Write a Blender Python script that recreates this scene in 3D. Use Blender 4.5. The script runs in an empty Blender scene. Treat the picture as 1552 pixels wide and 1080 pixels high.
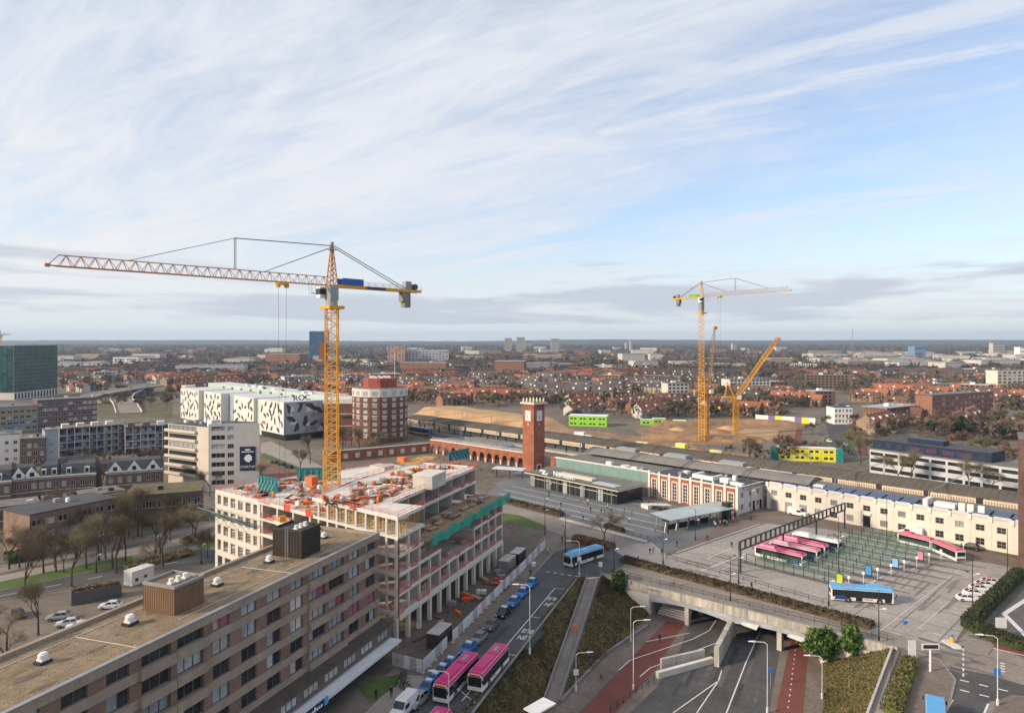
import bpy, math, random
from mathutils import Vector, Matrix, noise
RN = random.Random(11)
sc = bpy.context.scene
COL = sc.collection
H, F = 54.0, 1050.0          # camera height and focal length in photograph pixels (surveyed from bus lengths and roof edges)

# ------------------------------------------------------------------ camera, sky, sun, exposure
cam = bpy.data.cameras.new('camera'); camo = bpy.data.objects.new('camera', cam); COL.objects.link(camo)
camo.location = (0, 0, H); camo.rotation_euler = (math.radians(90), 0, 0)
cam.sensor_width = 36; cam.lens = 36*F/1552; cam.shift_y = -24/1552
cam.clip_start = 1; cam.clip_end = 60000
sc.camera = camo
SUN_EL, SUN_DIR = math.radians(24), Vector((-0.93, -0.37, 0)).normalized()
sc.world = bpy.data.worlds.new('World'); sc.world.use_nodes = True
def world():
    nt = sc.world.node_tree; nt.nodes.clear(); N = nt.nodes.new; L = nt.links.new
    out = N('ShaderNodeOutputWorld'); tc = N('ShaderNodeTexCoord')
    sky = N('ShaderNodeTexSky'); sky.sky_type = 'NISHITA'; sky.sun_disc = False
    sky.sun_elevation = SUN_EL; sky.sun_rotation = math.atan2(SUN_DIR.x, SUN_DIR.y)
    sky.air_density = 1.0; sky.dust_density = 0.6; sky.ozone_density = 3.0
    bg = N('ShaderNodeBackground'); bg.inputs[1].default_value = 0.15; L(sky.outputs[0], bg.inputs[0])
    sep = N('ShaderNodeSeparateXYZ'); L(tc.outputs['Generated'], sep.inputs[0])
    def m(op, a, b=None, c=None, clamp=False):
        n = N('ShaderNodeMath'); n.operation = op; n.use_clamp = clamp
        for i, v in enumerate((a, b, c)):
            if v is None: continue
            if isinstance(v, (int, float)): n.inputs[i].default_value = v
            else: L(v, n.inputs[i])
        return n.outputs[0]
    def ramp(v, a, b):
        n = N('ShaderNodeMapRange'); n.interpolation_type = 'SMOOTHSTEP'; L(v, n.inputs[0])
        n.inputs[1].default_value = a; n.inputs[2].default_value = b; return n.outputs[0]
    dz = m('MAXIMUM', sep.outputs[2], 0.0)
    k = m('DIVIDE', 1.0, m('ADD', dz, 0.12))
    px = m('MULTIPLY', sep.outputs[0], k); py = m('MULTIPLY', sep.outputs[1], k)
    # wind axis of the cirrus on the cloud deck
    ex, ey = 0.815, -0.58
    ax = m('ADD', m('MULTIPLY', px, ex), m('MULTIPLY', py, ey))
    ay = m('ADD', m('MULTIPLY', px, -ey), m('MULTIPLY', py, ex))
    def nz(sx, sy, scale, det, rough, dist=0.0, off=0.0):
        c = N('ShaderNodeCombineXYZ'); L(m('MULTIPLY', ax, sx), c.inputs[0]); L(m('MULTIPLY', ay, sy), c.inputs[1]); c.inputs[2].default_value = off
        t = N('ShaderNodeTexNoise'); t.inputs['Scale'].default_value = scale; t.inputs['Detail'].default_value = det
        t.inputs['Roughness'].default_value = rough; t.inputs['Distortion'].default_value = dist; L(c.outputs[0], t.inputs['Vector']); return t.outputs[0]
    veil = nz(0.45, 0.85, 0.95, 9, 0.62, 0.8, 4.6)
    wisp = nz(0.45, 1.6, 2.6, 11, 0.68, 1.2, 7.7)
    # the veil is thicker towards the sun (west)
    west = m('ADD', m('MULTIPLY', sep.outputs[0], SUN_DIR.x), m('MULTIPLY', sep.outputs[1], SUN_DIR.y))
    cov = m('ADD', m('ADD', m('MULTIPLY', veil, 0.85), m('MULTIPLY', wisp, 0.55)), m('MULTIPLY', west, 0.12))
    mask = m('ADD', m('MULTIPLY', ramp(cov, 0.38, 0.86), 0.74), 0.24)
    # two long contrails
    wig = m('MULTIPLY', m('SUBTRACT', nz(0.5, 0.5, 1.0, 5, 0.6, 0, 1.0), 0.5), 0.22)
    fray = nz(0.6, 3.0, 1.7, 6, 0.7, 0.3, 9.0)
    ayw = m('ADD', ay, wig)
    def trail(c, w, s):
        d = m('ABSOLUTE', m('SUBTRACT', ayw, c))
        t = m('SUBTRACT', 1.0, ramp(d, 0.0, w))
        return m('MULTIPLY', m('MULTIPLY', t, ramp(fray, 0.3, 0.62)), s)
    tr = m('MAXIMUM', m('MAXIMUM', trail(1.90, 0.26, 0.80), trail(2.10, 0.13, 0.9)), trail(3.35, 0.36, 0.85))
    mask = m('MAXIMUM', mask, tr)
    lowfade = ramp(dz, 0.0, 0.07)
    cwhite = N('ShaderNodeMixRGB'); cwhite.inputs[1].default_value = (0.81, 0.83, 0.89, 1); cwhite.inputs[2].default_value = (0.99, 0.94, 0.89, 1)
    L(m('MULTIPLY', ramp(west, -0.5, 0.9), ramp(m('MULTIPLY', dz, -1.0), -0.5, -0.05)), cwhite.inputs[0])
    bgc = N('ShaderNodeBackground'); L(cwhite.outputs[0], bgc.inputs[0]); bgc.inputs[1].default_value = 0.78
    mix1 = N('ShaderNodeMixShader'); L(mask, mix1.inputs[0]); L(bg.outputs[0], mix1.inputs[1]); L(bgc.outputs[0], mix1.inputs[2])
    # low grey stratus banks over the horizon
    el = m('ARCTAN2', dz, 1.0)
    az = m('ARCTAN2', sep.outputs[0], sep.outputs[1])
    c2 = N('ShaderNodeCombineXYZ'); L(m('MULTIPLY', az, 1.5), c2.inputs[0]); L(m('MULTIPLY', el, 17.0), c2.inputs[1])
    t2 = N('ShaderNodeTexNoise'); t2.inputs['Scale'].default_value = 1.7; t2.inputs['Detail'].default_value = 7; t2.inputs['Roughness'].default_value = 0.6
    t2.inputs['Distortion'].default_value = 0.4; c2.inputs[2].default_value = 2.3; L(c2.outputs[0], t2.inputs['Vector'])
    bandw = m('MULTIPLY', ramp(dz, 0.004, 0.03), m('SUBTRACT', 1.0, ramp(dz, 0.05, 0.24)))
    lowm = m('MULTIPLY', ramp(m('MULTIPLY', t2.outputs[0], bandw), 0.41, 0.56), 0.9)
    pale = N('ShaderNodeBackground'); pale.inputs[0].default_value = (0.70, 0.74, 0.77, 1); pale.inputs[1].default_value = 0.9
    mixh = N('ShaderNodeMixShader'); L(m('MULTIPLY', m('SUBTRACT', 1.0, ramp(dz, 0.0, 0.16)), 0.8), mixh.inputs[0]); L(mix1.outputs[0], mixh.inputs[1]); L(pale.outputs[0], mixh.inputs[2])
    grey = N('ShaderNodeBackground'); grey.inputs[0].default_value = (0.46, 0.49, 0.56, 1); grey.inputs[1].default_value = 1.0
    mix2 = N('ShaderNodeMixShader'); L(lowm, mix2.inputs[0]); L(mixh.outputs[0], mix2.inputs[1]); L(grey.outputs[0], mix2.inputs[2])
    L(mix2.outputs[0], out.inputs[0])
world()
sun = bpy.data.lights.new('sun', 'SUN'); suno = bpy.data.objects.new('sun', sun); COL.objects.link(suno)
sun.energy = 3.8; sun.angle = math.radians(7); sun.color = (1.0, 0.83, 0.63)
tos = Vector((SUN_DIR.x*math.cos(SUN_EL), SUN_DIR.y*math.cos(SUN_EL), math.sin(SUN_EL)))
suno.rotation_euler = tos.to_track_quat('Z', 'Y').to_euler(); suno.location = (-200, -80, 150)
sc.view_settings.view_transform = 'Standard'; sc.view_settings.look = 'None'; sc.view_settings.gamma = 1
sc.view_settings.use_curve_mapping = False; sc.view_settings.exposure = 0.40
cy = sc.cycles
cy.use_denoising = True; cy.max_bounces = 6; cy.diffuse_bounces = 3; cy.glossy_bounces = 2; cy.transmission_bounces = 4
cy.transparent_max_bounces = 12; cy.volume_bounces = 0; cy.caustics_reflective = False; cy.caustics_refractive = False

# ------------------------------------------------------------------ helpers
def P(x, y, z=0.0):
    """ground survey: the point at height z seen at photograph pixel (x, y)"""
    d = F*(H-z)/(y-516.0); return Vector(((x-776.0)*d/F, d))
def ang(v): return math.atan2(v[1], v[0])
S = Vector((.695, -.719)); PP = Vector((.719, .695))      # station axes: along the tracks / across them
U = Vector((.3567, .9342)); VR = Vector((.9342, -.3567))  # street axis / to its right
W = Vector((-.78, .626))                                   # front line of the concrete frame building
MATS = {}
def mat(name, col, rough=.75, var=.18, scale=.6, bump=0., metal=0., fine=0., rnd=0., spec=.35, alpha=1., stretch=None, col2=None):
    if name in MATS: return MATS[name]
    m = bpy.data.materials.new(name); m.use_nodes = True; nt = m.node_tree; b = nt.nodes['Principled BSDF']
    b.inputs['Roughness'].default_value = rough; b.inputs['Metallic'].default_value = metal
    b.inputs['Specular IOR Level'].default_value = spec
    if alpha < 1: b.inputs['Alpha'].default_value = alpha
    N = nt.nodes.new; L = nt.links.new
    if var or fine or rnd or col2:
        tc = N('ShaderNodeTexCoord'); vec = tc.outputs['Object']
        if stretch:
            mp = N('ShaderNodeMapping'); mp.inputs['Scale'].default_value = stretch; L(vec, mp.inputs[0]); vec = mp.outputs[0]
        n1 = N('ShaderNodeTexNoise'); n1.inputs['Scale'].default_value = scale; n1.inputs['Detail'].default_value = 6; n1.inputs['Roughness'].default_value = .65; L(vec, n1.inputs['Vector'])
        mr = N('ShaderNodeMapRange'); L(n1.outputs[0], mr.inputs[0]); mr.inputs[1].default_value = .3; mr.inputs[2].default_value = .7
        mx = N('ShaderNodeMixRGB'); L(mr.outputs[0], mx.inputs[0])
        c2 = col2 if col2 else tuple(min(1, c*(1+var)) for c in col)
        c1 = tuple(c*(1-var) for c in col) if not col2 else col
        mx.inputs[1].default_value = (*c1, 1); mx.inputs[2].default_value = (*c2, 1); o = mx.outputs[0]
        if fine:
            n2 = N('ShaderNodeTexNoise'); n2.inputs['Scale'].default_value = scale*14; n2.inputs['Detail'].default_value = 4; L(vec, n2.inputs['Vector'])
            m2 = N('ShaderNodeMapRange'); L(n2.outputs[0], m2.inputs[0]); m2.inputs[1].default_value = .3; m2.inputs[2].default_value = .7; m2.inputs[3].default_value = 1-fine; m2.inputs[4].default_value = 1+fine
            mm = N('ShaderNodeMixRGB'); mm.blend_type = 'MULTIPLY'; mm.inputs[0].default_value = 1; L(o, mm.inputs[1]); L(m2.outputs[0], mm.inputs[2]); o = mm.outputs[0]
        if rnd:
            oi = N('ShaderNodeObjectInfo'); m3 = N('ShaderNodeMapRange'); L(oi.outputs['Random'], m3.inputs[0]); m3.inputs[3].default_value = 1-rnd; m3.inputs[4].default_value = 1+rnd
            mm = N('ShaderNodeMixRGB'); mm.blend_type = 'MULTIPLY'; mm.inputs[0].default_value = 1; L(o, mm.inputs[1]); L(m3.outputs[0], mm.inputs[2]); o = mm.outputs[0]
        L(o, b.inputs['Base Color'])
        if bump:
            bp = N('ShaderNodeBump'); bp.inputs['Strength'].default_value = bump; bp.inputs['Distance'].default_value = .15
            n4 = N('ShaderNodeTexNoise'); n4.inputs['Scale'].default_value = scale*10; n4.inputs['Detail'].default_value = 5; L(vec, n4.inputs['Vector']); L(n4.outputs[0], bp.inputs['Height']); L(bp.outputs[0], b.inputs['Normal'])
    else:
        b.inputs['Base Color'].default_value = (*col, 1)
    MATS[name] = m; return m
def brickmat(name, c1, c2, mortar, bw=.9, bh=.3, rough=.85):
    if name in MATS: return MATS[name]
    m = mat(name, c1, rough, .1); nt = m.node_tree; N = nt.nodes.new; L = nt.links.new; b = nt.nodes['Principled BSDF']
    tc = N('ShaderNodeTexCoord'); sp = N('ShaderNodeSeparateXYZ'); L(tc.outputs['Object'], sp.inputs[0])
    ad = N('ShaderNodeMath'); L(sp.outputs[0], ad.inputs[0]); L(sp.outputs[1], ad.inputs[1]); cb = N('ShaderNodeCombineXYZ'); L(ad.outputs[0], cb.inputs[0]); L(sp.outputs[2], cb.inputs[1])
    br = N('ShaderNodeTexBrick'); br.inputs['Scale'].default_value = 1; br.inputs['Brick Width'].default_value = bw; br.inputs['Row Height'].default_value = bh; br.inputs['Mortar Size'].default_value = .012
    br.inputs['Color1'].default_value = (*c1, 1); br.inputs['Color2'].default_value = (*c2, 1); br.inputs['Mortar'].default_value = (*mortar, 1); L(cb.outputs[0], br.inputs['Vector'])
    nz = N('ShaderNodeTexNoise'); nz.inputs['Scale'].default_value = .35; nz.inputs['Detail'].default_value = 7; L(tc.outputs['Object'], nz.inputs['Vector'])
    mr = N('ShaderNodeMapRange'); L(nz.outputs[0], mr.inputs[0]); mr.inputs[1].default_value = .3; mr.inputs[2].default_value = .7; mr.inputs[3].default_value = .72; mr.inputs[4].default_value = 1.2
    mm = N('ShaderNodeMixRGB'); mm.blend_type = 'MULTIPLY'; mm.inputs[0].default_value = 1; L(br.outputs[0], mm.inputs[1]); L(mr.outputs[0], mm.inputs[2]); L(mm.outputs[0], b.inputs['Base Color'])
    return m
class MB:
    def __init__(s): s.v = []; s.f = []; s.m = []
    def quad(s, pts, m=0):
        n = len(s.v); s.v += [tuple(p) for p in pts]; s.f.append(tuple(range(n, n+len(pts)))); s.m.append(m); return s
    def hexa(s, c, m=0):
        n = len(s.v); s.v += [tuple(p) for p in c]
        for q in ((0,3,2,1),(4,5,6,7),(0,1,5,4),(1,2,6,5),(2,3,7,6),(3,0,4,7)): s.f.append(tuple(n+i for i in q)); s.m.append(m)
        return s
    def box(s, x0, y0, z0, x1, y1, z1, m=0):
        return s.hexa([(x0,y0,z0),(x1,y0,z0),(x1,y1,z0),(x0,y1,z0),(x0,y0,z1),(x1,y0,z1),(x1,y1,z1),(x0,y1,z1)], m)
    def prism(s, poly, z0, z1, m=0, mt=None, bottom=True):
        a = sum(poly[i][0]*poly[(i+1) % len(poly)][1]-poly[(i+1) % len(poly)][0]*poly[i][1] for i in range(len(poly)))
        if a < 0: poly = list(reversed(poly))
        n = len(s.v); k = len(poly)
        s.v += [(p[0], p[1], z0) for p in poly]+[(p[0], p[1], z1) for p in poly]
        for i in range(k): j = (i+1) % k; s.f.append((n+i, n+j, n+k+j, n+k+i)); s.m.append(m)
        s.f.append(tuple(range(n+k, n+2*k))); s.m.append(m if mt is None else mt)
        if bottom: s.f.append(tuple(reversed(range(n, n+k)))); s.m.append(m)
        return s
    def sheet(s, poly, z, m=0):
        a = sum(poly[i][0]*poly[(i+1) % len(poly)][1]-poly[(i+1) % len(poly)][0]*poly[i][1] for i in range(len(poly)))
        if a < 0: poly = list(reversed(poly))
        return s.quad([(p[0], p[1], z) for p in poly], m)
    def bar(s, p, q, w=.1, h=None, m=0):
        p = Vector(p); q = Vector(q); d = q-p
        if d.length < 1e-6: return s
        d.normalize(); up = Vector((0,0,1)) if abs(d.z) < .95 else Vector((1,0,0))
        a = d.cross(up).normalized()*(w/2); b = a.normalized().cross(d)*((h or w)/2)
        return s.hexa([p-a-b, p+a-b, p+a+b, p-a+b, q-a-b, q+a-b, q+a+b, q-a+b], m)
    def tube(s, p, q, r0, r1, n=6, m=0, cap=True):
        p = Vector(p); q = Vector(q); d = (q-p).normalized(); up = Vector((0,0,1)) if abs(d.z) < .95 else Vector((1,0,0))
        a = d.cross(up).normalized(); b = a.cross(d); k = len(s.v)
        for c, r in ((p, r0), (q, r1)):
            for i in range(n): t = 2*math.pi*i/n; s.v.append(tuple(c+(a*math.cos(t)+b*math.sin(t))*r))
        for i in range(n): j = (i+1) % n; s.f.append((k+i, k+n+i, k+n+j, k+j)); s.m.append(m)
        if cap: s.f.append(tuple(range(k, k+n))); s.m.append(m); s.f.append(tuple(range(k+2*n-1, k+n-1, -1))); s.m.append(m)
        return s
    def cyl(s, x, y, r, z0, z1, n=12, m=0): return s.tube((x,y,z0), (x,y,z1), r, r, n, m)
    def add(s, o, mtx=None, dm=0):
        n = len(s.v); s.v += [tuple(mtx @ Vector(p)) for p in o.v] if mtx else o.v
        s.f += [tuple(n+i for i in f) for f in o.f]; s.m += [i+dm for i in o.m]; return s
    def mesh(s, name, mats, smooth=False):
        me = bpy.data.meshes.new(name); me.from_pydata(s.v, [], s.f)
        for m in mats: me.materials.append(m)
        if len(mats) > 1: me.polygons.foreach_set('material_index', s.m)
        if smooth: me.polygons.foreach_set('use_smooth', [True]*len(s.f))
        me.update(); return me
    def build(s, name, mats, parent=None, loc=(0,0,0), rz=0., smooth=False):
        if not isinstance(mats, (list, tuple)): mats = [mats]
        return link(name, s.mesh(name, mats, smooth), parent, loc, rz)
def link(name, me, parent=None, loc=(0,0,0), rz=0., sc_=None):
    o = bpy.data.objects.new(name, me); COL.objects.link(o); o.location = loc if len(loc) == 3 else (*loc, 0); o.rotation_euler = (0,0,rz)
    if sc_: o.scale = sc_ if isinstance(sc_, (tuple, list)) else (sc_,)*3
    if parent: o.parent = parent
    return o
def tag(o, label, cat, group=None, kind=None):
    if label: o['label'] = label
    if cat: o['category'] = cat
    if group: o['group'] = group
    if kind: o['kind'] = kind
    return o
def thing(name, label, cat, loc=(0,0,0), rz=0., group=None): return tag(link(name, None, None, loc, rz), label, cat, group)
def struct(o): o['kind'] = 'structure'; return o
def copy_tree(o, parent=None):
    c = o.copy(); COL.objects.link(c); c.parent = parent
    for ch in o.children: copy_tree(ch, c)
    return c
def face(a, b):
    """facade frame through ground points a,b: x runs a->b; returns origin, angle, length"""
    a = Vector(a); b = Vector(b); return a, ang(b-a), (b-a).length
# common materials
CONC = mat('concrete', (.47,.44,.40), .85, .16, .35, fine=.08)
CONCL = mat('pale_concrete', (.62,.58,.52), .85, .14, .4, fine=.08)
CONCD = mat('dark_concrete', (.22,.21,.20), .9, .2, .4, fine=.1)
WHITE = mat('white_paint', (.72,.72,.70), .6, .08, .5)
OFFW = mat('cream_render', (.66,.60,.52), .8, .10, .25, fine=.04)
GLASS = mat('window_glass', (.022,.027,.032), .14, .5, .8, spec=.45, rnd=.3)
GLASSB = mat('pale_blind_glass', (.30,.34,.35), .25, .3, 1.5, spec=.5, rnd=.3)
CURT = mat('window_curtain', (.42,.40,.38), .6, .3, 2.0, rnd=.3)
CURTP = mat('pink_curtain', (.30,.10,.16), .6, .3, 2.0)
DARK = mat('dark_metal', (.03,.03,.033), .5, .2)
GREYM = mat('grey_metal', (.30,.31,.32), .45, .12, metal=.3)
ORANGE = mat('safety_orange', (.72,.17,.04), .6, .15)
REDB = mat('edge_barrier_red', (.62,.09,.05), .6, .2, 1.5)
YEL = mat('crane_yellow', (.74,.36,.03), .5, .14, .5)
TEALP = mat('formwork_teal', (.02,.22,.23), .6, .2, .7)
BLACK = mat('tyre_black', (.015,.015,.016), .8, 0)
ROOFG = mat('grey_bitumen', (.17,.16,.15), .9, .25, .25, fine=.12)
ROOFD = mat('dark_bitumen', (.07,.072,.078), .85, .25, .3, fine=.12)
BRICK = brickmat('red_brick', (.36,.115,.06), (.27,.085,.045), (.34,.24,.19))
# ------------------------------------------------------------------ ground, roads, underpass
from mathutils.geometry import tessellate_polygon
def xy(v): return (v[0], v[1])
A_ = Vector((14.4, 157.5)); B_ = Vector((21.5, 158.5)); C_ = Vector((66.5, 121.7)); D_ = P(1313, 1080)
BD = (C_-B_).normalized(); NB = Vector((-BD.y, BD.x))          # along the bridge edge / into the tunnel
if NB.y < 0: NB = -NB
E_ = A_-U*95; D2 = D_+Vector((-.58, -.815))*42
PIT = -6.0
GROUND = mat('city_ground', (.15,.128,.10), .95, .35, .02, fine=.25)
outer = [(-30000,-3000),(30000,-3000),(30000,40000),(-30000,40000)]
hole = [xy(E_), xy(D2), xy(D_), xy(C_), xy(B_), xy(A_)]
v3 = [[Vector((*p, 0)) for p in outer], [Vector((*p, 0)) for p in hole]]
tri = tessellate_polygon(v3); flat = outer+hole
g = MB(); g.v = [(*p, 0) for p in flat]; g.f = []; 
for t in tri:
    a, b, c = (Vector(flat[i]) for i in t); cr = (b-a).cross(c-a); g.f.append(tuple(t) if cr > 0 else tuple(reversed(t))); g.m.append(0)
struct(g.build('ground', GROUND))
ASPH = mat('asphalt', (.078,.075,.074), .9, .3, .14, fine=.2)
ASPHL = mat('worn_asphalt', (.24,.205,.175), .9, .22, .10, fine=.16)
SETT = mat('terminal_concrete', (.33,.298,.272), .9, .2, .07, fine=.14)
PAVE = mat('clay_paving', (.17,.135,.112), .9, .25, .15, fine=.2)
PLAZA = mat('plaza_slate', (.15,.155,.16), .85, .16, .12, fine=.10)
PAVEL = mat('pale_paving', (.30,.265,.23), .9, .15, .2, fine=.1)
CYC = mat('red_cycle_asphalt', (.17,.055,.042), .9, .16, .2, fine=.08)
MARK = mat('road_paint', (.62,.62,.60), .7, .18, 2.)
GRASS = mat('lawn', (.075,.115,.026), .95, .25, .4, fine=.3)
SCRUB = mat('scrub_soil', (.13,.10,.055), .95, .3, .3, fine=.3)
SAND = mat('sand', (.42,.27,.14), .95, .2, .10, fine=.16, bump=.4)
EARTH = mat('excavated_earth', (.27,.16,.085), .95, .42, .12, fine=.25, bump=.6)
def road(name, px, z, m, zp=0.0, parent=None):
    return struct(MB().sheet([P(x, y, zp) for x, y in px], zp+z).build(name, m, parent))
def wroad(name, pts, z, m): return struct(MB().sheet([tuple(p) for p in pts], z).build(name, m))
def strip(pts, w, z, mb=None):
    """flat ribbon along world points"""
    mb = mb or MB(); pts = [Vector(p) for p in pts]; L = []; Rr = []
    for i, p in enumerate(pts):
        d = (pts[min(i+1, len(pts)-1)]-pts[max(i-1, 0)]).normalized(); n = Vector((-d.y, d.x))*w/2; L.append(p+n); Rr.append(p-n)
    for i in range(len(pts)-1): mb.quad([(*Rr[i], z), (*Rr[i+1], z), (*L[i+1], z), (*L[i], z)])
    return mb
def line(px, w, parent, zp=0.0, z=.05, dash=None):
    pts = [P(x, y, zp) for x, y in px]
    if dash:
        a, b = pts[0], pts[-1]; d = (b-a); n = int(d.length/(dash[0]+dash[1])); d.normalize()
        for i in range(n+1):
            s0 = a+d*i*(dash[0]+dash[1]); strip([s0, s0+d*dash[0]], w, zp+z).build('road_marking', MARK, parent)
    else: strip(pts, w, zp+z).build('road_marking', MARK, parent)
def kerb(px, h=.13, w=.3, zp=0.0, m=None):
    pts = [P(x, y, zp) for x, y in px]; mb = MB()
    for a, b in zip(pts, pts[1:]): mb.bar((*a, zp+h/2), (*b, zp+h/2), w, h)
    return struct(mb.build('kerb', m or mat('kerb_stone', (.23,.215,.20), .9, .25, .6, fine=.15)))
# street with taxi rank, junction, cross road
st = road('road', [(560,1110),(640,1040),(700,985),(800,880),(838,838),(880,822),(930,833),(955,850),(921,871),(876,876),(760,1022),(715,1080),(690,1112)], .02, ASPH)
road('pavement', [(480,1140),(560,1110),(640,1040),(700,985),(800,880),(838,838),(858,812),(828,800),(800,850),(640,1010),(600,1010),(470,1120)], .012, PAVE)
road('pavement', [(540,1092),(612,1022),(640,1024),(652,1032),(606,1078),(570,1112)], .018, PAVEL)
road('cross_road', [(610,722),(650,712),(762,763),(851,785),(985,820),(1010,838),(955,850),(930,833),(880,822),(858,812),(800,792),(735,768)], .016, ASPHL)
tm = road('bus_terminal', [(930,833),(985,818),(1012,842),(1160,792),(1250,800),(1347,820),(1560,865),(1495,927),(1463,946),(1440,985),(1320,950),(1250,922),(1100,883),(960,851)], .02, SETT)
pz = road('plaza', [(735,752),(762,724),(792,710),(985,756),(1118,786),(1165,770),(1165,791),(1010,838),(985,817),(851,784),(762,762)], .024, PLAZA)
road('pavement', [(1118,781),(1165,768),(1560,850),(1560,866),(1347,821),(1250,801),(1160,793),(1025,840),(1012,838)], .028, PAVE)
jr = road('junction_road', [(930,864),(955,851),(1100,884),(1250,923),(1320,951),(1440,985),(1475,946),(1560,1005),(1560,1125),(1400,1125),(1440,1062),(1448,1030),(1425,1000),(1375,985),(1352,984),(1160,925),(985,893)], .012, ASPHL)
road('pavement', [(1352,984),(1375,984),(1425,1000),(1448,1030),(1440,1062),(1400,1125),(1340,1125)], .03, PAVE)
road('asphalt_patch', [(1440,1010),(1500,1022),(1560,1040),(1560,1062),(1500,1062),(1482,1125),(1420,1125),(1442,1062)], .02, ASPH)
road('cycle_path', [(1500,970),(1560,985),(1560,998),(1510,982)], .026, CYC)
road('pavement', [(1510,1062),(1535,1052),(1560,1055),(1560,1125),(1490,1125)], .034, PAVE)
road('hotel_forecourt', [(1500,945),(1525,915),(1560,880),(1560,975),(1520,960)], .03, mat('dark_paving', (.12,.11,.105), .9, .2, .2, fine=.1))
for a in ([(1560,905),(1522,930)], [(1522,930),(1560,968)]): line(a, .9, tm, z=.05)
# left road and promenade
lr = road('avenue', [(-40,916),(0,910),(305,856),(345,846),(345,832),(305,831),(0,895),(-40,903)], .02, ASPH)
road('lawn', [(-40,903),(0,895),(200,852),(200,842),(0,880),(-40,888)], .016, GRASS)
road('promenade', [(-40,888),(0,881),(330,814),(330,803),(0,872),(-40,880)], .018, PAVEL)
road('lawn', [(300,822),(345,812),(345,826),(300,832)], .022, GRASS)
road('path', [(-40,874),(0,868),(330,797),(330,790),(0,856),(-40,864)], .014, ASPHL)
line([(0,903),(300,845)], .2, lr, dash=(3,5))
road('car_park', [(-40,990),(-40,916),(0,911),(190,878),(300,858),(330,858),(330,900),(120,990)], .01, mat('car_park_gravel', (.17,.14,.11), .95, .3, .12, fine=.2))
road('building_site', [(575,985),(640,1012),(785,890),(828,828),(828,800),(765,790),(700,830)], .008, mat('site_mud', (.115,.095,.075), .9, .4, .08, fine=.2))
road('verge', [(100,604),(160,592),(262,590),(262,634),(150,634)], .012, mat('rough_verge', (.11,.10,.05), .95, .4, .05, fine=.3))
# college side
road('avenue', [(395,672),(410,668),(500,712),(560,735),(540,742),(470,722),(395,685)], .02, PAVEL)
road('lawn', [(400,686),(480,718),(520,735),(510,738),(395,692)], .024, GRASS)
road('car_park', [(395,694),(500,738),(480,760),(395,735)], .018, mat('brick_parking', (.17,.10,.08), .9, .2, .15, fine=.12))
road('lawn', [(762,777),(790,781),(828,797),(828,803),(790,797),(762,789)], .03, GRASS)
kerb([(874,877),(760,1023),(716,1080),(692,1112)], .16, .35); kerb([(640,1040),(700,985),(800,880),(838,838)], .13, .3); kerb([(945,851),(1100,885),(1250,924),(1322,952)], .14, .3); kerb([(1376,984),(1425,1000),(1448,1030),(1440,1062),(1400,1125)], .14, .35); kerb([(1025,838.5),(1160,792),(1250,800),(1347,820.5),(1545,863)], .12, .3); kerb([(-40,903.5),(0,895.5),(305,831.5)], .13, .3); kerb([(-40,915),(0,909.5),(305,855.5)], .13, .3)
for k in range(3):      # three shallow steps along the plaza edge
    a, b = P(853,785)-PP*(.5+k*.9), P(985,820)-PP*(.5+k*.9); d = b-a; struct(MB().box(0,-.45,0,d.length,.45,.42-k*.13).build('plaza_step', CONC if k % 2 else CONCD, None, (*a, .03), ang(d)))
# plaza bands
BAND = mat('pale_granite_band', (.30,.33,.35), .8, .15, .3)
for o, t0, t1 in ((P(775,736), 0, 62), (P(775,744), -4, 66), (P(775,752), -6, 64), (P(775,759), -6, 50), (P(792,728), 2, 62)):
    strip([o+S*t0, o+S*t1], .8, .034).build('paving_band', BAND, pz)
# lane lines
line([(700,1062),(771,974),(841,891)], .18, st); line([(840.5,891),(861,893)], .15, st); line([(804,934),(824,937)], .15, st); line([(771,991),(782,993)], .15, st)
line([(690,1040),(720,1065)], .15, st); line([(828,866),(872,873)], .3, st, dash=(.9,.9))
line([(1025,837),(1151,794)], .25, tm); line([(1062,865),(1135,837)], .3, tm); line([(1071,847),(1110,830)], .2, tm); line([(1095,862),(1108,857)], .2, tm)
line([(1315,886),(1378,850)], .28, tm); line([(1378,850),(1402,835)], .25, tm, dash=(2.5,2.5)); line([(1335,955),(1455,862)], .12, tm); line([(1395,950),(1440,910)], .12, tm)
for k in range(5): line([(1436+5*k-(k*1), 931-5.2*k),(1462+4.5*k, 937-5.4*k)], .14, tm)
line([(1460,1025),(1460,984)], .25, jr, dash=(1.2,1)); line([(1390,950),(1440,968)], .3, jr, dash=(1.4,1.6)); line([(1455,1030),(1540,1050)], .35, jr, dash=(1.2,1.3)); line([(1455,1045),(1500,1056)], .35, jr, dash=(1.2,1.3))
line([(1430,1080),(1444,1060)], .3, jr); line([(1490,1085),(1498,1066)], .3, jr); line([(1505,982),(1552,993)], .3, jr)
for k in range(4): line([(1516,1004+4*k),(1523,1006+4*k)], .5, jr)
JOINT = mat('joint_tar', (.10,.095,.09), .9, .2)
for k in range(7): strip([P(1300,935)+PP*(k*8.5-2)-S*6, P(1300,935)+PP*(k*8.5-2)+S*(26-k*1.5)], .14, .045).build('joint', JOINT, tm)
for k in range(5): strip([P(1290,935)+S*(k*7.5)+PP*0, P(1290,935)+S*(k*7.5)+PP*(44-k*3)], .12, .046).build('joint', JOINT, tm)
for k in range(4): strip([P(985,845)+PP*(k*5.5)+S*2, P(985,845)+PP*(k*5.5)+S*26], .12, .046).build('joint', JOINT, tm)
PIER = mat('bay_paving', (.13,.115,.11), .9, .2, .2, fine=.1)
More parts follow.
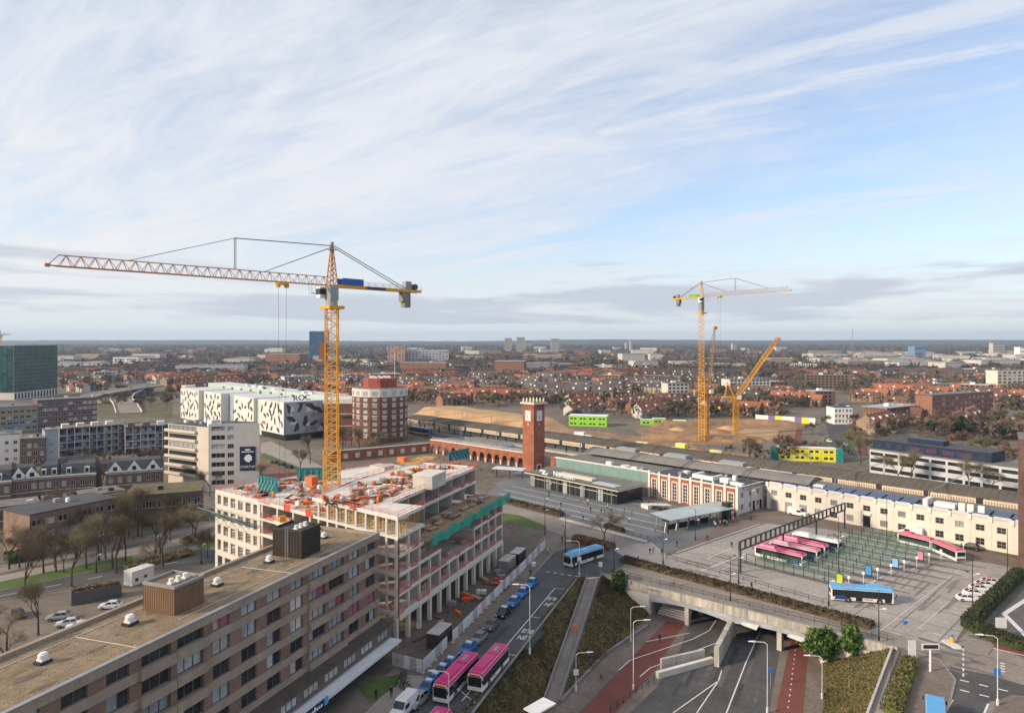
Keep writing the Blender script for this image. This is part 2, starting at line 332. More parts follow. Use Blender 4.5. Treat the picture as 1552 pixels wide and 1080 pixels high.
# repaired patches and tyre-dark strips worn into the surfaces
PATCHA = mat('patch_dark', (.05,.05,.052), .9, .25, .4, fine=.2); PATCHB = mat('patch_worn', (.15,.132,.12), .9, .25, .4, fine=.2); PATCHC = mat('tyre_trace', (.20,.183,.17), .9, .2, .3, fine=.15)
PR = random.Random(3)
def patches(parent, px, n, d, m, lo, hi, wd, z):
    for i in range(n):
        x = PR.uniform(px[0], px[2]); y = PR.uniform(px[1], px[3]); p = P(x, y); a = PR.uniform(-.06,.06); e = Vector((d.x*math.cos(a)-d.y*math.sin(a), d.x*math.sin(a)+d.y*math.cos(a)))
        strip([p, p+e*PR.uniform(lo,hi)], PR.uniform(*wd), z+.0008*(i % 7)).build('surface_patch', m, parent)
patches(tm, (1290,862,1440,930), 26, PP, PATCHC, 5, 14, (.35,.6), .036); patches(tm, (1010,838,1110,868), 14, S, PATCHB, 4, 11, (.4,.9), .036); patches(jr, (1380,960,1480,1010), 14, S, PATCHB, 2, 7, (.4,1.2), .028); patches(jr, (1120,915,1340,965), 3, S, PATCHB, 4, 9, (.3,.6), .028)
patches(st, (770,880,830,960), 8, -U, PATCHA, 3, 9, (.5,1.4), .036)
# bus lane lettering painted on the asphalt, read by drivers coming towards the camera
def ground_text(txt, p, size, up, z, m, parent):
    c = bpy.data.curves.new('lettering', 'FONT'); c.body = txt; c.size = size; c.align_x = 'CENTER'; c.align_y = 'CENTER'; c.offset = .03
    c.materials.append(m); tmp = bpy.data.objects.new('lettering', c); me = bpy.data.meshes.new_from_object(tmp); bpy.data.objects.remove(tmp)
    o = bpy.data.objects.new('lettering', me); COL.objects.link(o)
    o.location = (*p, z); o.rotation_euler = (0, 0, ang(up)-math.pi/2); o.parent = parent; return o
for (bx, by), (lx, ly) in (((838,907),(834,916)), ((800,956),(794,966))):
    for t, q in (('BUS', P(bx, by)), ('LIJN', P(lx, ly))):
        o = ground_text(t, q, 2.1, -U, .05, MARK, st); o.scale = (.62, 1.15, 1)
# ---- the sunken road
def lerp(pl, t):
    """polyline at t in 0..1"""
    n = len(pl)-1; i = min(int(t*n), n-1); return pl[i].lerp(pl[i+1], t*n-i)
L1 = B_+BD*11.1; L2 = Vector((8.0, 115.2)); L3 = L2-U*48
R1 = B_+BD*46.6; R2 = P(1247, 1080, PIT); R3 = Vector((26.0, 69.0))
back = NB*34
fl = [L3, L2, L1, L1+back, R1+back, R1, R2, R3]
wroad('underpass_floor', fl, PIT, PAVE)
RA, RB = Vector((18.2, 156.6)), Vector((6.6, 115.0))
def cut(x, y, z):
    """the bank is cut back on both sides of the ramp path"""
    d = RB-RA; t = (Vector((x, y))-RA).dot(d)/d.length_squared
    if not -.05 < t < 1.1: return z
    e = abs((Vector((x, y))-RA).cross(d))/d.length
    return min(z, PIT*min(max(t,0),1)-.1+max(0, e-1.5)*.75)
def slope(name, top, bot, zt, zb, n=44, k=9, amp=.18):
    mb = MB()
    for i in range(n+1):
        a, b = lerp(top, i/n), lerp(bot, i/n)
        for j in range(k+1):
            t = j/k; q = a.lerp(b, t); z = zt+(zb-zt)*t
            if 0 < j < k: z += amp*noise.noise(Vector((q.x*.4, q.y*.4, 3)))*2
            mb.v.append((q.x, q.y, cut(q.x, q.y, z)))
    for i in range(n):
        for j in range(k):
            a = i*(k+1)+j; mb.f.append((a, a+k+1, a+k+2, a+1)); mb.m.append(0)
    return struct(mb.build(name, SCRUB, smooth=True))
ET = [E_, A_-U*45, A_, B_]; EB = [L3, L2, L2.lerp(L1, .75), L1]
slope('embankment', ET, EB, 0.0, PIT, 140, 30)
FT = [D2, D_, C_-Vector((.58,.815))*-0, C_]; FB = [R3, R2, R1, R1]
slope('embankment', [D2, D_, C_], [R3, R2, R1], 0.0, PIT, 30, 8)
def tufts(name, n, fn, size, mats, label, cat, up=.5):
    """fn() -> (x,y,z) ; loose leaf-sized faces, nobody could count them"""
    mb = MB()
    for i in range(n):
        x, y, z = fn(); s = size*RN.uniform(.5, 1.4)*(1+.5*noise.noise(Vector((x*.5, y*.5, 2)))); a = RN.uniform(0, 6.28); t = RN.uniform(.2, 1.2)
        d = Vector((math.cos(a), math.sin(a), 0)); e = Vector((-d.y*math.cos(t), d.x*math.cos(t), math.sin(t))); c = Vector((x, y, z+up*RN.random()*size))
        mi = int(len(mats)*(.5+.75*noise.noise(Vector((x*.22, y*.22, 7)))+RN.gauss(0,.16))); mb.quad([c-d*s*.5, c+d*s*.5, c+e*s], min(max(mi,0),len(mats)-1))
    o = mb.build(name, mats); return tag(o, label, cat, None, 'stuff') if label else o
SH = [mat('shrub_brown', (.20,.135,.068), .9, .3, 1, rnd=0), mat('shrub_olive', (.18,.145,.06), .9, .3, 1), mat('shrub_green', (.12,.115,.045), .9, .3, 1), mat('shrub_dark', (.13,.09,.052), .9, .3, 1)]
SHG = [mat('weed_green', (.10,.115,.03), .9, .3, 1), mat('weed_straw', (.19,.15,.06), .9, .3, 1), mat('weed_olive', (.10,.09,.03), .9, .3, 1)]
def on_slope(top, bot, zb=PIT):
    def f():
        t = RN.random(); s = RN.uniform(.0, .97); q = lerp(top, t).lerp(lerp(bot, t), s); return (q.x, q.y, cut(q.x, q.y, zb*s)+.05)
    return f
RA, RB = Vector((18.2, 156.6)), Vector((6.6, 115.0))
def off_ramp(f, w=1.75):
    d = (RB-RA).normalized(); n = Vector((-d.y, d.x))
    def h():
        while True:
            q = f(); v = Vector(q[:2])-RA
            if abs(v.dot(n)) > w: return q
    return h
tufts('scrub', 62000, off_ramp(on_slope([A_-U*62, A_-U*45, A_, B_], [L2-U*18, L2, L2.lerp(L1, .75), L1])), .32, SH, 'brown winter scrub covering the bank beside the bus lane', 'scrub')
tufts('scrub', 20000, on_slope([D_-Vector((.58,.815))*8, D_, C_], [R2-Vector((.5,.85))*6, R2, R1]), .27, SHG, 'straw and green weeds on the bank right of the underpass', 'weeds')
# ramp path down the bank
mb = MB(); d = (RB-RA).normalized(); n = Vector((-d.y, d.x)); N0 = 24
for i in range(N0):
    a = RA.lerp(RB, i/N0); b = RA.lerp(RB, (i+1)/N0); za = PIT*i/N0+.25; zb = PIT*(i+1)/N0+.25
    mb.hexa([(*(a-n*1.1), za-1), (*(a+n*1.1), za-1), (*(b+n*1.1), zb-1), (*(b-n*1.1), zb-1), (*(a-n*1.1), za), (*(a+n*1.1), za), (*(b+n*1.1), zb), (*(b-n*1.1), zb)])
ramp_o = struct(mb.build('ramp_path', mat('ramp_paving', (.20,.175,.155), .9, .2, .4, fine=.12)))
for s in (-1, 1):
    mb = MB().bar((*(RA+n*s*1.25), .3), (*(RB+n*s*1.25), PIT+.35), .3, .9); mb.build('ramp_kerb', CONCD, ramp_o)
# road surfaces on the floor
cp = road('cycle_path', [(1001,950),(938,1016),(877,1080),(845,1112),(900,1112),(932,1080),(992,1016),(1028,958),(1040,944),(1010,940)], .02, CYC, PIT)
rd = road('underpass_road', [(1045,945),(1030,985),(996,1040),(954,1080),(925,1112),(1160,1112),(1165,1080),(1182,985),(1200,940),(1215,925),(1090,915)], .016, ASPH, PIT)
cp2 = road('cycle_path', [(1203,958),(1192,1000),(1175,1080),(1168,1112),(1212,1112),(1217,1080),(1224,1000),(1228,960),(1238,930),(1216,928)], .022, CYC, PIT)
line([(938,1015),(955,1000),(1000,985),(1050,968),(1075,955),(1088,935)], .2, cp, PIT); line([(970,1025),(985,1012),(1030,995),(1085,974)], .2, rd, PIT); line([(979,972),(1045,959)], .2, cp, PIT)
line([(1154,952),(1130,1005),(1101,1080),(1090,1105)], .22, rd, PIT); line([(1020,1080),(1089,1031)], .2, rd, PIT); line([(1056,1080),(1089,1031),(1094,1015)], .2, rd, PIT)
for k in range(16): q = P(PR.uniform(1000,1150), PR.uniform(990,1075), PIT); strip([q, q+Vector((.469,.883))*PR.uniform(4,12)], PR.uniform(.4,1.0), PIT+.03+.0008*(k % 7)).build('surface_patch', PR.choice([PATCHA, mat('patch_grey', (.105,.10,.098), .9, .25, .4, fine=.2)]), rd)
line([(1208,965),(1194,1076)], .22, cp2, PIT, dash=(.5,1.6))
for seg in ([(982,949),(915,993),(849,1065)],): kerb(seg, .5, .4, PIT, CONCD)
# bridge
br = thing('road_bridge', 'long concrete road bridge with panelled parapet over the sunken road', 'bridge', (*B_, 0), ang(BD))
PARA = mat('stained_concrete', (.40,.37,.325), .9, .45, .9, fine=.22, stretch=(1,1,.18))
for k in range(27):
    x0 = -1.5+k*2.25; MB().box(x0+.02, -.35, -1.2, x0+2.23, 0.1, .62+.012*(k % 2)).build('parapet_panel', PARA, br)
MB().box(-1.6, -.42, .63, 59.4, .18, .75).build('parapet_coping', CONCD, br)
STEEL = mat('grey_girder', (.33,.35,.39), .6, .3, .4, fine=.08)
mb = MB()
for i in range(36):
    x0 = 11+i; f = lambda x: -2.2-1.3*abs(((x-11.1)/9.0) % 2-1)**2*(.6) ; 
    mb.hexa([(x0,-.1,f(x0)),(x0+1,-.1,f(x0+1)),(x0+1,1.2,f(x0+1)),(x0,1.2,f(x0)),(x0,-.1,-1.2),(x0+1,-.1,-1.2),(x0+1,1.2,-1.2),(x0,1.2,-1.2)])
mb.build('girder', STEEL, br)
MB().box(11, .1, -1.7, 47, 34, -.9).build('deck_slab', CONCD, br)
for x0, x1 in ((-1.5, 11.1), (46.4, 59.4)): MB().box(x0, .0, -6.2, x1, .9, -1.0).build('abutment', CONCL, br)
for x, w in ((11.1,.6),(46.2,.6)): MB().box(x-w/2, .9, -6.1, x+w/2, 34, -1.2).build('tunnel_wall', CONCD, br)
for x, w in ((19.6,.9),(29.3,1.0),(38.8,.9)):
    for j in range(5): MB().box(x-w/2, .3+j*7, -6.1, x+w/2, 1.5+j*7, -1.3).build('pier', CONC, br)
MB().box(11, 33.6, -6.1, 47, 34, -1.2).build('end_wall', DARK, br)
for j in range(7): MB().box(12+.0, 2+j*.5, -6+j*.34, 19, 2.6+j*.5, -5.6+j*.34).build('stair_step', CONC, br)
for x in (33.5, 42.5):   # peeling cladding under the girder
    mb = MB(); mb.quad([(x-1.6,-.5,-1.9),(x+1.7,-.5,-1.75),(x+1.3,-.9,-2.7),(x-1.2,-.8,-2.5)]); mb.quad([(x-1.6,-.52,-1.95),(x-1.2,-.82,-2.5),(x-2.0,-.6,-2.4)]); mb.build('torn_cladding', mat('pale_sheet', (.5,.5,.48), .7, .2), br)
# divider walls in the underpass
def wallseg(name, a, b, z0, z1, th, m, label, cat='wall'):
    d = (b-a); o = MB().box(0, -th/2, 0, d.length, th/2, z1-z0).build(name, m, None, (*a, z0), ang(d)); return tag(o, label, cat)
wallseg('divider_wall', P(1086,1010,PIT), B_+BD*29.3, PIT, PIT+3.6, .9, PARA, 'tall concrete wall between the two carriageways running into the underpass')
wallseg('low_wall', P(996,1027,PIT), P(1080,1004,PIT), PIT, PIT+1.1, .8, CONCL, 'low pale concrete wall at the foot of the divider')
t = thing('barrier_row', 'three grey precast barrier blocks lined up behind the low pale wall', 'barrier', (*P(1003,1016,PIT), PIT), ang(P(1080,998,PIT)-P(1003,1016,PIT)))
for k in range(3): MB().box(k*3.3, 0, 0, k*3.3+3.2, .5, 2.1).build('barrier_block', CONC, t)
# right bank wall, stair path and hedge strip
wallseg('retaining_wall', C_+Vector((.2,-.2)), D_+Vector((.2,-.1))-Vector((.58,.815))*8, -.6, .5, .35, CONC, 'thin concrete wall along the top of the weedy bank')
road('stepped_path', [(1353,985),(1376,988),(1352,1080),(1340,1120),(1305,1120),(1316,1080)], .026, PAVEL)
# ------------------------------------------------------------------ facade kit: x to the right seen from outside, y inward, z up
WM = {}
def winmesh(w, h, nx=2, ny=1, gl=None, fr=None, fw=.09):
    gl = gl or GLASS; fr = fr or WHITE; k = (round(w,2), round(h,2), nx, ny, gl.name, fr.name, fw)
    if k not in WM:
        b = MB(); b.box(0, .06, 0, w, .10, h, 1)
        for i in range(nx+1): x = min(max(i*w/nx-fw/2, 0), w-fw); b.box(x, -.02, 0, x+fw, .055, h, 0)
        for i in range(ny+1): z = min(max(i*h/ny-fw/2, 0), h-fw); b.box(0, -.018, z, w, .053, z+fw, 0)
        WM[k] = b.mesh('window', [fr, gl])
    return WM[k]
def win(parent, x, z, w, h, org=(0,0), rz=0., y=.0, **kw):
    c, s = math.cos(rz), math.sin(rz); return link('window', winmesh(w, h, **kw), parent, (org[0]+x*c-y*s, org[1]+x*s+y*c, z), rz)
def facade(parent, org, rz, L, z0, z1, rows, cols, wm, th=.35, skip=(), glz=None, name='wall', rec=.16, **kw):
    """a wall with real openings; rows [(za,zb)], cols [(xa,xb)]"""
    b = MB(); z = z0
    for i, (za, zb) in enumerate(rows):
        if za > z+.001: b.box(0, 0, z, L, th, za)
        x = 0
        for j, (xa, xb) in enumerate(cols):
            if xa > x: b.box(x, 0, za, xa, th, zb)
            if (i, j) in skip: b.box(xa, 0, za, xb, th, zb)
            else:
                k = dict(kw)
                if glz: k['gl'] = RN.choice(glz)
                win(parent, xa, za, xb-xa, zb-za, org, rz, rec, **k)
            x = xb
        if x < L: b.box(x, 0, za, L, th, zb)
        z = zb
    if z < z1: b.box(0, 0, z, L, th, z1)
    return b.build(name, wm, parent, (*org, 0), rz)
def cols_even(L, n, w, m=0.): p = (L-2*m)/n; return [(m+p*i+(p-w)/2, m+p*i+(p+w)/2) for i in range(n)]
def rows_even(z0, n, fh, sill, h): return [(z0+i*fh+sill, z0+i*fh+sill+h) for i in range(n)]

# ------------------------------------------------------------------ apartment block with gravel roof
AF = Vector((-23.0, 119.7)); AL = 84.0; AW = 12.4
ap = thing('apartment_block', 'long brown apartment block with gravel roof and bands of windows', 'building', (*(AF-U*AL), 0), ang(U))
APB = mat('band_concrete', (.30,.243,.19), .9, .18, .3, fine=.12, stretch=(1,1,.4)); APK = brickmat('mauve_brick', (.225,.135,.10), (.18,.108,.083), (.24,.18,.145), .5, .16)
GRAV = mat('roof_gravel', (.31,.228,.145), .95, .28, .75, fine=.55, bump=.8, col2=(.175,.132,.088))
Z0, FH = 5.5, 2.98; ZT = Z0+5*FH
MB().box(.1, .7, 0, AL-.1, AW-.3, ZT-.1).build('core', DARK, ap)
MB().box(0, .5, ZT-.1, AL, AW, ZT+.05).build('roof', GRAV, ap)
par = MB(); par.box(-.0, -.12, ZT-.55, AL+.1, .5, ZT+.5); par.box(0, AW-.5, ZT-.4, AL+.1, AW+.1, ZT+.5); par.box(AL-.45, .5, ZT-.4, AL+.1, AW-.5, ZT+.47); par.build('parapet', APB, ap)
mc = MB(); mc.box(0, -.2, ZT+.5, AL+.16, .35, ZT+.57); mc.build('parapet_cap', GREYM, ap)
MB().box(0, AW-.3, 0, AL, AW, ZT-.4).build('rear_wall', APK, ap); MB().box(AL-.3, .5, 0, AL, AW-.3, ZT-.4).build('end_wall', APK, ap)
bay = 4.8; nb_ = int(AL/bay)
ALU = mat('bronze_frame', (.12,.10,.09), .5, .1)
for f in range(5):
    zf = Z0+f*FH
    MB().box(0, -.10, zf-.05, AL, .45, zf+1.02).build('spandrel_band', APB, ap)
    for k in range(nb_+1):
        x1 = AL-.35-k*bay; x0 = x1-bay; typ = (k//2) % 3
        if x0 < 0: continue
        big = typ == 1; ww = 3.9 if big else 2.75; xa = x0+(bay-ww)/2
        gl = RN.choice([GLASS, GLASS, GLASS, GLASSB, GLASSB, CURT]) if RN.random() > .04 else CURTP
        MB().box(x0, .0, zf+1.02, xa, .4, zf+FH-.05).build('brick_panel', APK, ap); MB().box(xa+ww, .0, zf+1.02, x1, .4, zf+FH-.05).build('brick_panel', APK, ap)
        w = win(ap, xa, zf+1.02, ww, FH-1.07, y=.2+(.15 if big else 0), nx=3 if big else 2, gl=gl, fr=ALU, fw=.1)
        if RN.random() < .5: MB().box(.1, .03, .15, ww*RN.choice([.33,.5])-.05, .058, FH-1.2).build('pane', RN.choice([GLASSB, CURT, GLASS]), w)
        if big: MB().box(x0+.05, -.55, zf+.0, x1-.05, -.1, zf+1.08).build('balcony_front', APB, ap)
# projecting lower storey with shops
MB().box(0, -2.2, 3.2, AL+1.0, .45, 5.45).build('lower_storey', mat('dark_brick_band', (.13,.10,.085), .9, .2, .3), ap)
MB().box(-.1, -2.4, 5.45, AL+1.2, .3, 5.7).build('ledge', mat('ledge_brown', (.085,.07,.058), .95, .25, .3, fine=.15), ap)
for k in range(nb_):
    x1 = AL-.6-k*bay; win(ap, x1-3.6, 3.75, 3.4, 1.3, y=-2.28, nx=3, gl=RN.choice([GLASSB, GLASS, CURT, GLASSB]), fr=ALU)
MB().box(0, -1.2, 0, AL-.5, .4, 3.2).build('shop_front', GLASS, ap)
MB().box(30, -4.2, 2.55, AL+.4, -1.2, 2.95).build('shop_awning', mat('awning_white', (.62,.64,.66), .6, .1), ap)
sg = MB().box(AL-26, -4.32, 2.3, AL-20.5, -4.2, 3.3).build('shop_sign', mat('sign_navy', (.015,.03,.08), .5, 0), ap)
def text(txt, size, parent, loc, rot, m, ext=.03, sx=1., name='lettering'):
    c = bpy.data.curves.new(name, 'FONT'); c.body = txt; c.size = size; c.extrude = ext; c.align_x = 'CENTER'; c.align_y = 'CENTER'; c.materials.append(m)
    tmp = bpy.data.objects.new(name, c); me = bpy.data.meshes.new_from_object(tmp); bpy.data.objects.remove(tmp)
    o = bpy.data.objects.new(name, me); COL.objects.link(o); o.location = loc; o.rotation_euler = rot; o.scale = (sx, 1, 1)
    if parent: o.parent = parent
    return o
WTXT = mat('letter_white', (.8,.8,.8), .5, 0); BTXT = mat('letter_blue', (.02,.16,.55), .5, 0)
for k in range(7): MB().box(AL-25.2+k*.5, -4.36, 2.5, AL-24.85+k*.5, -4.32, 2.85+.3*((k*3) % 4 == 1)).build('sign_letter', WTXT, sg)
MB().box(AL-21.4, -4.37, 2.3, AL-20.5, -4.32, 3.3).build('sign_emblem', mat('letter_cyan', (.1,.35,.7), .5, 0), sg)
MOSS = mat('roof_moss', (.17,.135,.07), .95, .35, .8, fine=.4); MOSD = mat('roof_silt', (.15,.115,.085), .95, .3, .8, fine=.4)
RM = random.Random(77)
for k in range(30):      # moss and silt patches in the gravel
    cx_, cy_, r_ = RM.uniform(6,AL-3), RM.uniform(1.4,AW-1.4), RM.uniform(.5,1.5); n_ = 11
    MB().sheet([(cx_+r_*RM.uniform(.6,1.3)*2*math.cos(6.283*i/n_), min(max(cy_+r_*RM.uniform(.6,1.3)*.6*math.sin(6.283*i/n_), .7), AW-.7)) for i in range(n_)], ZT+.06+.002*(k % 9)).build('moss_patch', MOSS if k % 2 else MOSD, ap)
for (xa, ya, xb, yb) in ((0,AW-2.2,AL-3,AW-2.6),(AL-40,3.0,AL-6,2.6),(AL-22,AW-2.4,AL-21.6,1.2),(AL-48,AW-2.3,AL-47.5,1.0)): MB().bar((xa,ya,ZT+.1),(xb,yb,ZT+.1),.07,.05).build('roof_cable', CONCL, ap)
# roof plant
CLAD = mat('brown_cladding', (.20,.125,.075), .7, .15, .5); CLADD = mat('dark_cladding', (.045,.035,.03), .6, .2, .5)
def plant(name, label, px, z, sx, sy, h, m, ladder=False):
    q = P(px[0], px[1], z)-(AF-U*AL); lx, ly = q.dot(U), q.dot(Vector((-.9342,.3567)))
    t = thing(name, label, 'roof plant', (*(AF-U*AL+U*lx+Vector((-.9342,.3567))*ly), z), ang(U))
    MB().box(0, 0, 0, sx, sy, h-.12).build('casing', m, t)
    b = MB(); n = int(sx/.28)
    for i in range(n+1): b.box(i*sx/n-.03, -.05, 0, i*sx/n+.03, 0, h-.15); b.box(i*sx/n-.03, sy, 0, i*sx/n+.03, sy+.05, h-.15)
    n = int(sy/.28)
    for i in range(n+1): b.box(-.05, i*sy/n-.03, 0, 0, i*sy/n+.03, h-.15); b.box(sx, i*sy/n-.03, 0, sx+.05, i*sy/n+.03, h-.15)
    b.build('cladding_ribs', m, t)
    b = MB(); b.box(-.1,-.1,h-.15,sx+.1,.12,h+.2); b.box(-.1,sy-.12,h-.15,sx+.1,sy+.1,h+.2); b.box(-.1,.12,h-.15,.12,sy-.12,h+.2); b.box(sx-.12,.12,h-.15,sx+.1,sy-.12,h+.2); b.build('rim', GREYM if not ladder else CLADD, t)
    for i in range(3): MB().box(sx*.2+i*1.1, sy*.3, h-.12, sx*.2+i*1.1+.7, sy*.3+.7, h+.1).cyl(sx*.2+i*1.1+.35, sy*.3+.35, .3, h+.1, h+.55, 10).build('vent', WHITE, t)
    if ladder:
        b = MB()
        for s in (0, .5): b.bar((sx*.0-.15, sy*.45+s, 0), (sx*.0-.15, sy*.45+s, h+.5), .06)
        for i in range(int(h/.3)): b.bar((-.15, sy*.45, .3*i+.2), (-.15, sy*.45+.5, .3*i+.2), .04)
        b.build('ladder', GREYM, t)
    return t
plant('lift_house', 'brown ribbed lift housing with pale rim on the gravel roof', (264,933), ZT+.05, 4.6, 5.0, 3.4, CLAD)
plant('lift_house', 'dark ribbed lift housing with ladder on the gravel roof', (457,847), ZT+.05, 4.6, 5.4, 4.2, CLADD, True)
vm = MB(); vm.box(-.65,-.55,0,.65,.55,.3,0); vm.box(-.42,-.42,.3,.42,.42,.5,1); vm.cyl(0,0,.48,.5,.95,12,1); vm.cyl(0,0,.32,.95,1.1,12,1); VENT = vm.mesh('roof_vent', [DARK, WHITE])
for px, s in (((65,1004),1.0), ((197,946),1.1), ((329,887),1.0), ((408,852),1.0), ((491,815),.9)):
    o = link('roof_vent', VENT, None, (*P(px[0], px[1], ZT+.05), ZT+.05), ang(U), s); tag(o, 'white capped roof vent standing on the gravel roof', 'vent', 'vents on the gravel roof')
# ------------------------------------------------------------------ concrete frame building under construction
Lf = Vector((-68.9, 161.0)); C0 = Vector((-20.2, 122.5)); Rr = C0+U*50.2; Q1 = Vector((-34, 196)); Q2 = Vector((-52.6, 181))
FD = (C0-Lf).normalized(); FN = Vector((-FD.y, FD.x)); RNn = Vector((-U.y, U.x))   # inward normals of the two street fronts
cb = thing('frame_building', 'half built concrete frame building with red edge barriers beneath the yellow crane', 'building', (*C0, 0), 0)
LEV = [5.3, 9.0, 12.4, 15.8, 19.2]; ZTOP = 22.6
def w2(v): return (v[0]-C0.x, v[1]-C0.y)
def slab(poly, z, name='floor_slab', m=None, th=.46): return MB().prism([w2(Vector(p)) for p in poly], z-th, z).build(name, m or CONCL, cb)
FULL = [Lf, C0, Rr, Q1, Q2]
REC0, REC1 = 17.0, 33.0       # recess in the street front
for i, z in enumerate(LEV):
    if z in (12.4, 15.8): slab([Lf, C0, C0+U*REC0, C0+U*REC0+RNn*14, C0+U*REC1+RNn*14, C0+U*REC1, Rr, Q1, Q2] if z == 12.4 else [Lf, C0, C0+U*10, C0+U*10+RNn*13, Rr+RNn*13, Q1, Q2], z)
    elif z == 19.2: slab([Lf, C0, C0+U*10, C0+U*10+RNn*7, Rr+RNn*7, Q1, Q2], z)
    else: slab(FULL, z)
slab([C0-FD*25, C0, C0+U*10, C0+U*10+RNn*7, Rr+RNn*7, Rr+RNn*24, C0+U*26+RNn*26], ZTOP)
MB().prism([w2(p) for p in (Lf+FD*3+FN*10, C0-FD*9+FN*9, C0+U*24+RNn*13.5, Rr-U*3+RNn*12.5, Q1-U*4, Q2+FD*2)], .1, 18.8).build('core', CONCD, cb)
FLV = [0]+LEV
def column(p, z0, z1, s=.42, m=None, nm='column'): q = w2(p); return MB().box(-s/2,-s/2,0,s/2,s/2,z1-z0).build(nm, m or CONCL, cb, (*q, z0), ang(U))
def crosswall(p, d, L, z0, z1, th=.22): q = w2(p); return MB().box(0,-th/2,0,L,th/2,z1-z0).build('cross_wall', CONC, cb, (*q, z0), ang(d))
WPC = mat('precast_white', (.58,.54,.48), .8, .1, .4)
# street front columns and walls (right side)
n = 12
for k in range(n+1):
    p = C0+U*(50.2*k/n)+RNn*.3
    column(p, 0, 4.84, .7, WPC)
    if k < n: MB().box(.3,-.3,4.2,50.2/n-.3,.25,4.84).build('lintel', WPC, cb, (*w2(p), 0), ang(U))
    for i in range(len(LEV)-1):
        z0, z1 = LEV[i], LEV[i+1]-.34; t = 50.2*k/n
        if z0 >= 12.4 and 10.5 < t < 34: continue
        if z0 >= 9.0 and REC0 < t < REC1: continue
        if z0 >= 15.8 and t > 10.5: continue
        column(p, z0, z1-.12, .46, WPC)
        if k % 2 == 0 and k > 0: crosswall(p+RNn*.3, RNn, 9, z0, z1)
column(C0+FN*.3-FD*.2, 0, 18.9, .34, mat('rust_steel', (.22,.07,.04), .7, .2), 'steel_column')
for t in (10, 16.7, 23.4, 30, 36.8, 43.5, 49.9):
    p = C0+U*t+RNn*7.2; crosswall(p, RNn, 10, 15.8, 18.86); crosswall(p, RNn, 10, 19.2, ZTOP-.34)
q = w2(C0+U*10+RNn*16.5); MB().box(0,0,15.8,40,.3,ZTOP-.34).build('rear_wall', CONC, cb, (*q, 0), ang(U))
# front columns / open bays
FL = (C0-Lf).length
for k in range(16):
    t = 19+k*(FL-19.4)/15; p = Lf+FD*t+FN*.3
    top = ZTOP if t > FL-25 else 19.2
    lv = FLV+([ZTOP] if t > FL-25 else [])
    for i in range(len(lv)-1):
        if t > FL-25 or k % 2 == 0: column(p, lv[i], lv[i+1]-.34, .40, WPC if i == 0 else CONCL)
        if k % 2 == 0 and i > 0 and lv[i] < 19 and k < 14: crosswall(p+FN*.3, FN, 9, lv[i], lv[i+1]-.34)
# precast window wall at the left end of the front, each storey a panel with six openings
q = w2(Lf)
for i in range(5):
    z0, z1 = FLV[i], FLV[i+1]-.34 if i else 4.96; b = MB(); L = 18.6; hh = z1-z0; npn = 6 if i else 5; pw = L/npn
    b.box(0,-.1,z0,L,.25,z0+.5); b.box(0,-.1,z1-.45,L,.25,z1)
    for k in range(npn+1): x = min(max(k*pw-.55, 0), L-1.1); b.box(x,-.1,z0+.5,x+1.1,.25,z1-.45)
    b.build('precast_panel', WPC, cb, (*q, 0), ang(FD))
# edge barriers: posts, rails, alternating toe boards
RWB = mat('barrier_white', (.72,.68,.64), .7, .15)
def barrier(a, b, z, rail=True, net=False):
    a = w2(a); b = w2(b); d = Vector(b)-Vector(a); L = d.length; m = MB(); n = max(1, int(L/2.2))
    for k in range(n+1): m.box(L*k/n-.025, -.025, 0, L*k/n+.025, .025, 1.12, 0)
    for k in range(n): m.box(L*k/n+.05, -.06, .02, L*(k+1)/n-.05, -.02, .24, RN.choice((0,1,1,1)))
    if rail:
        for z_ in (.6, 1.08): m.box(0, -.03, z_, L, .03, z_+.06, 0)
    m.build('guard_rail', [REDB, RWB], cb, (*a, z), ang(d))
for z in LEV[:-1]:
    barrier(Lf+FD*19, C0, z)
    barrier(C0, C0+U*(10 if z == 15.8 else 17), z)
    if z < 12: barrier(C0+U*17, C0+U*33, z); 
    if z < 15: barrier(C0+U*33, Rr, z)
barrier(C0+U*17+RNn*.0, C0+U*17+RNn*12, 9.0); barrier(C0+U*33, C0+U*33+RNn*12, 9.0)
barrier(Lf, Lf+FD*38, 19.2); barrier(Lf, Q2, 19.2); barrier(Lf+FD*38, Lf+FD*38+FN*14, 19.2); barrier(Q2, Q1, 19.2)
barrier(C0-FD*25, C0, ZTOP); barrier(C0, C0+U*10, ZTOP); barrier(C0+U*10+RNn*7, Rr+RNn*7, ZTOP); barrier(Rr+RNn*7, Rr+RNn*24, ZTOP); barrier(C0-FD*25, C0+U*26+RNn*26, ZTOP)
barrier(C0+U*10+RNn*7.1, Rr+RNn*7.1, 19.2); barrier(C0+U*26+RNn*26, Rr+RNn*24, ZTOP)
for t in (8, 16, 24, 32): barrier(C0+U*t+RNn*10, C0+U*t+RNn*(16+t/8), ZTOP, RN.random() < .5)
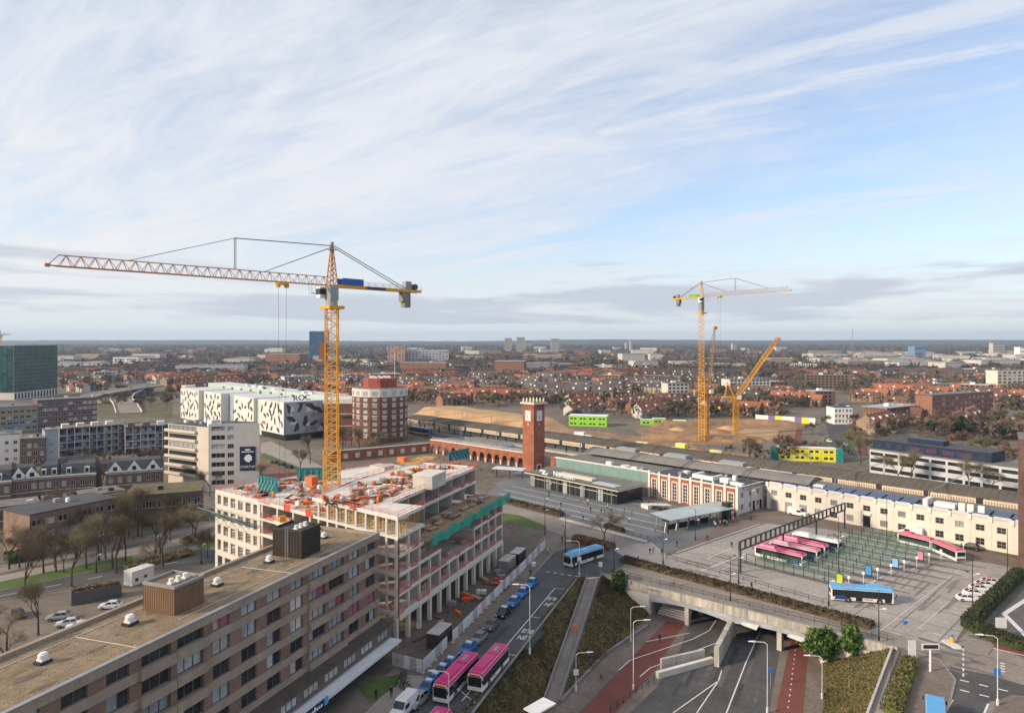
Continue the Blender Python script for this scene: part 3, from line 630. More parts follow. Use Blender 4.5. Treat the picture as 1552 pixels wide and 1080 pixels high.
# yellow shoring props under the top deck
SHOR = mat('shoring_yellow', (.60,.36,.08), .6, .2)
for k in range(10):
    p = w2(C0-FD*(1.6+k*2.4)+FN*1.0); b = MB()
    for dx in (0, 1.4):
        for dy in (0, 1.2): b.bar((dx,dy,0),(dx,dy,3.0), .1)
    for z_ in (.5, 1.5, 2.5): b.bar((0,0,z_),(1.4,0,z_+.0), .07); b.bar((0,0,z_-.4),(1.4,0,z_+.4), .06); b.bar((0,1.2,z_),(1.4,1.2,z_), .07)
    b.box(-.2,-.6,2.95,1.6,1.6,3.06); b.build('shoring_tower', SHOR, cb, (*p, 19.2), ang(FD))
    p = w2(C0+U*(1.2+k*.9)+RNn*1.0)
    if k % 2 == 0: MB().bar((0,0,0),(0,0,3.06),.1).bar((1.2,0,0),(1.2,0,3.06),.1).bar((0,0,.6),(1.2,0,1.8),.06).bar((0,0,2),(1.2,0,2.2),.06).build('shoring_tower', SHOR, cb, (*p, 19.2), ang(U))
# timber terrace and green debris net along the street front
PLK = mat('site_planks', (.27,.19,.12), .9, .3, .5, fine=.15)
q = w2(C0+U*9.5-RNn*1.0)
for k in range(16): MB().box(k*2.55, 0, 0, k*2.55+2.5, 8.0, .16).build('plank_deck', PLK, cb, (*q, 15.85+.02*(k % 2)), ang(U))
NET = mat('debris_net', (.015,.30,.22), .8, .2, .8, alpha=.8)
mb = MB(); nseg = 30
for i in range(nseg):
    f = lambda k: (k*41/nseg, -.9-.35*math.sin(k*1.7), 15.2+.2*math.sin(k*.9)); g2 = lambda k: (k*41/nseg, -.6-.2*math.cos(k*1.3), 17.0+.25*math.sin(k*1.1))
    mb.quad([f(i), f(i+1), g2(i+1), g2(i)])
mb.build('debris_net', NET, cb, (*q, 0), ang(U))
b = MB()
for i in range(17): b.bar((i*2.55,-.7,15.0),(i*2.55,-.7,17.2),.08); b.bar((i*2.55,-.7,15.3),(i*2.55,2,14.2),.1)
b.build('net_post', GREYM, cb, (*q, 0), ang(U))
# catch fan at the left corner: sloping frames with green net
fan = thing('catch_fan', 'green netted catch fan sticking out of the left end of the frame building', 'safety fan', (*(Lf-FD*1.0), 13.2), ang(FD))
for k in range(5):
    b = MB(); x = k*3.6; b.quad([(x+.1,-.1,0),(x+3.5,-.1,0),(x+3.5,-3.6,2.6),(x+.1,-3.6,2.6)], 1 if k % 2 == 0 else 2); b.bar((x,-.1,0),(x,-3.7,2.65),.12); b.bar((x+3.6,-.1,0),(x+3.6,-3.7,2.65),.12); b.bar((x,-3.7,2.65),(x+3.6,-3.7,2.65),.1); b.bar((x,-3.7,2.65),(x,-3.8,3.9),.06); b.bar((x,-3.75,3.8),(x+3.6,-3.75,3.8),.05)
    b.bar((x,-.1,-1.6),(x,-2.4,1.7),.08); b.build('fan_panel', [GREYM, NET, mat('fan_board', (.45,.52,.48), .8, .2)], fan)
# ---- things on the decks
PAL = mat('pallet_wood', (.36,.25,.14), .9, .25, 1.); WRAP = mat('plastic_wrap', (.66,.66,.66), .4, .15, 1.); PINKB = mat('clay_block', (.55,.30,.22), .9, .15, 1.)
def deckpt(t, s, front=True): return (Lf+FD*t+FN*s) if front else (C0+U*t+RNn*s)
def block_stack(p, z, rz, m, label, group, n=(2,1,2), s=.95, h=.9, cat='pallet'):
    t = thing('pallet_load', label, cat, (*p, z), rz, group); MB().box(-.1,-.1,0,n[0]*s+.1,n[1]*s+.1,.15).build('pallet', PAL, t)
    for i in range(n[0]):
        for j in range(n[1]):
            MB().box(i*s+.03, j*s+.03, .15, i*s+s-.03, j*s+s-.03, .15+h*RN.uniform(.7,1)*n[2]/2).build('block', m, t)
for z in LEV[:-1]:
    for k in range(5):
        t = 20+k*4.4+RN.uniform(0,1.5)
        if t < FL-3: block_stack(Lf+FD*t+FN*RN.uniform(1.2,2.4), z, ang(FD), PINKB, 'pallet of pink clay blocks inside an open floor of the frame building', 'block pallets on the open floors')
    if z < 15:
        for k in range(5):
            t = 2+k*9.6+RN.uniform(0,2)
            if not (z > 9.5 and 15 < t < 34): block_stack(C0+U*t+RNn*RN.uniform(1.2,2.4), z, ang(U), PINKB, 'pallet of pink clay blocks inside an open floor of the frame building', 'block pallets on the open floors')
def formwork(name, label, p, z, rz, L, h, n):
    t = thing(name, label, 'formwork', (*p, z), rz)
    for k in range(n):
        x = k*L/n; b = MB(); b.box(x+.02, 0, 0, x+L/n-.02, .08, h, 0)
        for j in range(4): b.box(x+.05, -.14, .2+j*(h-.5)/3, x+L/n-.05, 0, .34+j*(h-.5)/3, 0)
        b.box(x+L/n*.45, -.25, 0, x+L/n*.55, -.14, h, 0); b.bar((x+L/n*.5,-.2,h*.8),(x+L/n*.5,-1.8,0),.09,None,1); b.build('form_panel', [TEALP, GREYM], t)
formwork('wall_formwork', 'teal wall formwork panels standing on the left deck by the crane', P(391,742,19.2), 19.2, ang(FD)+.1, 7.0, 3.4, 6)
formwork('wall_formwork', 'long teal formwork wall behind the left deck', P(450,728,19.2), 19.2, ang(FD)+.75, 10.0, 3.2, 7)
formwork('wall_formwork', 'dark teal formwork row at the far edge of the top deck', P(680,700,ZTOP), ZTOP, ang(U)-.2, 9, 2.6, 6)
t = thing('stair_core', 'grey concrete stair core rising from the top deck', 'stair core', (*P(655,742,ZTOP), ZTOP), ang(U))
MB().box(0,0,0,6.5,.25,2.7).box(0,4.4,0,6.5,4.65,2.7).box(0,.25,0,.25,4.4,2.7).build('core_wall', CONC, t); MB().box(-.1,-.1,2.7,6.6,4.75,2.95).build('core_roof', CONCL, t); MB().box(6.2,.25,0,6.5,4.4,2.7).build('form_shutter', TEALP, t)
for (px, py, z, sx, sy, sz, m, lab) in ((462,737,19.2,2.2,2.2,2.3,ORANGE,'bright orange site cabin box on the left deck'), (517,752,19.2,4.2,2.2,1.7,WRAP,'white wrapped insulation stack beside the crane mast'), (546,741,19.2,2.4,2.2,2.4,WRAP,'tall white wrapped bale behind the insulation stack'),
        (560,722,19.2,5.5,3.4,2.9,CONC,'open grey precast stair box at the back of the deck'), (602,700,ZTOP,2.2,1.4,1.2,ORANGE,'orange generator on the yellow formwork area')):
    t = thing('site_box', lab, 'site equipment', (*P(px, py, z), z), ang(FD)+RN.uniform(-.2,.2)); b = MB()
    b.box(0,0,.12,sx,sy,sz); b.build('box_body', m, t); MB().box(-.05,-.05,sz,sx+.05,sy+.05,sz+.07).build('box_lid', m, t)
    for s in (.2, sx-.4): MB().box(s,-.03,0,s+.2,sy+.03,.12).build('skid', PAL, t)
b = MB(); t = thing('deck_formwork', 'yellow formwork sheets laid out at the far end of the top deck', 'formwork', (*P(632,705,ZTOP), ZTOP), ang(U))
YF = mat('formply_yellow', (.50,.30,.05), .7, .25, .5)
for i in range(5):
    for j in range(4): MB().box(i*2.5, j*1.3, .05, i*2.5+2.45, j*1.3+1.25, .22).build('form_sheet', YF if RN.random() < .7 else PLK, t)
# loose site clutter
CL = [('timber_stack', PAL, 'stack of timber boards lying on the concrete deck', (2.6,1.0,.5)), ('rebar_bundle', mat('rebar', (.16,.07,.04), .8, .3), 'rusty bundle of reinforcement bars lying on the concrete deck', (4.0,.5,.3)),
      ('red_net_roll', REDB, 'crumpled red safety net lying on the concrete deck', (2.0,1.2,.6)), ('white_bag', WRAP, 'white bulk bag standing on the concrete deck', (1.0,1.0,1.0)), ('steel_rack', GREYM, 'grey steel rack standing on the concrete deck', (1.6,.9,1.2)),
      ('barrier_stack', ORANGE, 'orange barrier boards stacked on the concrete deck', (2.0,.6,.7))]
def clutter(kind, p, z, rz):
    nm, m, lab, (sx, sy, sz) = CL[kind]; t = thing(nm, lab, nm.replace('_', ' '), (*p, z), rz, 'loose '+nm.replace('_', ' ')+' on the decks'); b = MB()
    if nm == 'rebar_bundle':
        for i in range(9): b.bar((RN.uniform(0,.4), i % 3*.16, .06+.1*(i//3)), (sx+RN.uniform(-.3,.3), i % 3*.16+RN.uniform(-.1,.1), .06+.1*(i//3)), .09)
    elif nm == 'red_net_roll':
        for i in range(16):
            c = Vector((RN.uniform(0,sx), RN.uniform(0,sy), 0)); b.quad([c+Vector((RN.uniform(-.6,.6), RN.uniform(-.6,.6), RN.uniform(.02,sz))) for _ in range(3)])
    elif nm == 'white_bag': b.hexa([(0,0,0),(sx,0,0),(sx,sy,0),(0,sy,0),(.08,.1,sz),(sx-.1,.06,sz*.9),(sx-.05,sy-.1,sz),(.1,sy-.08,sz*.95)]); b.box(.35,.35,sz*.8,.65,.65,sz*1.15)
    elif nm == 'steel_rack':
        for x in (0, sx):
            for y in (0, sy): b.bar((x,y,0),(x,y,sz),.08)
        for z_ in (.2,.7,1.15): b.bar((0,0,z_),(sx,0,z_),.07); b.bar((0,sy,z_),(sx,sy,z_),.07); b.box(.05,.05,z_,sx-.05,sy-.05,z_+.05)
    else:
        for i in range(4): b.box(RN.uniform(-.2,.1), RN.uniform(-.05,.05), i*sz/4, sx+RN.uniform(-.2,.2), sy, i*sz/4+sz/4-.03)
    b.build('load', m, t)
PATCH = [PLK, mat('wet_concrete', (.24,.22,.20), .6, .3, .6), mat('formply_brown', (.24,.12,.06), .8, .25, .6), mat('pale_screed', (.62,.57,.50), .85, .15, .6), mat('mesh_rust', (.34,.20,.14), .9, .3, 2.)]
for k in range(70):
    left = RN.random() < .45; p = (Lf+FD*RN.uniform(1,33)+FN*RN.uniform(1,17)) if left else (C0+U*RN.uniform(3,42)+RNn*RN.uniform(8.5,19)); z = 19.2 if left else ZTOP
    MB().box(0,0,.004,RN.uniform(1.5,5.5),RN.uniform(1.2,3.2),.03+.012*(k % 9)).build('deck_sheet', RN.choice(PATCH), cb, (*w2(p), z), (ang(FD) if left else ang(U))+RN.choice([0,0,1.57,.1]))
for k in range(16):      # starter bars sticking out of the deck
    p = C0+U*RN.uniform(4,44)+RNn*RN.uniform(8.5,20); b = MB()
    for i in range(14): b.bar((i % 7*.3, i//7*.3, 0),(i % 7*.3+RN.uniform(-.05,.05), i//7*.3, RN.uniform(.8,1.3)),.06)
    b.build('starter_bars', mat('rebar', (.16,.07,.04), .8, .3), cb, (*w2(p), ZTOP), RN.uniform(0,3))
for k in range(165):
    a = RN.random()
    if a < .45: clutter(RN.choice([0,0,1,1,2,2,2,3,4,5]), Lf+FD*RN.uniform(1,36)+FN*RN.uniform(1.2,19), 19.2, RN.uniform(0,3))
    elif a < .55: clutter(RN.choice([0,0,1,4]), C0+U*RN.uniform(11,48)-RNn*0+RNn*RN.uniform(.5,5.5), 16.05, ang(U)+RN.uniform(-.2,.2))
    else: clutter(RN.choice([0,0,1,1,2,2,3,4,5]), C0+U*RN.uniform(3,46)+RNn*RN.uniform(9,21), ZTOP, RN.uniform(0,3))
for k in range(14):      # red safety netting draped over the slab edges
    t_ = 3+k*2.5 if k < 8 else (k-8)*3.6; a_ = (Lf+FD*(t_+17)) if k < 8 else (C0-FD*(23-t_)); z_ = 19.2 if k < 8 else ZTOP; mb = MB(); n_ = 7
    for i in range(n_): f_ = lambda q, j: (q*.32, -.14-.1*math.sin(q*2.1+k), [1.0,.35,-.35][j]+.12*math.sin(q*1.7+j+k)); mb.quad([f_(i,1),f_(i+1,1),f_(i+1,0),f_(i,0)]); mb.quad([f_(i,2),f_(i+1,2),f_(i+1,1),f_(i,1)])
    if k in (3, 6): mb.build('red_netting', REDB, cb, (*w2(a_), z_), ang(FD))
for t_, s_ in ((30,2.0),(33,3.0),(35.5,2.2)): clutter(2, Lf+FD*t_+FN*s_, 19.2, .4)
# ------------------------------------------------------------------ cranes
def lattice(w, h, n, c=.16, d=.09):
    b = MB()
    for x in (-w/2, w/2):
        for y in (-w/2, w/2): b.bar((x,y,0),(x,y,h), c)
    k = h/n
    for i in range(n):
        z0, z1 = i*k, (i+1)*k
        for s in (-1, 1):
            for ax in (0, 1):
                p = lambda u, z: (u*w/2, s*w/2, z) if ax == 0 else (s*w/2, u*w/2, z)
                a = -1 if i % 2 == 0 else 1
                b.bar(p(a, z0), p(-a, z1), d); b.bar(p(-1, z0), p(1, z0), d)
    for i in range(int(h/.6)): b.bar((-.25,-.1,i*.6),(.25,-.1,i*.6),.04)
    b.bar((-.25,-.1,0),(-.25,-.1,h),.05); b.bar((.25,-.1,0),(.25,-.1,h),.05)
    return b
def trijib(L, w, h, n, c=.13, d=.07):
    """x along, triangular: two bottom chords, one top"""
    b = MB(); b.bar((0,-w/2,0),(L,-w/2,0),c); b.bar((0,w/2,0),(L,w/2,0),c); b.bar((0,0,h),(L,0,h),c*1.1); k = L/n
    for i in range(n):
        x0, x1 = i*k, (i+1)*k
        for s in (-1, 1): b.bar((x0,s*w/2,0),((x0+x1)/2,0,h),d); b.bar(((x0+x1)/2,0,h),(x1,s*w/2,0),d)
        b.bar((x0,-w/2,0),(x1,w/2,0),d*.8); b.bar((x0,-w/2,0),(x0,w/2,0),d)
    return b
GREYJ = mat('jib_galvanised', (.40,.31,.25), .5, .15, .5)
JIBP = mat('jib_faded_orange', (.48,.24,.10), .6, .15, .5)
def tower_crane(label, base, zb, ztop, zapex, jdir, jl, cjl, mw, zjib, ym=YEL, jm=JIBP, box=None, wide=None, sec=5.0, pend=True):
    t = thing('tower_crane', label, 'crane', (*base, zb), 0)
    n = max(1, round((ztop-zb)/sec)); hs = (ztop-zb)/n
    me = lattice(mw, hs, 4, .2*mw/2.4, .12*mw/2.4).mesh('mast_section', [ym]); mel = lattice(mw*1.22, hs, 3, .26*mw/2.4, .15*mw/2.4).mesh('base_section', [ym])
    for i in range(n):
        if wide and zb+i*hs < wide: link('base_section', mel, t, (0,0,i*hs), math.radians(45)+ang(jdir))
        else: link('mast_section', me, t, (0,0,i*hs), math.radians(45)+ang(jdir))
    a = ang(jdir); zt = ztop-zb; zj = zjib-zb; s = mw/2.4
    MB().box(-1.9*s,-1.9*s,zt-.5,1.9*s,1.9*s,zt+.2).build('top_collar', ym, t, (0,0,0), a)
    MB().cyl(0,0,1.2*s,zt+.2,zt+1.4*s,14).box(-1.0*s,-1.0*s,zt+1.4*s,1.0*s,1.0*s,zj).build('slewing_unit', [GREYM], t, (0,0,0), a)
    c = MB().box(.2*s,-2.4*s,zj-2.6*s,2.2*s,-1.0*s,zj-.3*s).build('cab', WHITE, t, (0,0,0), a); MB().box(1.0*s,-2.45*s,zj-1.9*s,2.25*s,-.98*s,zj-.7*s).build('cab_window', GLASS, c)
    za = zapex-zb; b = MB()
    for x in (-.9*s, .9*s):
        for y in (-.8*s, .8*s): b.bar((x,y,zj),(x*.15,y*.15,za),.17*s)
    for i in range(8):
        f0, f1 = 1-.85*i/8, 1-.85*(i+1)/8; z0, z1 = zj+(za-zj)*i/8, zj+(za-zj)*(i+1)/8
        for y in (-1, 1): b.bar((-.9*s*f0,y*.8*s*f0,z0),(.9*s*f1,y*.8*s*f1,z1),.09*s); b.bar((.9*s*f0,y*.8*s*f0,z0),(-.9*s*f0,y*.8*s*f0,z0),.08*s)
        for x in (-1, 1): b.bar((x*.9*s*f0,-.8*s*f0,z0),(x*.9*s*f1,.8*s*f1,z1),.09*s)
    b.build('tower_head', jm if jm is JIBP else ym, t, (0,0,0), a)
    MB().box(-.7*s,-.7*s,za-1.2*s,.7*s,.7*s,za-1.1*s).box(-.3*s,-.25*s,za-.2,.3*s,.25*s,za+.5*s).build('head_platform', GREYM, t, (0,0,0), a)
    jw, jh = 1.5*s, 1.75*s; nj = max(3, round(jl/6)); js = jl/nj
    jme = trijib(js, jw, jh, 3, .15*s, .085*s).mesh('jib_section', [jm])
    for i in range(nj): link('jib_section', jme, t, (math.cos(a)*(1*s+i*js), math.sin(a)*(1*s+i*js), zj), a)
    b = MB(); b.bar((jl+s,-jw/2,0),(jl+s+1.5*s,0,.1),.14*s).bar((jl+s,jw/2,0),(jl+s+1.5*s,0,.1),.14*s).bar((jl+s,0,jh),(jl+s+1.5*s,0,.1),.12*s).box(jl+s+1.2*s,-.3,-.2,jl+s+1.9*s,.3,.35); b.build('jib_tip', jm, t, (0,0,zj), a)
    b = MB(); b.box(-cjl,-.9*s,-.35*s,-1*s,-.6*s,.3*s); b.box(-cjl,.6*s,-.35*s,-1*s,.9*s,.3*s)
    for i in range(int(cjl/2)): b.bar((-1-i*2,-.6*s,-.1),(-2-i*2,.6*s,-.1),.12)
    b.box(-cjl,-.6*s,.0,-1*s,.6*s,.06); b.build('counter_jib', ym, t, (0,0,zj), a)
    b = MB()
    for y in (-.95*s, .95*s):
        for z_ in (.7, 1.2): b.bar((-cjl,y,z_*s),(-1.5*s,y,z_*s),.05*s)
        for i in range(int(cjl/2)): b.bar((-cjl+i*2,y,0),(-cjl+i*2,y,1.2*s),.05*s)
    b.build('hand_rail', GREYM, t, (0,0,zj), a)
    MB().box(-cjl+3.2*s,-.7*s,-3.9*s,-cjl+5.0*s,.7*s,-.36*s).box(-cjl+5.05*s,-.7*s,-2.6*s,-cjl+5.6*s,.7*s,-.36*s).build('counterweight', CONCD, t, (0,0,zj), a)
    b = MB().box(-cjl+2.8*s,-.6*s,.3*s,-cjl+4.6*s,.6*s,2.2*s); b.build('winch_cabinet', GREYM, t, (0,0,zj), a); MB().tube((-cjl+1.6*s,-.7*s,1.0*s),(-cjl+1.6*s,.7*s,1.0*s),.7*s,.7*s,12).build('winch_drum', DARK, t, (0,0,zj), a)
    if box: MB().box(-7.5*s,-1.05*s,.3*s,-2.0*s,-.92*s,1.7*s).box(-7.5*s,.92*s,.3*s,-2.0*s,1.05*s,1.7*s).build('sign_panel', box, t, (0,0,zj), a)
    if pend:
        xp = jl*.415+1; zp = jh+5.9*s; b = MB(); b.bar((xp,-.3*s,jh),(xp,-.3*s,jh+zp-jh),.13*s).bar((xp,.3*s,jh),(xp,.3*s,zp),.13*s).bar((xp,-.3*s,zp),(xp,.3*s,zp),.15*s); b.build('jib_post', GREYM, t, (0,0,zj), a)
        b = MB(); A = za-zj
        for y in (-.25*s, .25*s):
            b.bar((.2,y,A-.3),(xp,y,zp),.10*s); b.bar((xp,y,zp),(jl*.815,y*.3,jh),.10*s); b.bar((.2,y,A-.7),(jl*.315,y*.3,jh),.10*s); b.bar((-.2,y*2,A-.3),(-cjl+4.6*s,y*3,.4*s),.13*s)
        b.build('pendant_bar', DARK, t, (0,0,zj), a)
    xt = jl*.235; b = MB(); b.box(xt-.9*s,-.9*s,-.55*s,xt+.9*s,.9*s,-.15*s).box(xt-1.2*s,-.5*s,-1.1*s,xt-.7*s,.5*s,-.3*s).box(xt+.7*s,-.5*s,-1.1*s,xt+1.2*s,.5*s,-.3*s); tr = b.build('trolley', ym, t, (0,0,zj), a)
    b = MB()
    for dx in (-.9, .9): b.bar((xt+dx*s,0,-.6),(xt+dx*.6*s,0,-(zj-18*s if zj > 30 else zj*.6)),.035)
    b.build('hoist_rope', DARK, tr); zz = -(zj-18*s if zj > 30 else zj*.6); MB().box(xt-.7,-.25,zz-1.2,xt+.7,.25,zz).build('hook_block', ym, tr)
    MB().box(3.6*s,-.5*s,-1.9*s,5.2*s,.5*s,-1.8*s).bar((3.6*s,-.5*s,-1.9*s),(3.6*s,-.5*s,jh*.5),.06).bar((5.2*s,-.5*s,-1.9*s),(5.2*s,-.5*s,jh*.5),.06).bar((3.6*s,.5*s,-1.9*s),(3.6*s,.5*s,jh*.5),.06).bar((5.2*s,.5*s,-1.9*s),(5.2*s,.5*s,jh*.5),.06).build('service_basket', GREYM, t, (0,0,zj), a)
    return t
J1 = Vector((-34.7, -40.4)).normalized(); CB1 = Vector((-39.0, 150.0))
c1 = tower_crane('tall yellow tower crane rising through the frame building with long jib', CB1, 0, 61.3, 74.8, J1, 50.5, 25.0, 2.45, 65.9, box=mat('sign_blue', (.02,.12,.42), .5, 0), wide=29)
MB().box(-1.0,-2.6,50,1.0,-1.3,53.5).build('climbing_lift', mat('hoist_rust', (.25,.12,.07), .7, .2), c1, (0,0,0), math.radians(45)+ang(J1))
MB().box(-.5,1.06,-.25,5,1.12,.25).build('name_plate', mat('plate_navy', (.05,.04,.15), .5, 0), c1, (*( -J1*13.5), 65.9), ang(J1))
tower_crane('tall yellow tower crane with grey jib beside the sand pit beyond the railway', (102,373), 0, 69.0, 85.6, Vector((.5,-.866)), 54, 22, 2.6, 77.4, jm=GREYJ, box=mat('sign_green', (.10,.42,.04), .5, 0), wide=30)
tower_crane('small yellow tower crane standing behind the green glass office', (-628,850), 0, 58, 67, Vector((.9,.43)), 9, 8, 2.4, 61, pend=False)
def luffer(label, base, hm, L, az, el, m, w=2.2):
    t = thing('luffing_crane', label, 'crane', (*base, 0), az)
    n = round(hm/4); me = lattice(w, hm/n, 3, .3, .18).mesh('mast_section', [m])
    for i in range(n): link('mast_section', me, t, (0,0,i*hm/n))
    MB().box(-2.2,-1.4,hm,2.2,1.4,hm+1.4).build('slewing_unit', m, t); MB().box(.4,-2.6,hm+.4,2.4,-1.4,hm+2.6).build('cab', WHITE, t)
    MB().box(-8,-1.2,hm+1.2,-1,1.2,hm+1.8).build('counter_jib', m, t); MB().box(-8.2,-1.1,hm-1.2,-6,1.1,hm+1.2).build('counterweight', CONCD, t)
    b = MB(); 
    for y in (-.9,.9): b.bar((-1,y,hm+1.5),(-5.0,y*.4,hm+10),.3); b.bar((-5.0,y*.4,hm+10),(-6.5,y,hm+1.6),.22)
    b.bar((-5,-.4,hm+10),(-5,.4,hm+10),.3); b.build('a_frame', m, t)
    d = Vector((math.cos(el), 0, math.sin(el))); ns = round(L/6); j = trijib(L/ns, w*.72, w*.72, 3, .12*w, .065*w); sec = j.mesh('boom_section', [m]); B0 = Vector((1.2,0,hm+1.4))
    for i in range(ns): o = link('boom_section', sec, t, tuple(B0+d*(i*L/ns))); o.rotation_euler = (0,-el,0)
    tip = B0+d*L; MB().box(tip.x-.8,-.8,tip.z-.8,tip.x+.8,.8,tip.z+.8).build('boom_head', m, t)
    b = MB(); b.bar((-5,0,hm+10), tuple(tip+Vector((0,0,.6))),.1); b.bar(tuple(tip),(tip.x,0,hm+4),.07); b.build('hoist_rope', DARK, t)
luffer('squat yellow crane with raised boom on the sand pit floor', (129,399), 20, 41, 0.0, math.radians(55), YEL, 2.6)
luffer('slim brown luffing crane close behind the tall far tower crane', (110,390), 24, 36, .25, math.radians(84), mat('crane_ochre', (.42,.23,.07), .6, .2), 1.3)
# ------------------------------------------------------------------ station
def bld(name, label, a, b, cat='building', group=None, z=0): a = Vector(a); b = Vector(b); return thing(name, label, cat, (*a, z), ang(b-a), group), (b-a).length
PIL = mat('white_stone', (.68,.64,.58), .8, .1, .4)
# clock tower
tw = thing('clock_tower', 'square red brick station clock tower with white clock faces', 'tower', (*P(809,717), 0), ang(PP))
TS, TZ = 6.4, 28.0
MB().box(0,0,0,TS,TS,TZ).build('shaft', BRICK, tw)
for z0, z1, o, m in ((TZ-2.2, TZ-1.9, .12, BRICK), (TZ, TZ+.55, .75, PIL), (TZ+.55, TZ+.9, .35, GREYM)): MB().box(-o,-o,z0,TS+o,TS+o,z1).build('cornice', m, tw)
b = MB()
for i in range(4):
    for j in (0, 1): pass
b = MB()
for i in range(7): x = .45+i*.9; b.box(x,-.18,TZ-1.5,x+.45,.0,TZ-.6); b.box(-.18,x,TZ-1.5,0,x+.45,TZ-.6)
b.build('corbel', BRICK, tw)
CLK = mat('clock_face', (.72,.74,.72), .5, .06)
def clock(org, rz):
    o = MB().box(-1.35,-.16,-1.9,1.35,0,1.9).build('clock_face', CLK, tw, org, rz); f = MB()
    f.box(-1.55,-.22,-2.1,-1.35,0,2.1).box(1.35,-.22,-2.1,1.55,0,2.1).box(-1.35,-.22,1.9,1.35,0,2.1).box(-1.35,-.22,-2.1,1.35,0,-1.9); f.build('clock_frame', PIL, o)
    h = MB()
    for k in range(12): a = k*math.pi/6; h.bar((1.0*math.sin(a),-.19,1.25*math.cos(a)),(1.2*math.sin(a),-.19,1.5*math.cos(a)),.12)
    h.bar((0,-.2,0),(.2,-.2,-1.0),.13).bar((0,-.2,0),(-.45,-.2,-.55),.16); h.build('clock_hand', DARK, o)
    MB().box(-.25,-.1,-3.8,.25,0,-3.1).build('window', PIL, tw, org, rz)
clock((TS/2, 0, TZ-4.8), 0); clock((0, TS/2, TZ-4.8), -math.pi/2)
GILT = mat('finial_gilt', (.70,.58,.35), .5, .1)
for i in range(4):
    for j in range(4):
        if i in (0,3) or j in (0,3): x, y = .3+i*1.95, .3+j*1.95; MB().box(x-.28,y-.28,TZ+.9,x+.28,y+.28,TZ+1.6).tube((x,y,TZ+1.6),(x,y,TZ+2.5),.38,.05,8).build('finial', GILT, tw)
MB().box(1.2,1.2,TZ+.9,TS-1.2,TS-1.2,TZ+1.4).build('tower_roof', ROOFG, tw)
MB().box(1.6,-.08,0,4.4,0,3.4).build('doorway', PIL, tw); MB().box(2.1,-.1,0,3.9,-.06,2.9).build('door', GLASS, tw)
# arcade wall left of the tower
aL, aR = P(652,686), P(795,709)
ar, L = bld('brick_arcade', 'long red brick arcade wall of round arches beside the clock tower', aL, aR); n = 13; bw = L/n; AH = 6.3
for k in range(n):
    w = MB(); x0 = k*bw; r = bw*.30; cx = x0+bw/2; sp = 2.7; N = 8
    w.box(x0,0,0,cx-r,.8,sp); w.box(cx+r,0,0,x0+bw,.8,sp)
    for i in range(N):
        a0, a1 = math.pi*i/N, math.pi*(i+1)/N; xa, xb = cx-r*math.cos(a0), cx-r*math.cos(a1); za, zb = sp+r*math.sin(a0), sp+r*math.sin(a1)
        w.hexa([(xa,0,za),(xb,0,zb),(xb,.8,zb),(xa,.8,za),(xa,0,AH),(xb,0,AH),(xb,.8,AH),(xa,.8,AH)])
    w.box(x0,0,sp,cx-r,.8,AH); w.box(cx+r,0,sp,x0+bw,.8,AH); w.build('arch_bay', BRICK, ar)
    MB().box(x0-.25,-.12,0,x0+.25,0,1.9).build('pier_base', PIL, ar)
MB().box(0,-.15,AH,L,1.0,AH+.3).build('coping', PIL, ar); MB().box(0,.8,0,L,9,.05).box(0,8,0,L,8.3,5.8).build('rear_hall', CONCD, ar); MB().box(0,1.0,5.8,L,14,6.1).build('roof', ROOFG, ar)
b = MB()
for k in range(40): b.bar((k*L/40,1.2,AH),(k*L/40,1.2,AH+1.1),.06)
b.bar((0,1.2,AH+1.05),(L,1.2,AH+1.05),.07).bar((0,1.2,AH+.6),(L,1.2,AH+.6),.05); b.build('roof_railing', WHITE, ar)
# barrel roof shed on arcade
b = MB(); n = 10
for i in range(n):
    a0, a1 = math.pi*i/n, math.pi*(i+1)/n; b.quad([(18,9-5*math.cos(a0),6.1+2.2*math.sin(a0)),(42,9-5*math.cos(a0),6.1+2.2*math.sin(a0)),(42,9-5*math.cos(a1),6.1+2.2*math.sin(a1)),(18,9-5*math.cos(a1),6.1+2.2*math.sin(a1))], 0)
b.quad([(42,9-5*math.cos(math.pi*i/n),6.1+2.2*math.sin(math.pi*i/n)) for i in range(n+1)], 1); b.build('barrel_roof', [ROOFG, WHITE], ar)
# continuing wall to the left, towards the hotel
w, L = bld('brick_wall', 'long low brick wall running from the arcade past the round hotel', P(500,700), aL-(aR-aL).normalized()*.3)
MB().box(0,0,0,L,.7,4.6).build('wall', BRICK, w); MB().box(0,-.1,4.6,L,.8,4.85).build('coping', PIL, w)
for k in range(8): MB().box(L-4-k*5.5,-.06,1.0,L-2.0-k*5.5,0,3.2).build('arched_recess', CONCL, w)
# glazed pavilion with station name
pa = P(801,713,5.5); pb = P(936,740,5.5)
pv, L = bld('station_pavilion', 'low glazed station entrance pavilion with flat roof and white roof letters', pa, pb)
PD = 14.0
MB().box(-.8,-1.2,4.9,L+1.2,PD,5.2).build('roof', ROOFG, pv); fs = mat('cream_fascia', (.62,.55,.42), .7, .1); MB().box(-.9,-1.3,5.2,L+1.3,-1.1,5.55).build('fascia', ROOFD, pv); MB().box(-.9,-1.32,4.75,L+1.3,-1.05,5.05).box(L+1.05,-1.05,4.75,L+1.32,PD,5.05).build('fascia', fs, pv)
MB().box(1,8,0,L-1,PD,4.9).build('core', CONCD, pv)
for k in range(20):
    x0 = .6+k*(L-1.2)/20; x1 = x0+(L-1.2)/20-.06; p_ = MB().box(x0,.6,0,x1,.66,4.8).build('glass_panel', GLASS if k % 4 else GLASSB, pv); MB().box(x0-.05,.55,0,x0+.0,.68,4.9).build('mullion', CONCD, p_)
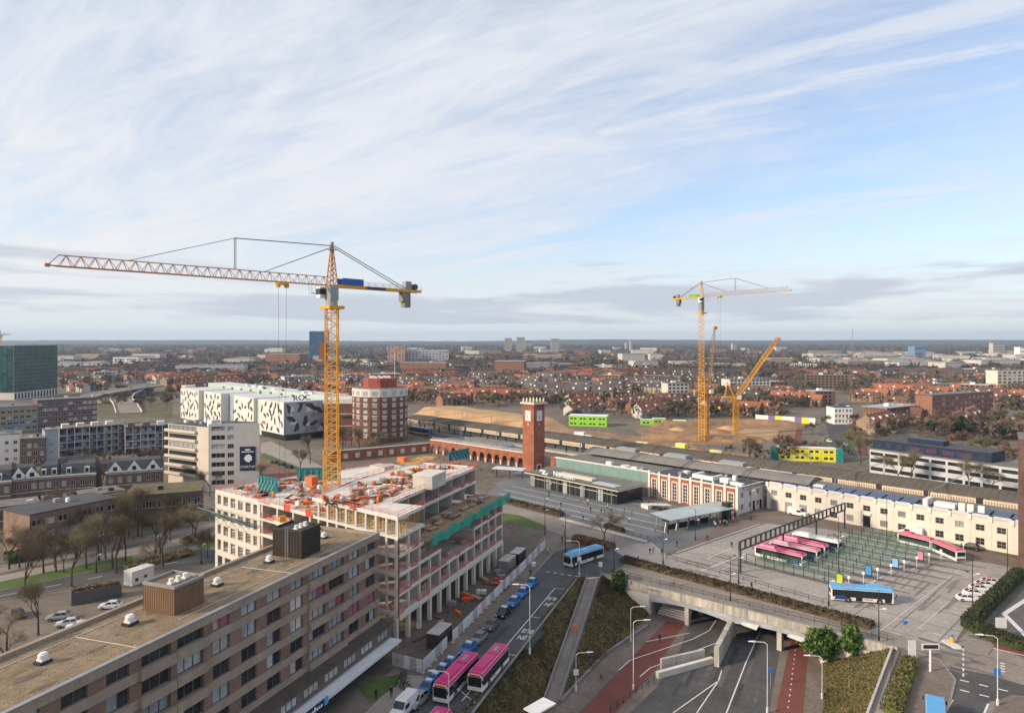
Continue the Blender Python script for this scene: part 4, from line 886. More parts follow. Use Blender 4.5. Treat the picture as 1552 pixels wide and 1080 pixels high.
for k in range(6): x0 = .8+k*2.2; MB().box(L-.7,x0,0,L-.64,x0+2.1,4.8).build('glass_panel', GLASS, pv)
MB().box(.6,.45,2.9,L-.6,.55,3.1).build('transom', fs, pv)
for k in range(7): MB().cyl(3+k*6.2, -.7, .14, 0, 4.9, 8).build('post', GREYM, pv)
for k, m in ((11.5,ORANGE),(28,mat('kiosk_yellow',(.6,.42,.08),.6,.1)),(33,ORANGE),(17,mat('kiosk_cream',(.6,.5,.35),.6,.1))): MB().box(k,2.0,0,k+2.0,3.0,2.6).build('kiosk', m, pv)
lg = MB(); lx = 9.0      # arrow-loop logo of two interlocked flat bands
for s in (-1, 1): lg.bar((lx-1.6*s,-.95,6.3+.55*s),(lx+.9*s,-.95,6.3+.55*s),.25,.38); lg.bar((lx+.9*s,-.95,6.3+.55*s),(lx-.5*s,-.95,6.3-.5*s),.25,.36); lg.bar((lx-1.6*s,-.95,6.3+.55*s),(lx-2.0*s,-.95,6.3+.0*s),.25,.34)
lg.build('logo', WTXT, pv); text('Nijmegen', 2.7, pv, (19.0,-.95,6.5), (math.pi/2,0,0), WTXT, .1)
MB().box(12,3.5,5.2,28,6.2,6.0).build('skylight', mat('skylight_cream', (.6,.54,.42), .6, .1), pv); MB().box(30,1.5,5.2,40,5,5.45).build('skylight', mat('skylight_grey', (.42,.46,.5), .4, .2), pv)
# main hall: teal glazed strip, brick front with white pilasters, barrel roofs
ta, tb_ = Vector((17.0,270.5)), Vector((47.2,241.0))
mh, L1_ = bld('station_hall', 'station hall with teal glazed upper wall and grey barrel roofs', ta, tb_)
TEAL = mat('teal_glazing', (.19,.29,.27), .35, .12, .3, spec=.5)
for k in range(14): MB().box(k*L1_/14+.02,0,4.6,(k+1)*L1_/14-.02,.3,8.3).build('teal_panel', TEAL, mh)
MB().box(-.3,-.1,8.3,L1_+.2,.5,8.7).build('coping', PIL, mh); MB().box(-2.4,-.1,0,-.3,.8,8.6).build('end_pier', BRICK, mh); MB().box(0,.3,0,L1_,24,7.6).build('core', CONCD, mh); MB().box(0,.3,7.6,L1_+36,15,7.9).build('roof', ROOFG, mh)
b = MB()
for k in range(7): x, y = RN.uniform(2,L1_+30), RN.uniform(2,12); MB().box(x,y,7.9,x+RN.uniform(.8,2.5),y+RN.uniform(.8,2),7.9+RN.uniform(.5,1.2)).build('roof_unit', WHITE if k % 2 else GREYM, mh)
MB().tube((L1_-12,4,7.95),(L1_-12,4,8.7),2.0,1.7,14).build('roof_turret', CONCL, mh)
for seg in range(4):       # barrel roof segments, each of ribs
    x0 = 2+seg*22.5; b = MB(); n = 9; r0, r1 = 15.2, 27.5
    for i in range(n):
        f = lambda i: (r0+(r1-r0)*i/n, 7.7+2.6*math.sin(math.pi*(.12+.76*i/n)))
        (y0, z0), (y1, z1) = f(i), f(i+1); b.quad([(x0,y0,z0),(x0+22,y0,z0),(x0+22,y1,z1),(x0,y1,z1)])
    b.quad([(x0,*f(i)) for i in range(n+1)][::-1]); b.quad([(x0+22,*f(i)) for i in range(n+1)]); rf = b.build('barrel_roof', mat('lead_roof', (.20,.185,.17), .8, .18, .3, fine=.08), mh)
    rb = MB()
    for xx in (x0+.2, x0+1.4):
        for i in range(n): (y0, z0), (y1, z1) = f(i), f(i+1); rb.bar((xx,y0,z0+.1),(xx,y1,z1+.1),.4,.3)
    rb.build('roof_rib', CONCD, rf)
    if seg < 3:
        sk = MB().box(x0+9,25.0,9.4,x0+18,28.6,10.9).build('roof_lantern', GREYM, mh)
        for q in range(5): MB().quad([(x0+9.2+q*1.76,24.6,9.6),(x0+9.2+q*1.76+1.6,24.6,9.6),(x0+9.2+q*1.76+1.6,26.4,11.0),(x0+9.2+q*1.76,26.4,11.0)]).build('pane', GLASSB, sk)
ba, bb = P(984,752), P(1117,780)
bf, L2_ = bld('brick_station_wing', 'two storey red brick station wing with white pilasters and tall windows', ba, bb); BH = 8.4
cols = cols_even(L2_, 8, 1.7); facade(bf, (0,0), 0, L2_, 0, BH-.4, [(.6,6.3)], cols, BRICK, .4, nx=2, ny=5, fr=PIL, fw=.14)
for k in range(9): MB().box(k*L2_/8-.42,-.22,0,k*L2_/8+.42,.0,BH+.2).box(k*L2_/8-.28,-.2,BH+.2,k*L2_/8+.28,.35,BH+.75).build('pilaster', PIL, bf)
for x0, x1 in cols: MB().box(x0-.32,-.1,.3,x0,0,6.5).box(x1,-.1,.3,x1+.32,0,6.5).box(x0-.32,-.1,6.5,x1+.32,0,6.8).build('window_surround', PIL, bf)
MB().box(-.4,-.15,BH-.4,L2_+.4,.5,BH).build('cornice', PIL, bf); MB().box(.1,.45,0,L2_-.1,15.5,BH-.6).build('core', CONCD, bf); MB().box(0,.4,BH-.6,L2_,16,BH-.35).build('roof', ROOFD, bf)
WEND = mat('white_wall', (.60,.60,.60), .8, .1, .3); 
facade(bf, (L2_,0), math.pi/2, 16, 0, BH-.05, [(1.2,2.8),(4.9,6.5)], [(2.2,3.7),(7.0,8.5),(11.6,13.1)], WEND, .4, nx=1, fr=DARK, fw=.2)
MB().box(9.2,-.06,0,10.6,0,3).box(13.4,-.06,0,14.6,0,2.8).build('door', GLASS, bf, (L2_,0,0), math.pi/2)
for (x, y, sx, sy, h) in ((14,5,8,1.0,1.3),(14,6,1,5,1.3),(21,6,1,5,1.3),(24.5,5,3,2.4,1.4),(8,8,2,2,1.0),(29,4,4,1.6,.9),(26,10,1.2,1.2,1.8)): MB().box(x,y,BH-.35,x+sx,y+sy,BH-.35+h).build('air_handler', WHITE, bf)
# white wing
wa = P(1163,770); wd = (P(1527,838)-P(1163,770)).normalized(); wb = wa+wd*84
ww, L3_ = bld('white_station_wing', 'long cream rendered two storey wing facing the bus terminal', wa, wb); WH = 8.1
nW = 18; cols = cols_even(L3_, nW, 2.0); facade(ww, (0,0), 0, L3_, 0, WH, [(.9,2.7),(4.6,6.2)], cols, OFFW, .4, skip={(0,0),(0,1),(0,2),(0,6)}, nx=2, ny=2, fr=mat('frame_greybrown',(.22,.2,.18),.6,.1), fw=.13, glz=[GLASS,GLASS,GLASSB])
for k in range(nW+1): x = k*L3_/nW; MB().box(x-.14,-.06,0,x+.14,0,WH-.3).build('pilaster', OFFW, ww); MB().box(x-.42,-.35,WH-.9,x+.42,.3,WH+.45).build('parapet_block', PIL, ww)
for k in (0,1,2): x = cols[k][0]; MB().box(x-.2,-.05,0,x+2.2,0,3.2).build('garage_door', GREYM, ww)
MB().box(cols[6][0],-.06,0,cols[6][1],0,3.6).build('door', GLASS, ww); MB().box(cols[6][0]-.2,-.4,3.4,cols[6][1]+.2,0,4.1).build('door_sign', WHITE, ww)
for k in range(nW): x = k*L3_/nW; MB().hexa([(x+.45,-.25,WH),(x+L3_/nW-.45,-.25,WH),(x+L3_/nW-.45,.9,WH+.5),(x+.45,.9,WH+.5),(x+.45,-.25,WH+.12),(x+L3_/nW-.45,-.25,WH+.12),(x+L3_/nW-.45,.9,WH+.62),(x+.45,.9,WH+.62)]).build('eave_panel', mat('eave_grey', (.55,.54,.53), .6, .1), ww)
MB().box(.1,.45,0,L3_,9.8,WH-.2).build('core', CONCD, ww); MB().box(0,.4,WH-.2,L3_,10.4,WH+.1).build('roof', ROOFD, ww)
SOL = mat('solar_panel', (.03,.045,.09), .25, .3, .5, spec=.6)
for k in range(18):
    if k not in (9,10,11): MB().hexa([(3+k*4.4,2.5,WH+.15),(6.8+k*4.4,2.5,WH+.15),(6.8+k*4.4,7.8,WH+.15),(3+k*4.4,7.8,WH+.15),(3+k*4.4,2.5,WH+.35),(6.8+k*4.4,2.5,WH+.35),(6.8+k*4.4,7.8,WH+.75),(3+k*4.4,7.8,WH+.75)]).build('solar_panel', SOL, ww)
for (x, y, sx, sy, h) in ((44,3,1.2,5,1.8),(46.5,4,5,3,1.2),(52.5,3.5,1.5,1.2,2.0),(54.5,3.5,1.5,1.2,2.0),(57,3.5,1.5,1.2,2.0),(13,4,3,2,.9)): MB().box(x,y,WH+.1,x+sx,y+sy,WH+.1+h).build('air_handler', WHITE, ww)
b = MB(); n = 8
for i in range(n): a0, a1 = math.pi*i/n, math.pi*(i+1)/n; b.quad([(0,9-2.8*math.cos(a0),WH+2.2*math.sin(a0)),(5,9-2.8*math.cos(a0),WH+2.2*math.sin(a0)),(5,9-2.8*math.cos(a1),WH+2.2*math.sin(a1)),(0,9-2.8*math.cos(a1),WH+2.2*math.sin(a1))])
b.quad([(5,9-2.8*math.cos(math.pi*i/n),WH+2.2*math.sin(math.pi*i/n)) for i in range(n+1)]); b.build('end_vault', SOL, ww)
# railway: trackbed, platform canopies, fences
RO = Vector((92.0,257.0))
def trk(t, q): return RO+S*t+PP*q
struct(MB().sheet([trk(-260,-14), trk(110,-14), trk(110,34), trk(-260,34)], .03).build('railway', mat('ballast', (.15,.125,.105), .95, .2, .1, fine=.2)))
for q in (-11, -8.5, 22, 25.5, 29):
    for dq in (-.72, .72): struct(MB().bar((*trk(-255,q+dq), .16), (*trk(105,q+dq), .16), .12, .16).build('rail', mat('rail_steel', (.2,.16,.14), .5, .2, metal=.5)))
CANO = mat('canopy_felt', (.105,.09,.07), .95, .2, .15, fine=.15)
pc = thing('platform_canopy', 'very long dark curved platform roof with cream glazed panels behind the station', 'canopy', (*trk(-225,0), 0), ang(S))
for k in range(23):
    b = MB(); n = 8; x0 = k*14.0
    for i in range(n):
        f = lambda i: (15.0*i/n, 6.4+2.4*math.sin(math.pi*(.08+.84*i/n)))
        (y0, z0), (y1, z1) = f(i), f(i+1); b.quad([(x0,y0,z0),(x0+13.95,y0,z0),(x0+13.95,y1,z1),(x0,y1,z1)])
    cr = b.build('canopy_roof', CANO, pc)
    rb = MB()
    for q in range(7):
        for i in range(n): (y0, z0), (y1, z1) = f(i), f(i+1); rb.bar((x0+q*2,y0,z0+.03),(x0+q*2,y1,z1+.03),.09,.08)
    rb.build('roof_seam', CANO, cr)
    MB().box(x0+.9,-.1,4.9,x0+13.1,.15,6.7).build('cream_panel', mat('cream_panel', (.60,.52,.40), .7, .12, .4), pc)
    sl = MB()
    for q in range(16): sl.box(x0+1.4+q*.72,-.16,5.2,x0+1.75+q*.72,-.1,6.3)
    sl.build('panel_louvre', mat('louvre_brown', (.34,.24,.15), .7, .2), pc)
    MB().box(x0-.9,-.2,4.7,x0+.9,.3,6.9).build('canopy_bracket', DARK, pc); MB().box(x0-.25,3.5,0,x0+.25,4,6.8).build('post', DARK, pc); MB().box(x0-.25,11,0,x0+.25,11.5,6.8).build('post', DARK, pc)
MB().box(0,2,0,322,13,.95).build('platform', CONC, pc)
pf = thing('platform_canopy', 'flat grey platform roof between the station hall and the tracks', 'canopy', (*trk(-60,-7), 0), ang(S))
for k in range(12): MB().box(k*12,0,5.2,k*12+11.9,5.5,5.5).build('canopy_roof', ROOFG, pf); MB().box(k*12+5.8,2.5,0,k*12+6.2,2.9,5.2).build('post', DARK, pf)
MB().box(0,.5,0,144,5,.9).build('platform', CONC, pf)
for k in range(13):      # overhead line portals
    t = thing('catenary_portal', 'thin grey overhead line portal spanning the station tracks', 'catenary', (*trk(-238+k*27,-13), 0), ang(PP), 'overhead line portals'); MB().box(-.12,-.12,0,.12,.12,9.5).build('mast', GREYM, t); MB().box(45.9,-.12,0,46.1,.12,9.5).build('mast', GREYM, t); MB().bar((0,0,8.9),(46,0,8.9),.14).bar((0,0,9.4),(46,0,9.4),.1).build('beam', GREYM, t)
# trains standing at the platforms on the left
def train(label, t0, q, n, c1, c2):
    t = thing('train', label, 'train', (*trk(t0,q), 0), ang(S))
    for k in range(n):
        x = k*21; MB().box(x,-1.4,1.0,x+20.4,1.4,3.9).build('carriage', c1, t); MB().box(x+.5,-1.46,2.3,x+19.9,-1.4,3.2).build('window_band', GLASS, t); MB().box(x,-1.44,1.0,x+20.4,-1.4,1.6).build('stripe', c2, t); MB().box(x+.1,-1.1,3.9,x+20.3,1.1,4.2).build('carriage_roof', WHITE if k % 2 else GREYM, t)
        for w_ in (2.5, 17.5): MB().box(x+w_-1.5,-1.1,.1,x+w_+1.5,1.1,.95).build('bogie', BLACK, t)
NAVY = mat('train_blue', (.02,.05,.25), .5, .1); YTR = mat('train_yellow', (.7,.5,.05), .5, .1)
train('blue and yellow train standing left of the platform canopy', -255, -6, 3, NAVY, YTR); train('yellow and blue train on the far track by the sand heap', -250, 25, 3, YTR, NAVY)
cn = thing('white_canopy', 'flat white canopy on dark posts before the clock tower', 'canopy', (*P(752,722), 0), ang(S)+.45)
MB().box(-1,-2,3.4,12,3,3.7).build('canopy_roof', mat('canopy_white', (.55,.6,.66), .5, .1), cn)
for x in (0, 5.5, 11): MB().box(x-.15,.3,0,x+.15,.6,3.4).build('post', DARK, cn)
# glass shelter by the terminal
gs_a, gs_b = P(1005,806), P(1106,786)
gs, L = bld('glass_shelter', 'sloping glass roofed shelter with steel legs on the plaza', gs_a, gs_b)
GLR = mat('canopy_glass', (.36,.43,.42), .25, .2, .4, spec=.6)
for k in range(9): x = k*L/9; MB().hexa([(x+.04,-2.2,3.6),(x+L/9-.04,-2.2,3.6),(x+L/9-.04,5.2,4.3),(x+.04,5.2,4.3),(x+.04,-2.2,3.68),(x+L/9-.04,-2.2,3.68),(x+L/9-.04,5.2,4.38),(x+.04,5.2,4.38)]).build('glass_panel', GLR, gs)
for k in range(7): x = k*L/6.2; MB().bar((x,-.5,0),(x+1.2,-.2,3.6),.2).build('strut', GREYM, gs); MB().bar((x,3,0),(x+.8,3,4.0),.2).build('strut', GREYM, gs)
MB().box(-.4,-2.4,3.3,-.1,.2,3.9).box(-.4,-2.3,0,-.1,-2.0,3.3).build('end_frame', DARK, gs); MB().box(L-2,-.8,0,L-.2,1.4,5.2).build('lift_shaft', GLASS, gs)
for k in range(4): MB().box(3+k*4.5,1.0,0,6+k*4.5,1.6,1.5).build('bench_screen', GLASS, gs)
# terrace ramp in front of brick wing
rp, L = bld('stepped_ramp', 'pale stepped ramp with railings in front of the brick station wing', P(976,770), P(1018,764), 'ramp')
for k in range(5): MB().box(k*2.0,-2.0,0,k*2.0+1.98,1.5,1.3-k*.25).build('ramp_step', CONCL, rp)
b = MB()
for k in range(8): b.bar((k*1.4,1.6,0),(k*1.4,1.6,1.9),.07)
b.bar((0,1.6,1.8),(9.8,1.6,1.8),.07); b.build('railing', GREYM, rp)
# ------------------------------------------------------------------ bus terminal
tg = thing('sign_gantry', 'long black overhead sign gantry across the bus bays', 'gantry', (*P(1121,868), 0), ang(P(1281,800)-P(1121,868)))
GL_ = (P(1281,800)-P(1121,868)).length; nG = 24
b = MB(); b.box(0,-.2,5.2,GL_,.2,5.42).box(0,-.2,7.2,GL_,.2,7.42); b.build('chord', DARK, tg)
for k in range(nG+1): x = k*(GL_-.35)/nG; MB().box(x,-.18,5.42,x+.35,.18,7.2).build('upright', DARK, tg)
for x in (0.2, GL_*.36, GL_*.68, GL_-.5): MB().box(x,-.18,0,x+.3,.18,5.2).build('post', DARK, tg)
GG = mat('green_screen_glass', (.20,.38,.30), .15, .1, 1., spec=.4, alpha=.11)
ts0 = P(1131,853)
for k in range(10):
    a = ts0+PP*(k*5.2)+S*(k*1.2); Lr = 21.0
    isl = thing('bus_bay_island', 'boarding island with green glass screen and '+('lime poster','blue poster','sky blue poster','pink poster','pale poster')[k//2]+' in the bus terminal' if k % 2 == 0 else 'boarding island with green glass screen but no poster in the bus terminal', 'bus bay', (*a, 0), ang(S), None if k % 2 == 0 else 'boarding islands without poster')
    MB().hexa([(-1,-.9,0),(22,-.9,0),(33,.9,0),(-1,1.1,0),(-1,-.9,.16),(22,-.9,.16),(33,.9,.16),(-1,1.1,.16)]).build('island', PIER, isl)
    for q in range(9):
        MB().box(q*Lr/9+.05,-.03,.4,(q+1)*Lr/9-.05,.03,2.3).build('glass_panel', GG, isl); MB().box(q*Lr/9-.06,-.06,.16,q*Lr/9+.06,.06,2.5).build('post', DARK, isl)
    MB().box(0,-.06,2.3,Lr,.06,2.4).build('top_rail', DARK, isl)
    if k % 2 == 0:
        c = (mat('poster_lime', (.45,.5,.03), .5, .2), mat('poster_blue', (.05,.25,.55), .5, .2), mat('poster_sky', (.2,.4,.65), .5, .3), mat('poster_pink', (.5,.2,.28), .5, .4), mat('poster_pale', (.5,.55,.5), .5, .2))[k//2]
        pn = MB().box(Lr+.2,-.12,.4,Lr+1.7,.12,2.8).build('poster_frame', DARK, isl); MB().box(Lr+.32,-.15,.7,Lr+1.58,.15,2.68).build('poster', c, pn)
    MB().box(Lr+2.6,-.05,2.1,Lr+3.1,.05,2.7).bar((Lr+2.85,0,.1),(Lr+2.85,0,2.1),.08).build('stop_sign', WHITE, isl)
# ------------------------------------------------------------------ round hotel
ht = thing('round_hotel', 'drum shaped brown brick hotel with white window rows and red roof box', 'building', (*(P(569,671)+Vector((0,13))), 0), 0)
HB = brickmat('hotel_brick', (.17,.068,.05), (.13,.052,.04), (.18,.13,.11)); HZ, HR = 28.5, 15.0; nF = 18
for k in range(nF):
    a0, a1 = 2*math.pi*k/nF, 2*math.pi*(k+1)/nF; p0 = Vector((HR*math.cos(a0), HR*math.sin(a0))); p1 = Vector((HR*math.cos(a1), HR*math.sin(a1)))
    MB().prism([p0, p1, p1*.9, p0*.9], 0, 24.2).build('wall_facet', HB, ht); MB().prism([p0*1.005, p1*1.005, p1*.9, p0*.9], 24.2, HZ).build('crown_facet', CONCL, ht)
    d = (p1-p0); Lx = d.length
    if k in range(8, 18):
        for r in range(7): win(ht, Lx*.28, 2.8+r*3.2, Lx*.44, 1.6, p0, ang(d), -.12, nx=2, gl=GLASSB if (r+k) % 3 else CURT)
        win(ht, Lx*.25, 25.0, Lx*.5, 2.3, p0*1.005, ang(d), -.12, nx=1, gl=GLASSB, fr=CONC)
for z in (4.6, 14.2, 20.6): MB().tube((0,0,z),(0,0,z+.35),HR*1.004,HR*1.004,nF,0).build('string_course', CONCL, ht, (0,0,0), 0)
MB().cyl(0,0,HR*.98,HZ,HZ+.2,nF).build('roof', ROOFG, ht)
rbx = MB().prism([(9.0*math.cos(math.pi/4*k+.2), 9.0*math.sin(math.pi/4*k+.2)) for k in range(8)], HZ+.2, HZ+5.2).build('roof_box', mat('hotel_red', (.30,.075,.05), .6, .12), ht)
text('Mercure', 2.6, ht, (4.6,-8.9,HZ+3.4), (math.pi/2,0,.2), mat('letter_darkred', (.22,.02,.03), .5, 0), .1)
for k in range(10): a = k*.63; MB().box(5*math.cos(a)-.8,5*math.sin(a)-.6,HZ+5.2,5*math.cos(a)+.8,5*math.sin(a)+.6,HZ+6.2).build('roof_unit', WHITE, ht)
MB().bar((8,0,HZ),(8,0,HZ+19),.22).build('mast', WHITE, ht)
sd, L = bld('hotel_annex', 'lower brown brick annex joined to the round hotel', P(490,668), P(545,668)); MB().box(0,1,0,L,22,20).build('wall', HB, sd); MB().box(-.2,.8,20,L,22.2,22.5).build('cornice', CONCL, sd)
MB().box(0,.9,7.9,L,1,8.2).box(0,.9,14.4,L,1,14.7).build('string_course', CONCL, sd); MB().box(L-9,.88,12.2,L-2,1,13.2).build('window', GLASS, sd)
# ------------------------------------------------------------------ startup office
so_c = P(316,745); so_l = P(255,735); so_r = P(393,742)
dl = (so_c-so_l); so, L = bld('office_block', 'pale seven storey office block with a large dark banner', so_l, so_c); OW = mat('office_panel_sunlit', (.58,.51,.43), .85, .08, .3, fine=.04)  # left face: warm sunlight is put into the panel colour
dr = so_r-so_c; Lr = dr.length; rzr = ang(dr)-ang(dl); SZ = 24.2
facade(so, (0,0), 0, L, 0, 23.0, rows_even(4.5, 6, 3.15, 1.0, 1.5), [(.5,L*.72)], OW, .4, nx=6, glz=[GLASS,GLASSB], fr=DARK)
facade(so, (L,0), rzr, Lr, 0, SZ, rows_even(1.5, 7, 3.2, .9, 1.7), [(1.0,5.6),(6.4,8.6)], mat('office_panel_shaded', (.50,.48,.46), .85, .08, .3), .4, nx=3, glz=[GLASS,GLASS,GLASSB], fr=CONC)  # right face: weaker light painted as a greyer copy of the panel colour
MB().prism([(0.4,.4),(L-.3,.4),(L+Lr*math.cos(rzr)-.5,Lr*math.sin(rzr)+.3),(L+Lr*math.cos(rzr)-12,Lr*math.sin(rzr)+9),(.4,15)], 0, 22.6).build('core', CONCD, so); MB().prism([(0,.2),(L,.2),(L+Lr*math.cos(rzr)-.4,Lr*math.sin(rzr)+.2),(L+Lr*math.cos(rzr)-12,Lr*math.sin(rzr)+9.2),(0,15.2)], 22.6, 23.0).build('roof', ROOFD, so)
MB().box(L-2.8,1.5,23,L-.4,4,25.3).build('roof_unit', WHITE, so)
for k in range(7): MB().box(2+k*3.0,5+k % 3*2,23,3.4+k*3.0,6.2+k % 3*2,24).build('roof_vent', GREYM if k % 2 else WHITE, so)
for r in range(6): MB().box(-1.2,-.9,4.6+r*3.15,L*.72,-.0,5.5+r*3.15).build('balcony_front', OW, so)
bn = MB().box(10.6,-.14,7.2,16.0,-.04,15.8).build('banner', mat('banner_navy', (.012,.022,.045), .6, .1), so, (L,0,0), rzr)
text('STARTUP', 1.25, bn, (13.3,-.16,8.5), (math.pi/2,0,0), WTXT, .02, .95); MB().box(12.4,-.17,14.5,14.2,-.14,14.95).build('headline', WTXT, bn); MB().box(11.2,-.17,13.8,15.4,-.14,14.1).build('headline', WTXT, bn)
MB().prism([(0,0),(1.1,-.5),(2.2,.4),(2.1,1.7),(1.2,2.5),(.1,2.1),(-.6,1.0)], 0, .03).build('emblem', WTXT, bn, (12.6,-.17,10.6), 0).rotation_euler = (math.pi/2,0,0)
# ------------------------------------------------------------------ college with cut-out windows
CW = mat('college_white', (.66,.64,.60), .6, .08, .3); CG = mat('college_grey', (.33,.36,.43), .5, .12, .3); CM = mat('college_mint', (.42,.52,.44), .6, .1, .3); CK = mat('college_window', (.05,.055,.05), .3, .3, .5)
cl = thing('college', 'white college cubes with scattered angular dark windows and mint links', 'building', (*P(430,668), 0), 0)
oc = P(430,668)
def cw(p): return (p[0]-oc.x, p[1]-oc.y)
def shards(org, d, L, z0, z1, n, par, m=CK, s=1.0):
    rz = ang(d); placed = []
    for i in range(n*6):
        if len(placed) >= n: break
        x, z = RN.uniform(1.5, L-1.5), RN.uniform(z0+1.5, z1-1.5)
        if any(abs(x-a)*1.0+abs(z-c)*.8 < 4.1*s for a, c in placed): continue
        placed.append((x, z)); a = RN.choice([.6,2.4,1.57,.2,2.0,1.0]); l = RN.uniform(1.6,2.9)*s; w = RN.uniform(.8,1.25)*s; ca, sa = math.cos(a), math.sin(a)
        pts = [(-l,-w*.7),(l*.1,-w*.9),(l,.5*w),(l*.55,w*1.1),(-l*.9,w*.3)]
        b = MB(); k = [(x+u*ca-v*sa, z+u*sa+v*ca) for u, v in pts]; k = [(min(max(u,.3),L-.3), min(max(v,z0+.3),z1-.3)) for u, v in k]
        b.quad([(u,-.12,v) for u, v in k]); b.quad([(u,-.05,v) for u, v in k][::-1])
        for q in range(5): (u0,v0),(u1,v1) = k[q], k[(q+1) % 5]; b.quad([(u0,-.12,v0),(u0,-.05,v0),(u1,-.05,v1),(u1,-.12,v1)])
        b.build('window', m, par, (*cw(org), 0), rz)
def cube(a, b, dep, z0, z1, m, ns, s=1.0, nm='block_front'):
    a = Vector(a); b = Vector(b); d = b-a; MB().box(0,0,z0,d.length,dep,z1).build(nm, m, cl, (*cw(a), 0), ang(d)); MB().box(.4,.4,z1,d.length-.4,dep-.4,z1+.15).build('block_roof', mat('pale_roof', (.55,.56,.57), .8, .15, .2), cl, (*cw(a), 0), ang(d)); shards(a, d, d.length, z0, z1, ns, cl, CK, s)
CH = 20.6
def cseg(t0, t1, m, ns, z0=0., z1=CH, y0=0., dep=22., nm='block_front', s=1.0):
    a = oc-S*t1; b_ = oc-S*t0; L = t1-t0; w_ = cw(a+PP*y0)
    MB().box(0,0,z0,L,dep,z1).build(nm, m, cl, (*w_, 0), ang(S)); MB().box(.3,.3,z1,L-.3,dep-.3,z1+.15).build('block_roof', mat('pale_roof', (.55,.56,.57), .8, .15, .2), cl, (*w_, 0), ang(S))
    if ns: shards(a+PP*y0, S, L, z0+.5, z1, ns, cl, CK, s)
cseg(0,30,CW,24,3.2); cseg(30,38,CM,0,0,CH-.6,2); cseg(38,66,CW,22); cseg(66,86,CG,3,0,CH-.4,5,15); cseg(86,114,CW,22); cseg(114,124,CM,0,0,CH-.5,3); cseg(124,158,CW,28)
MB().box(0,1.2,0,30,20,3.2).build('ground_glazing', GLASS, cl, (*cw(oc-S*30), 0), ang(S))
cseg(-2,172,CM,0,0,22.6,24,16,'mint_link')
for k in range(9): MB().box(6+k*15,-.1,19.6,9+k*15,0,21.6).build('window', CK, cl, (*cw(oc-S*150+PP*24), 0), ang(S))
for k in range(16): x, y = RN.uniform(2,148), RN.uniform(1,14); MB().box(x,y,22.75,x+RN.uniform(1.5,5),y+RN.uniform(1,3),22.75+RN.uniform(.6,1.8)).build('roof_unit', RN.choice([WHITE,DARK,GREYM]), cl, (*cw(oc-S*150+PP*24), 0), ang(S))
d2 = PP*26.0
for i in range(14):      # faceted grey cladding triangles
    x, z = RN.uniform(.5,d2.length-5), RN.uniform(4,15); MB().quad([(x,-.05,z),(x+RN.uniform(2.5,5),-.05,z+RN.uniform(-1,1.5)),(x+RN.uniform(.5,3),-.05,z+RN.uniform(2.5,5))]).build('cladding_facet', (CW, mat('college_slate', (.22,.25,.33), .5, .1))[i % 2], cl, (*cw(oc), 0), ang(d2))
MB().box(0,-.03,3.2,d2.length,.0,CH).build('block_front', CG, cl, (*cw(oc), 0), ang(d2)); shards(oc, d2, d2.length, 4, 20, 13, cl, CK, 1.45); MB().box(1,.8,0,d2.length,20,3.2).build('ground_glazing', GLASS, cl, (*cw(oc), 0), ang(d2))
MB().box(0,0,0,7,7,22).build('stair_tower', CONCL, cl, (*cw(oc-S*168+PP*4), 0), ang(S))
for r in range(13): MB().box(-.05,-.06,1+r*1.6,7.05,0,1.7+r*1.6).build('louvre', CONCD, cl, (*cw(oc-S*168+PP*4), 0), ang(S))
text('ROC', 4.2, cl, (*cw(oc+d2*.40+S*.3), 22.6), (math.pi/2,0,ang(d2)), mat('letter_black', (.012,.013,.02), .5, 0), .2, 1.15)
text('Nijmegen', 1.3, cl, (*cw(oc+d2*.40+S*.3), 19.8), (math.pi/2,0,ang(d2)), mat('letter_navy', (.03,.04,.12), .5, 0), .1)
text('ROC', 2.2, cl, (*cw(oc-S*24-PP*.3), 8.0), (math.pi/2,0,ang(S)), REDB, .1)
# ------------------------------------------------------------------ other named buildings
def simple(name, label, a, b, dep, h, wm, nr, nc, z0=.8, fh=3.1, wh=1.6, ww_=1.6, roof=None, glz=None, side=True, fr=None, group=None, cat='building', nx=2):
    t, L = bld(name, label, a, b, cat, group)
    facade(t, (0,0), 0, L, 0, h, rows_even(z0, nr, fh, .5, wh), cols_even(L, nc, min(ww_, L/nc*.85)), wm, .35, nx=nx, glz=glz or [GLASS,GLASS,GLASSB], fr=fr or WHITE)
    MB().box(.1,.36,0,L-.1,dep,h-.25).build('core', wm, t); MB().box(-.15,-.15,h,L+.15,dep+.1,h+.3).build('roof', roof or ROOFG, t)
    for k in range(max(2, int(L/9))): x, y = RN.uniform(1,L-2), RN.uniform(1,dep-2); MB().box(x,y,h+.3,x+RN.uniform(.7,2),y+RN.uniform(.7,1.6),h+.3+RN.uniform(.4,1.3)).build('roof_unit', RN.choice([WHITE,GREYM,DARK]), t)
    return t, L
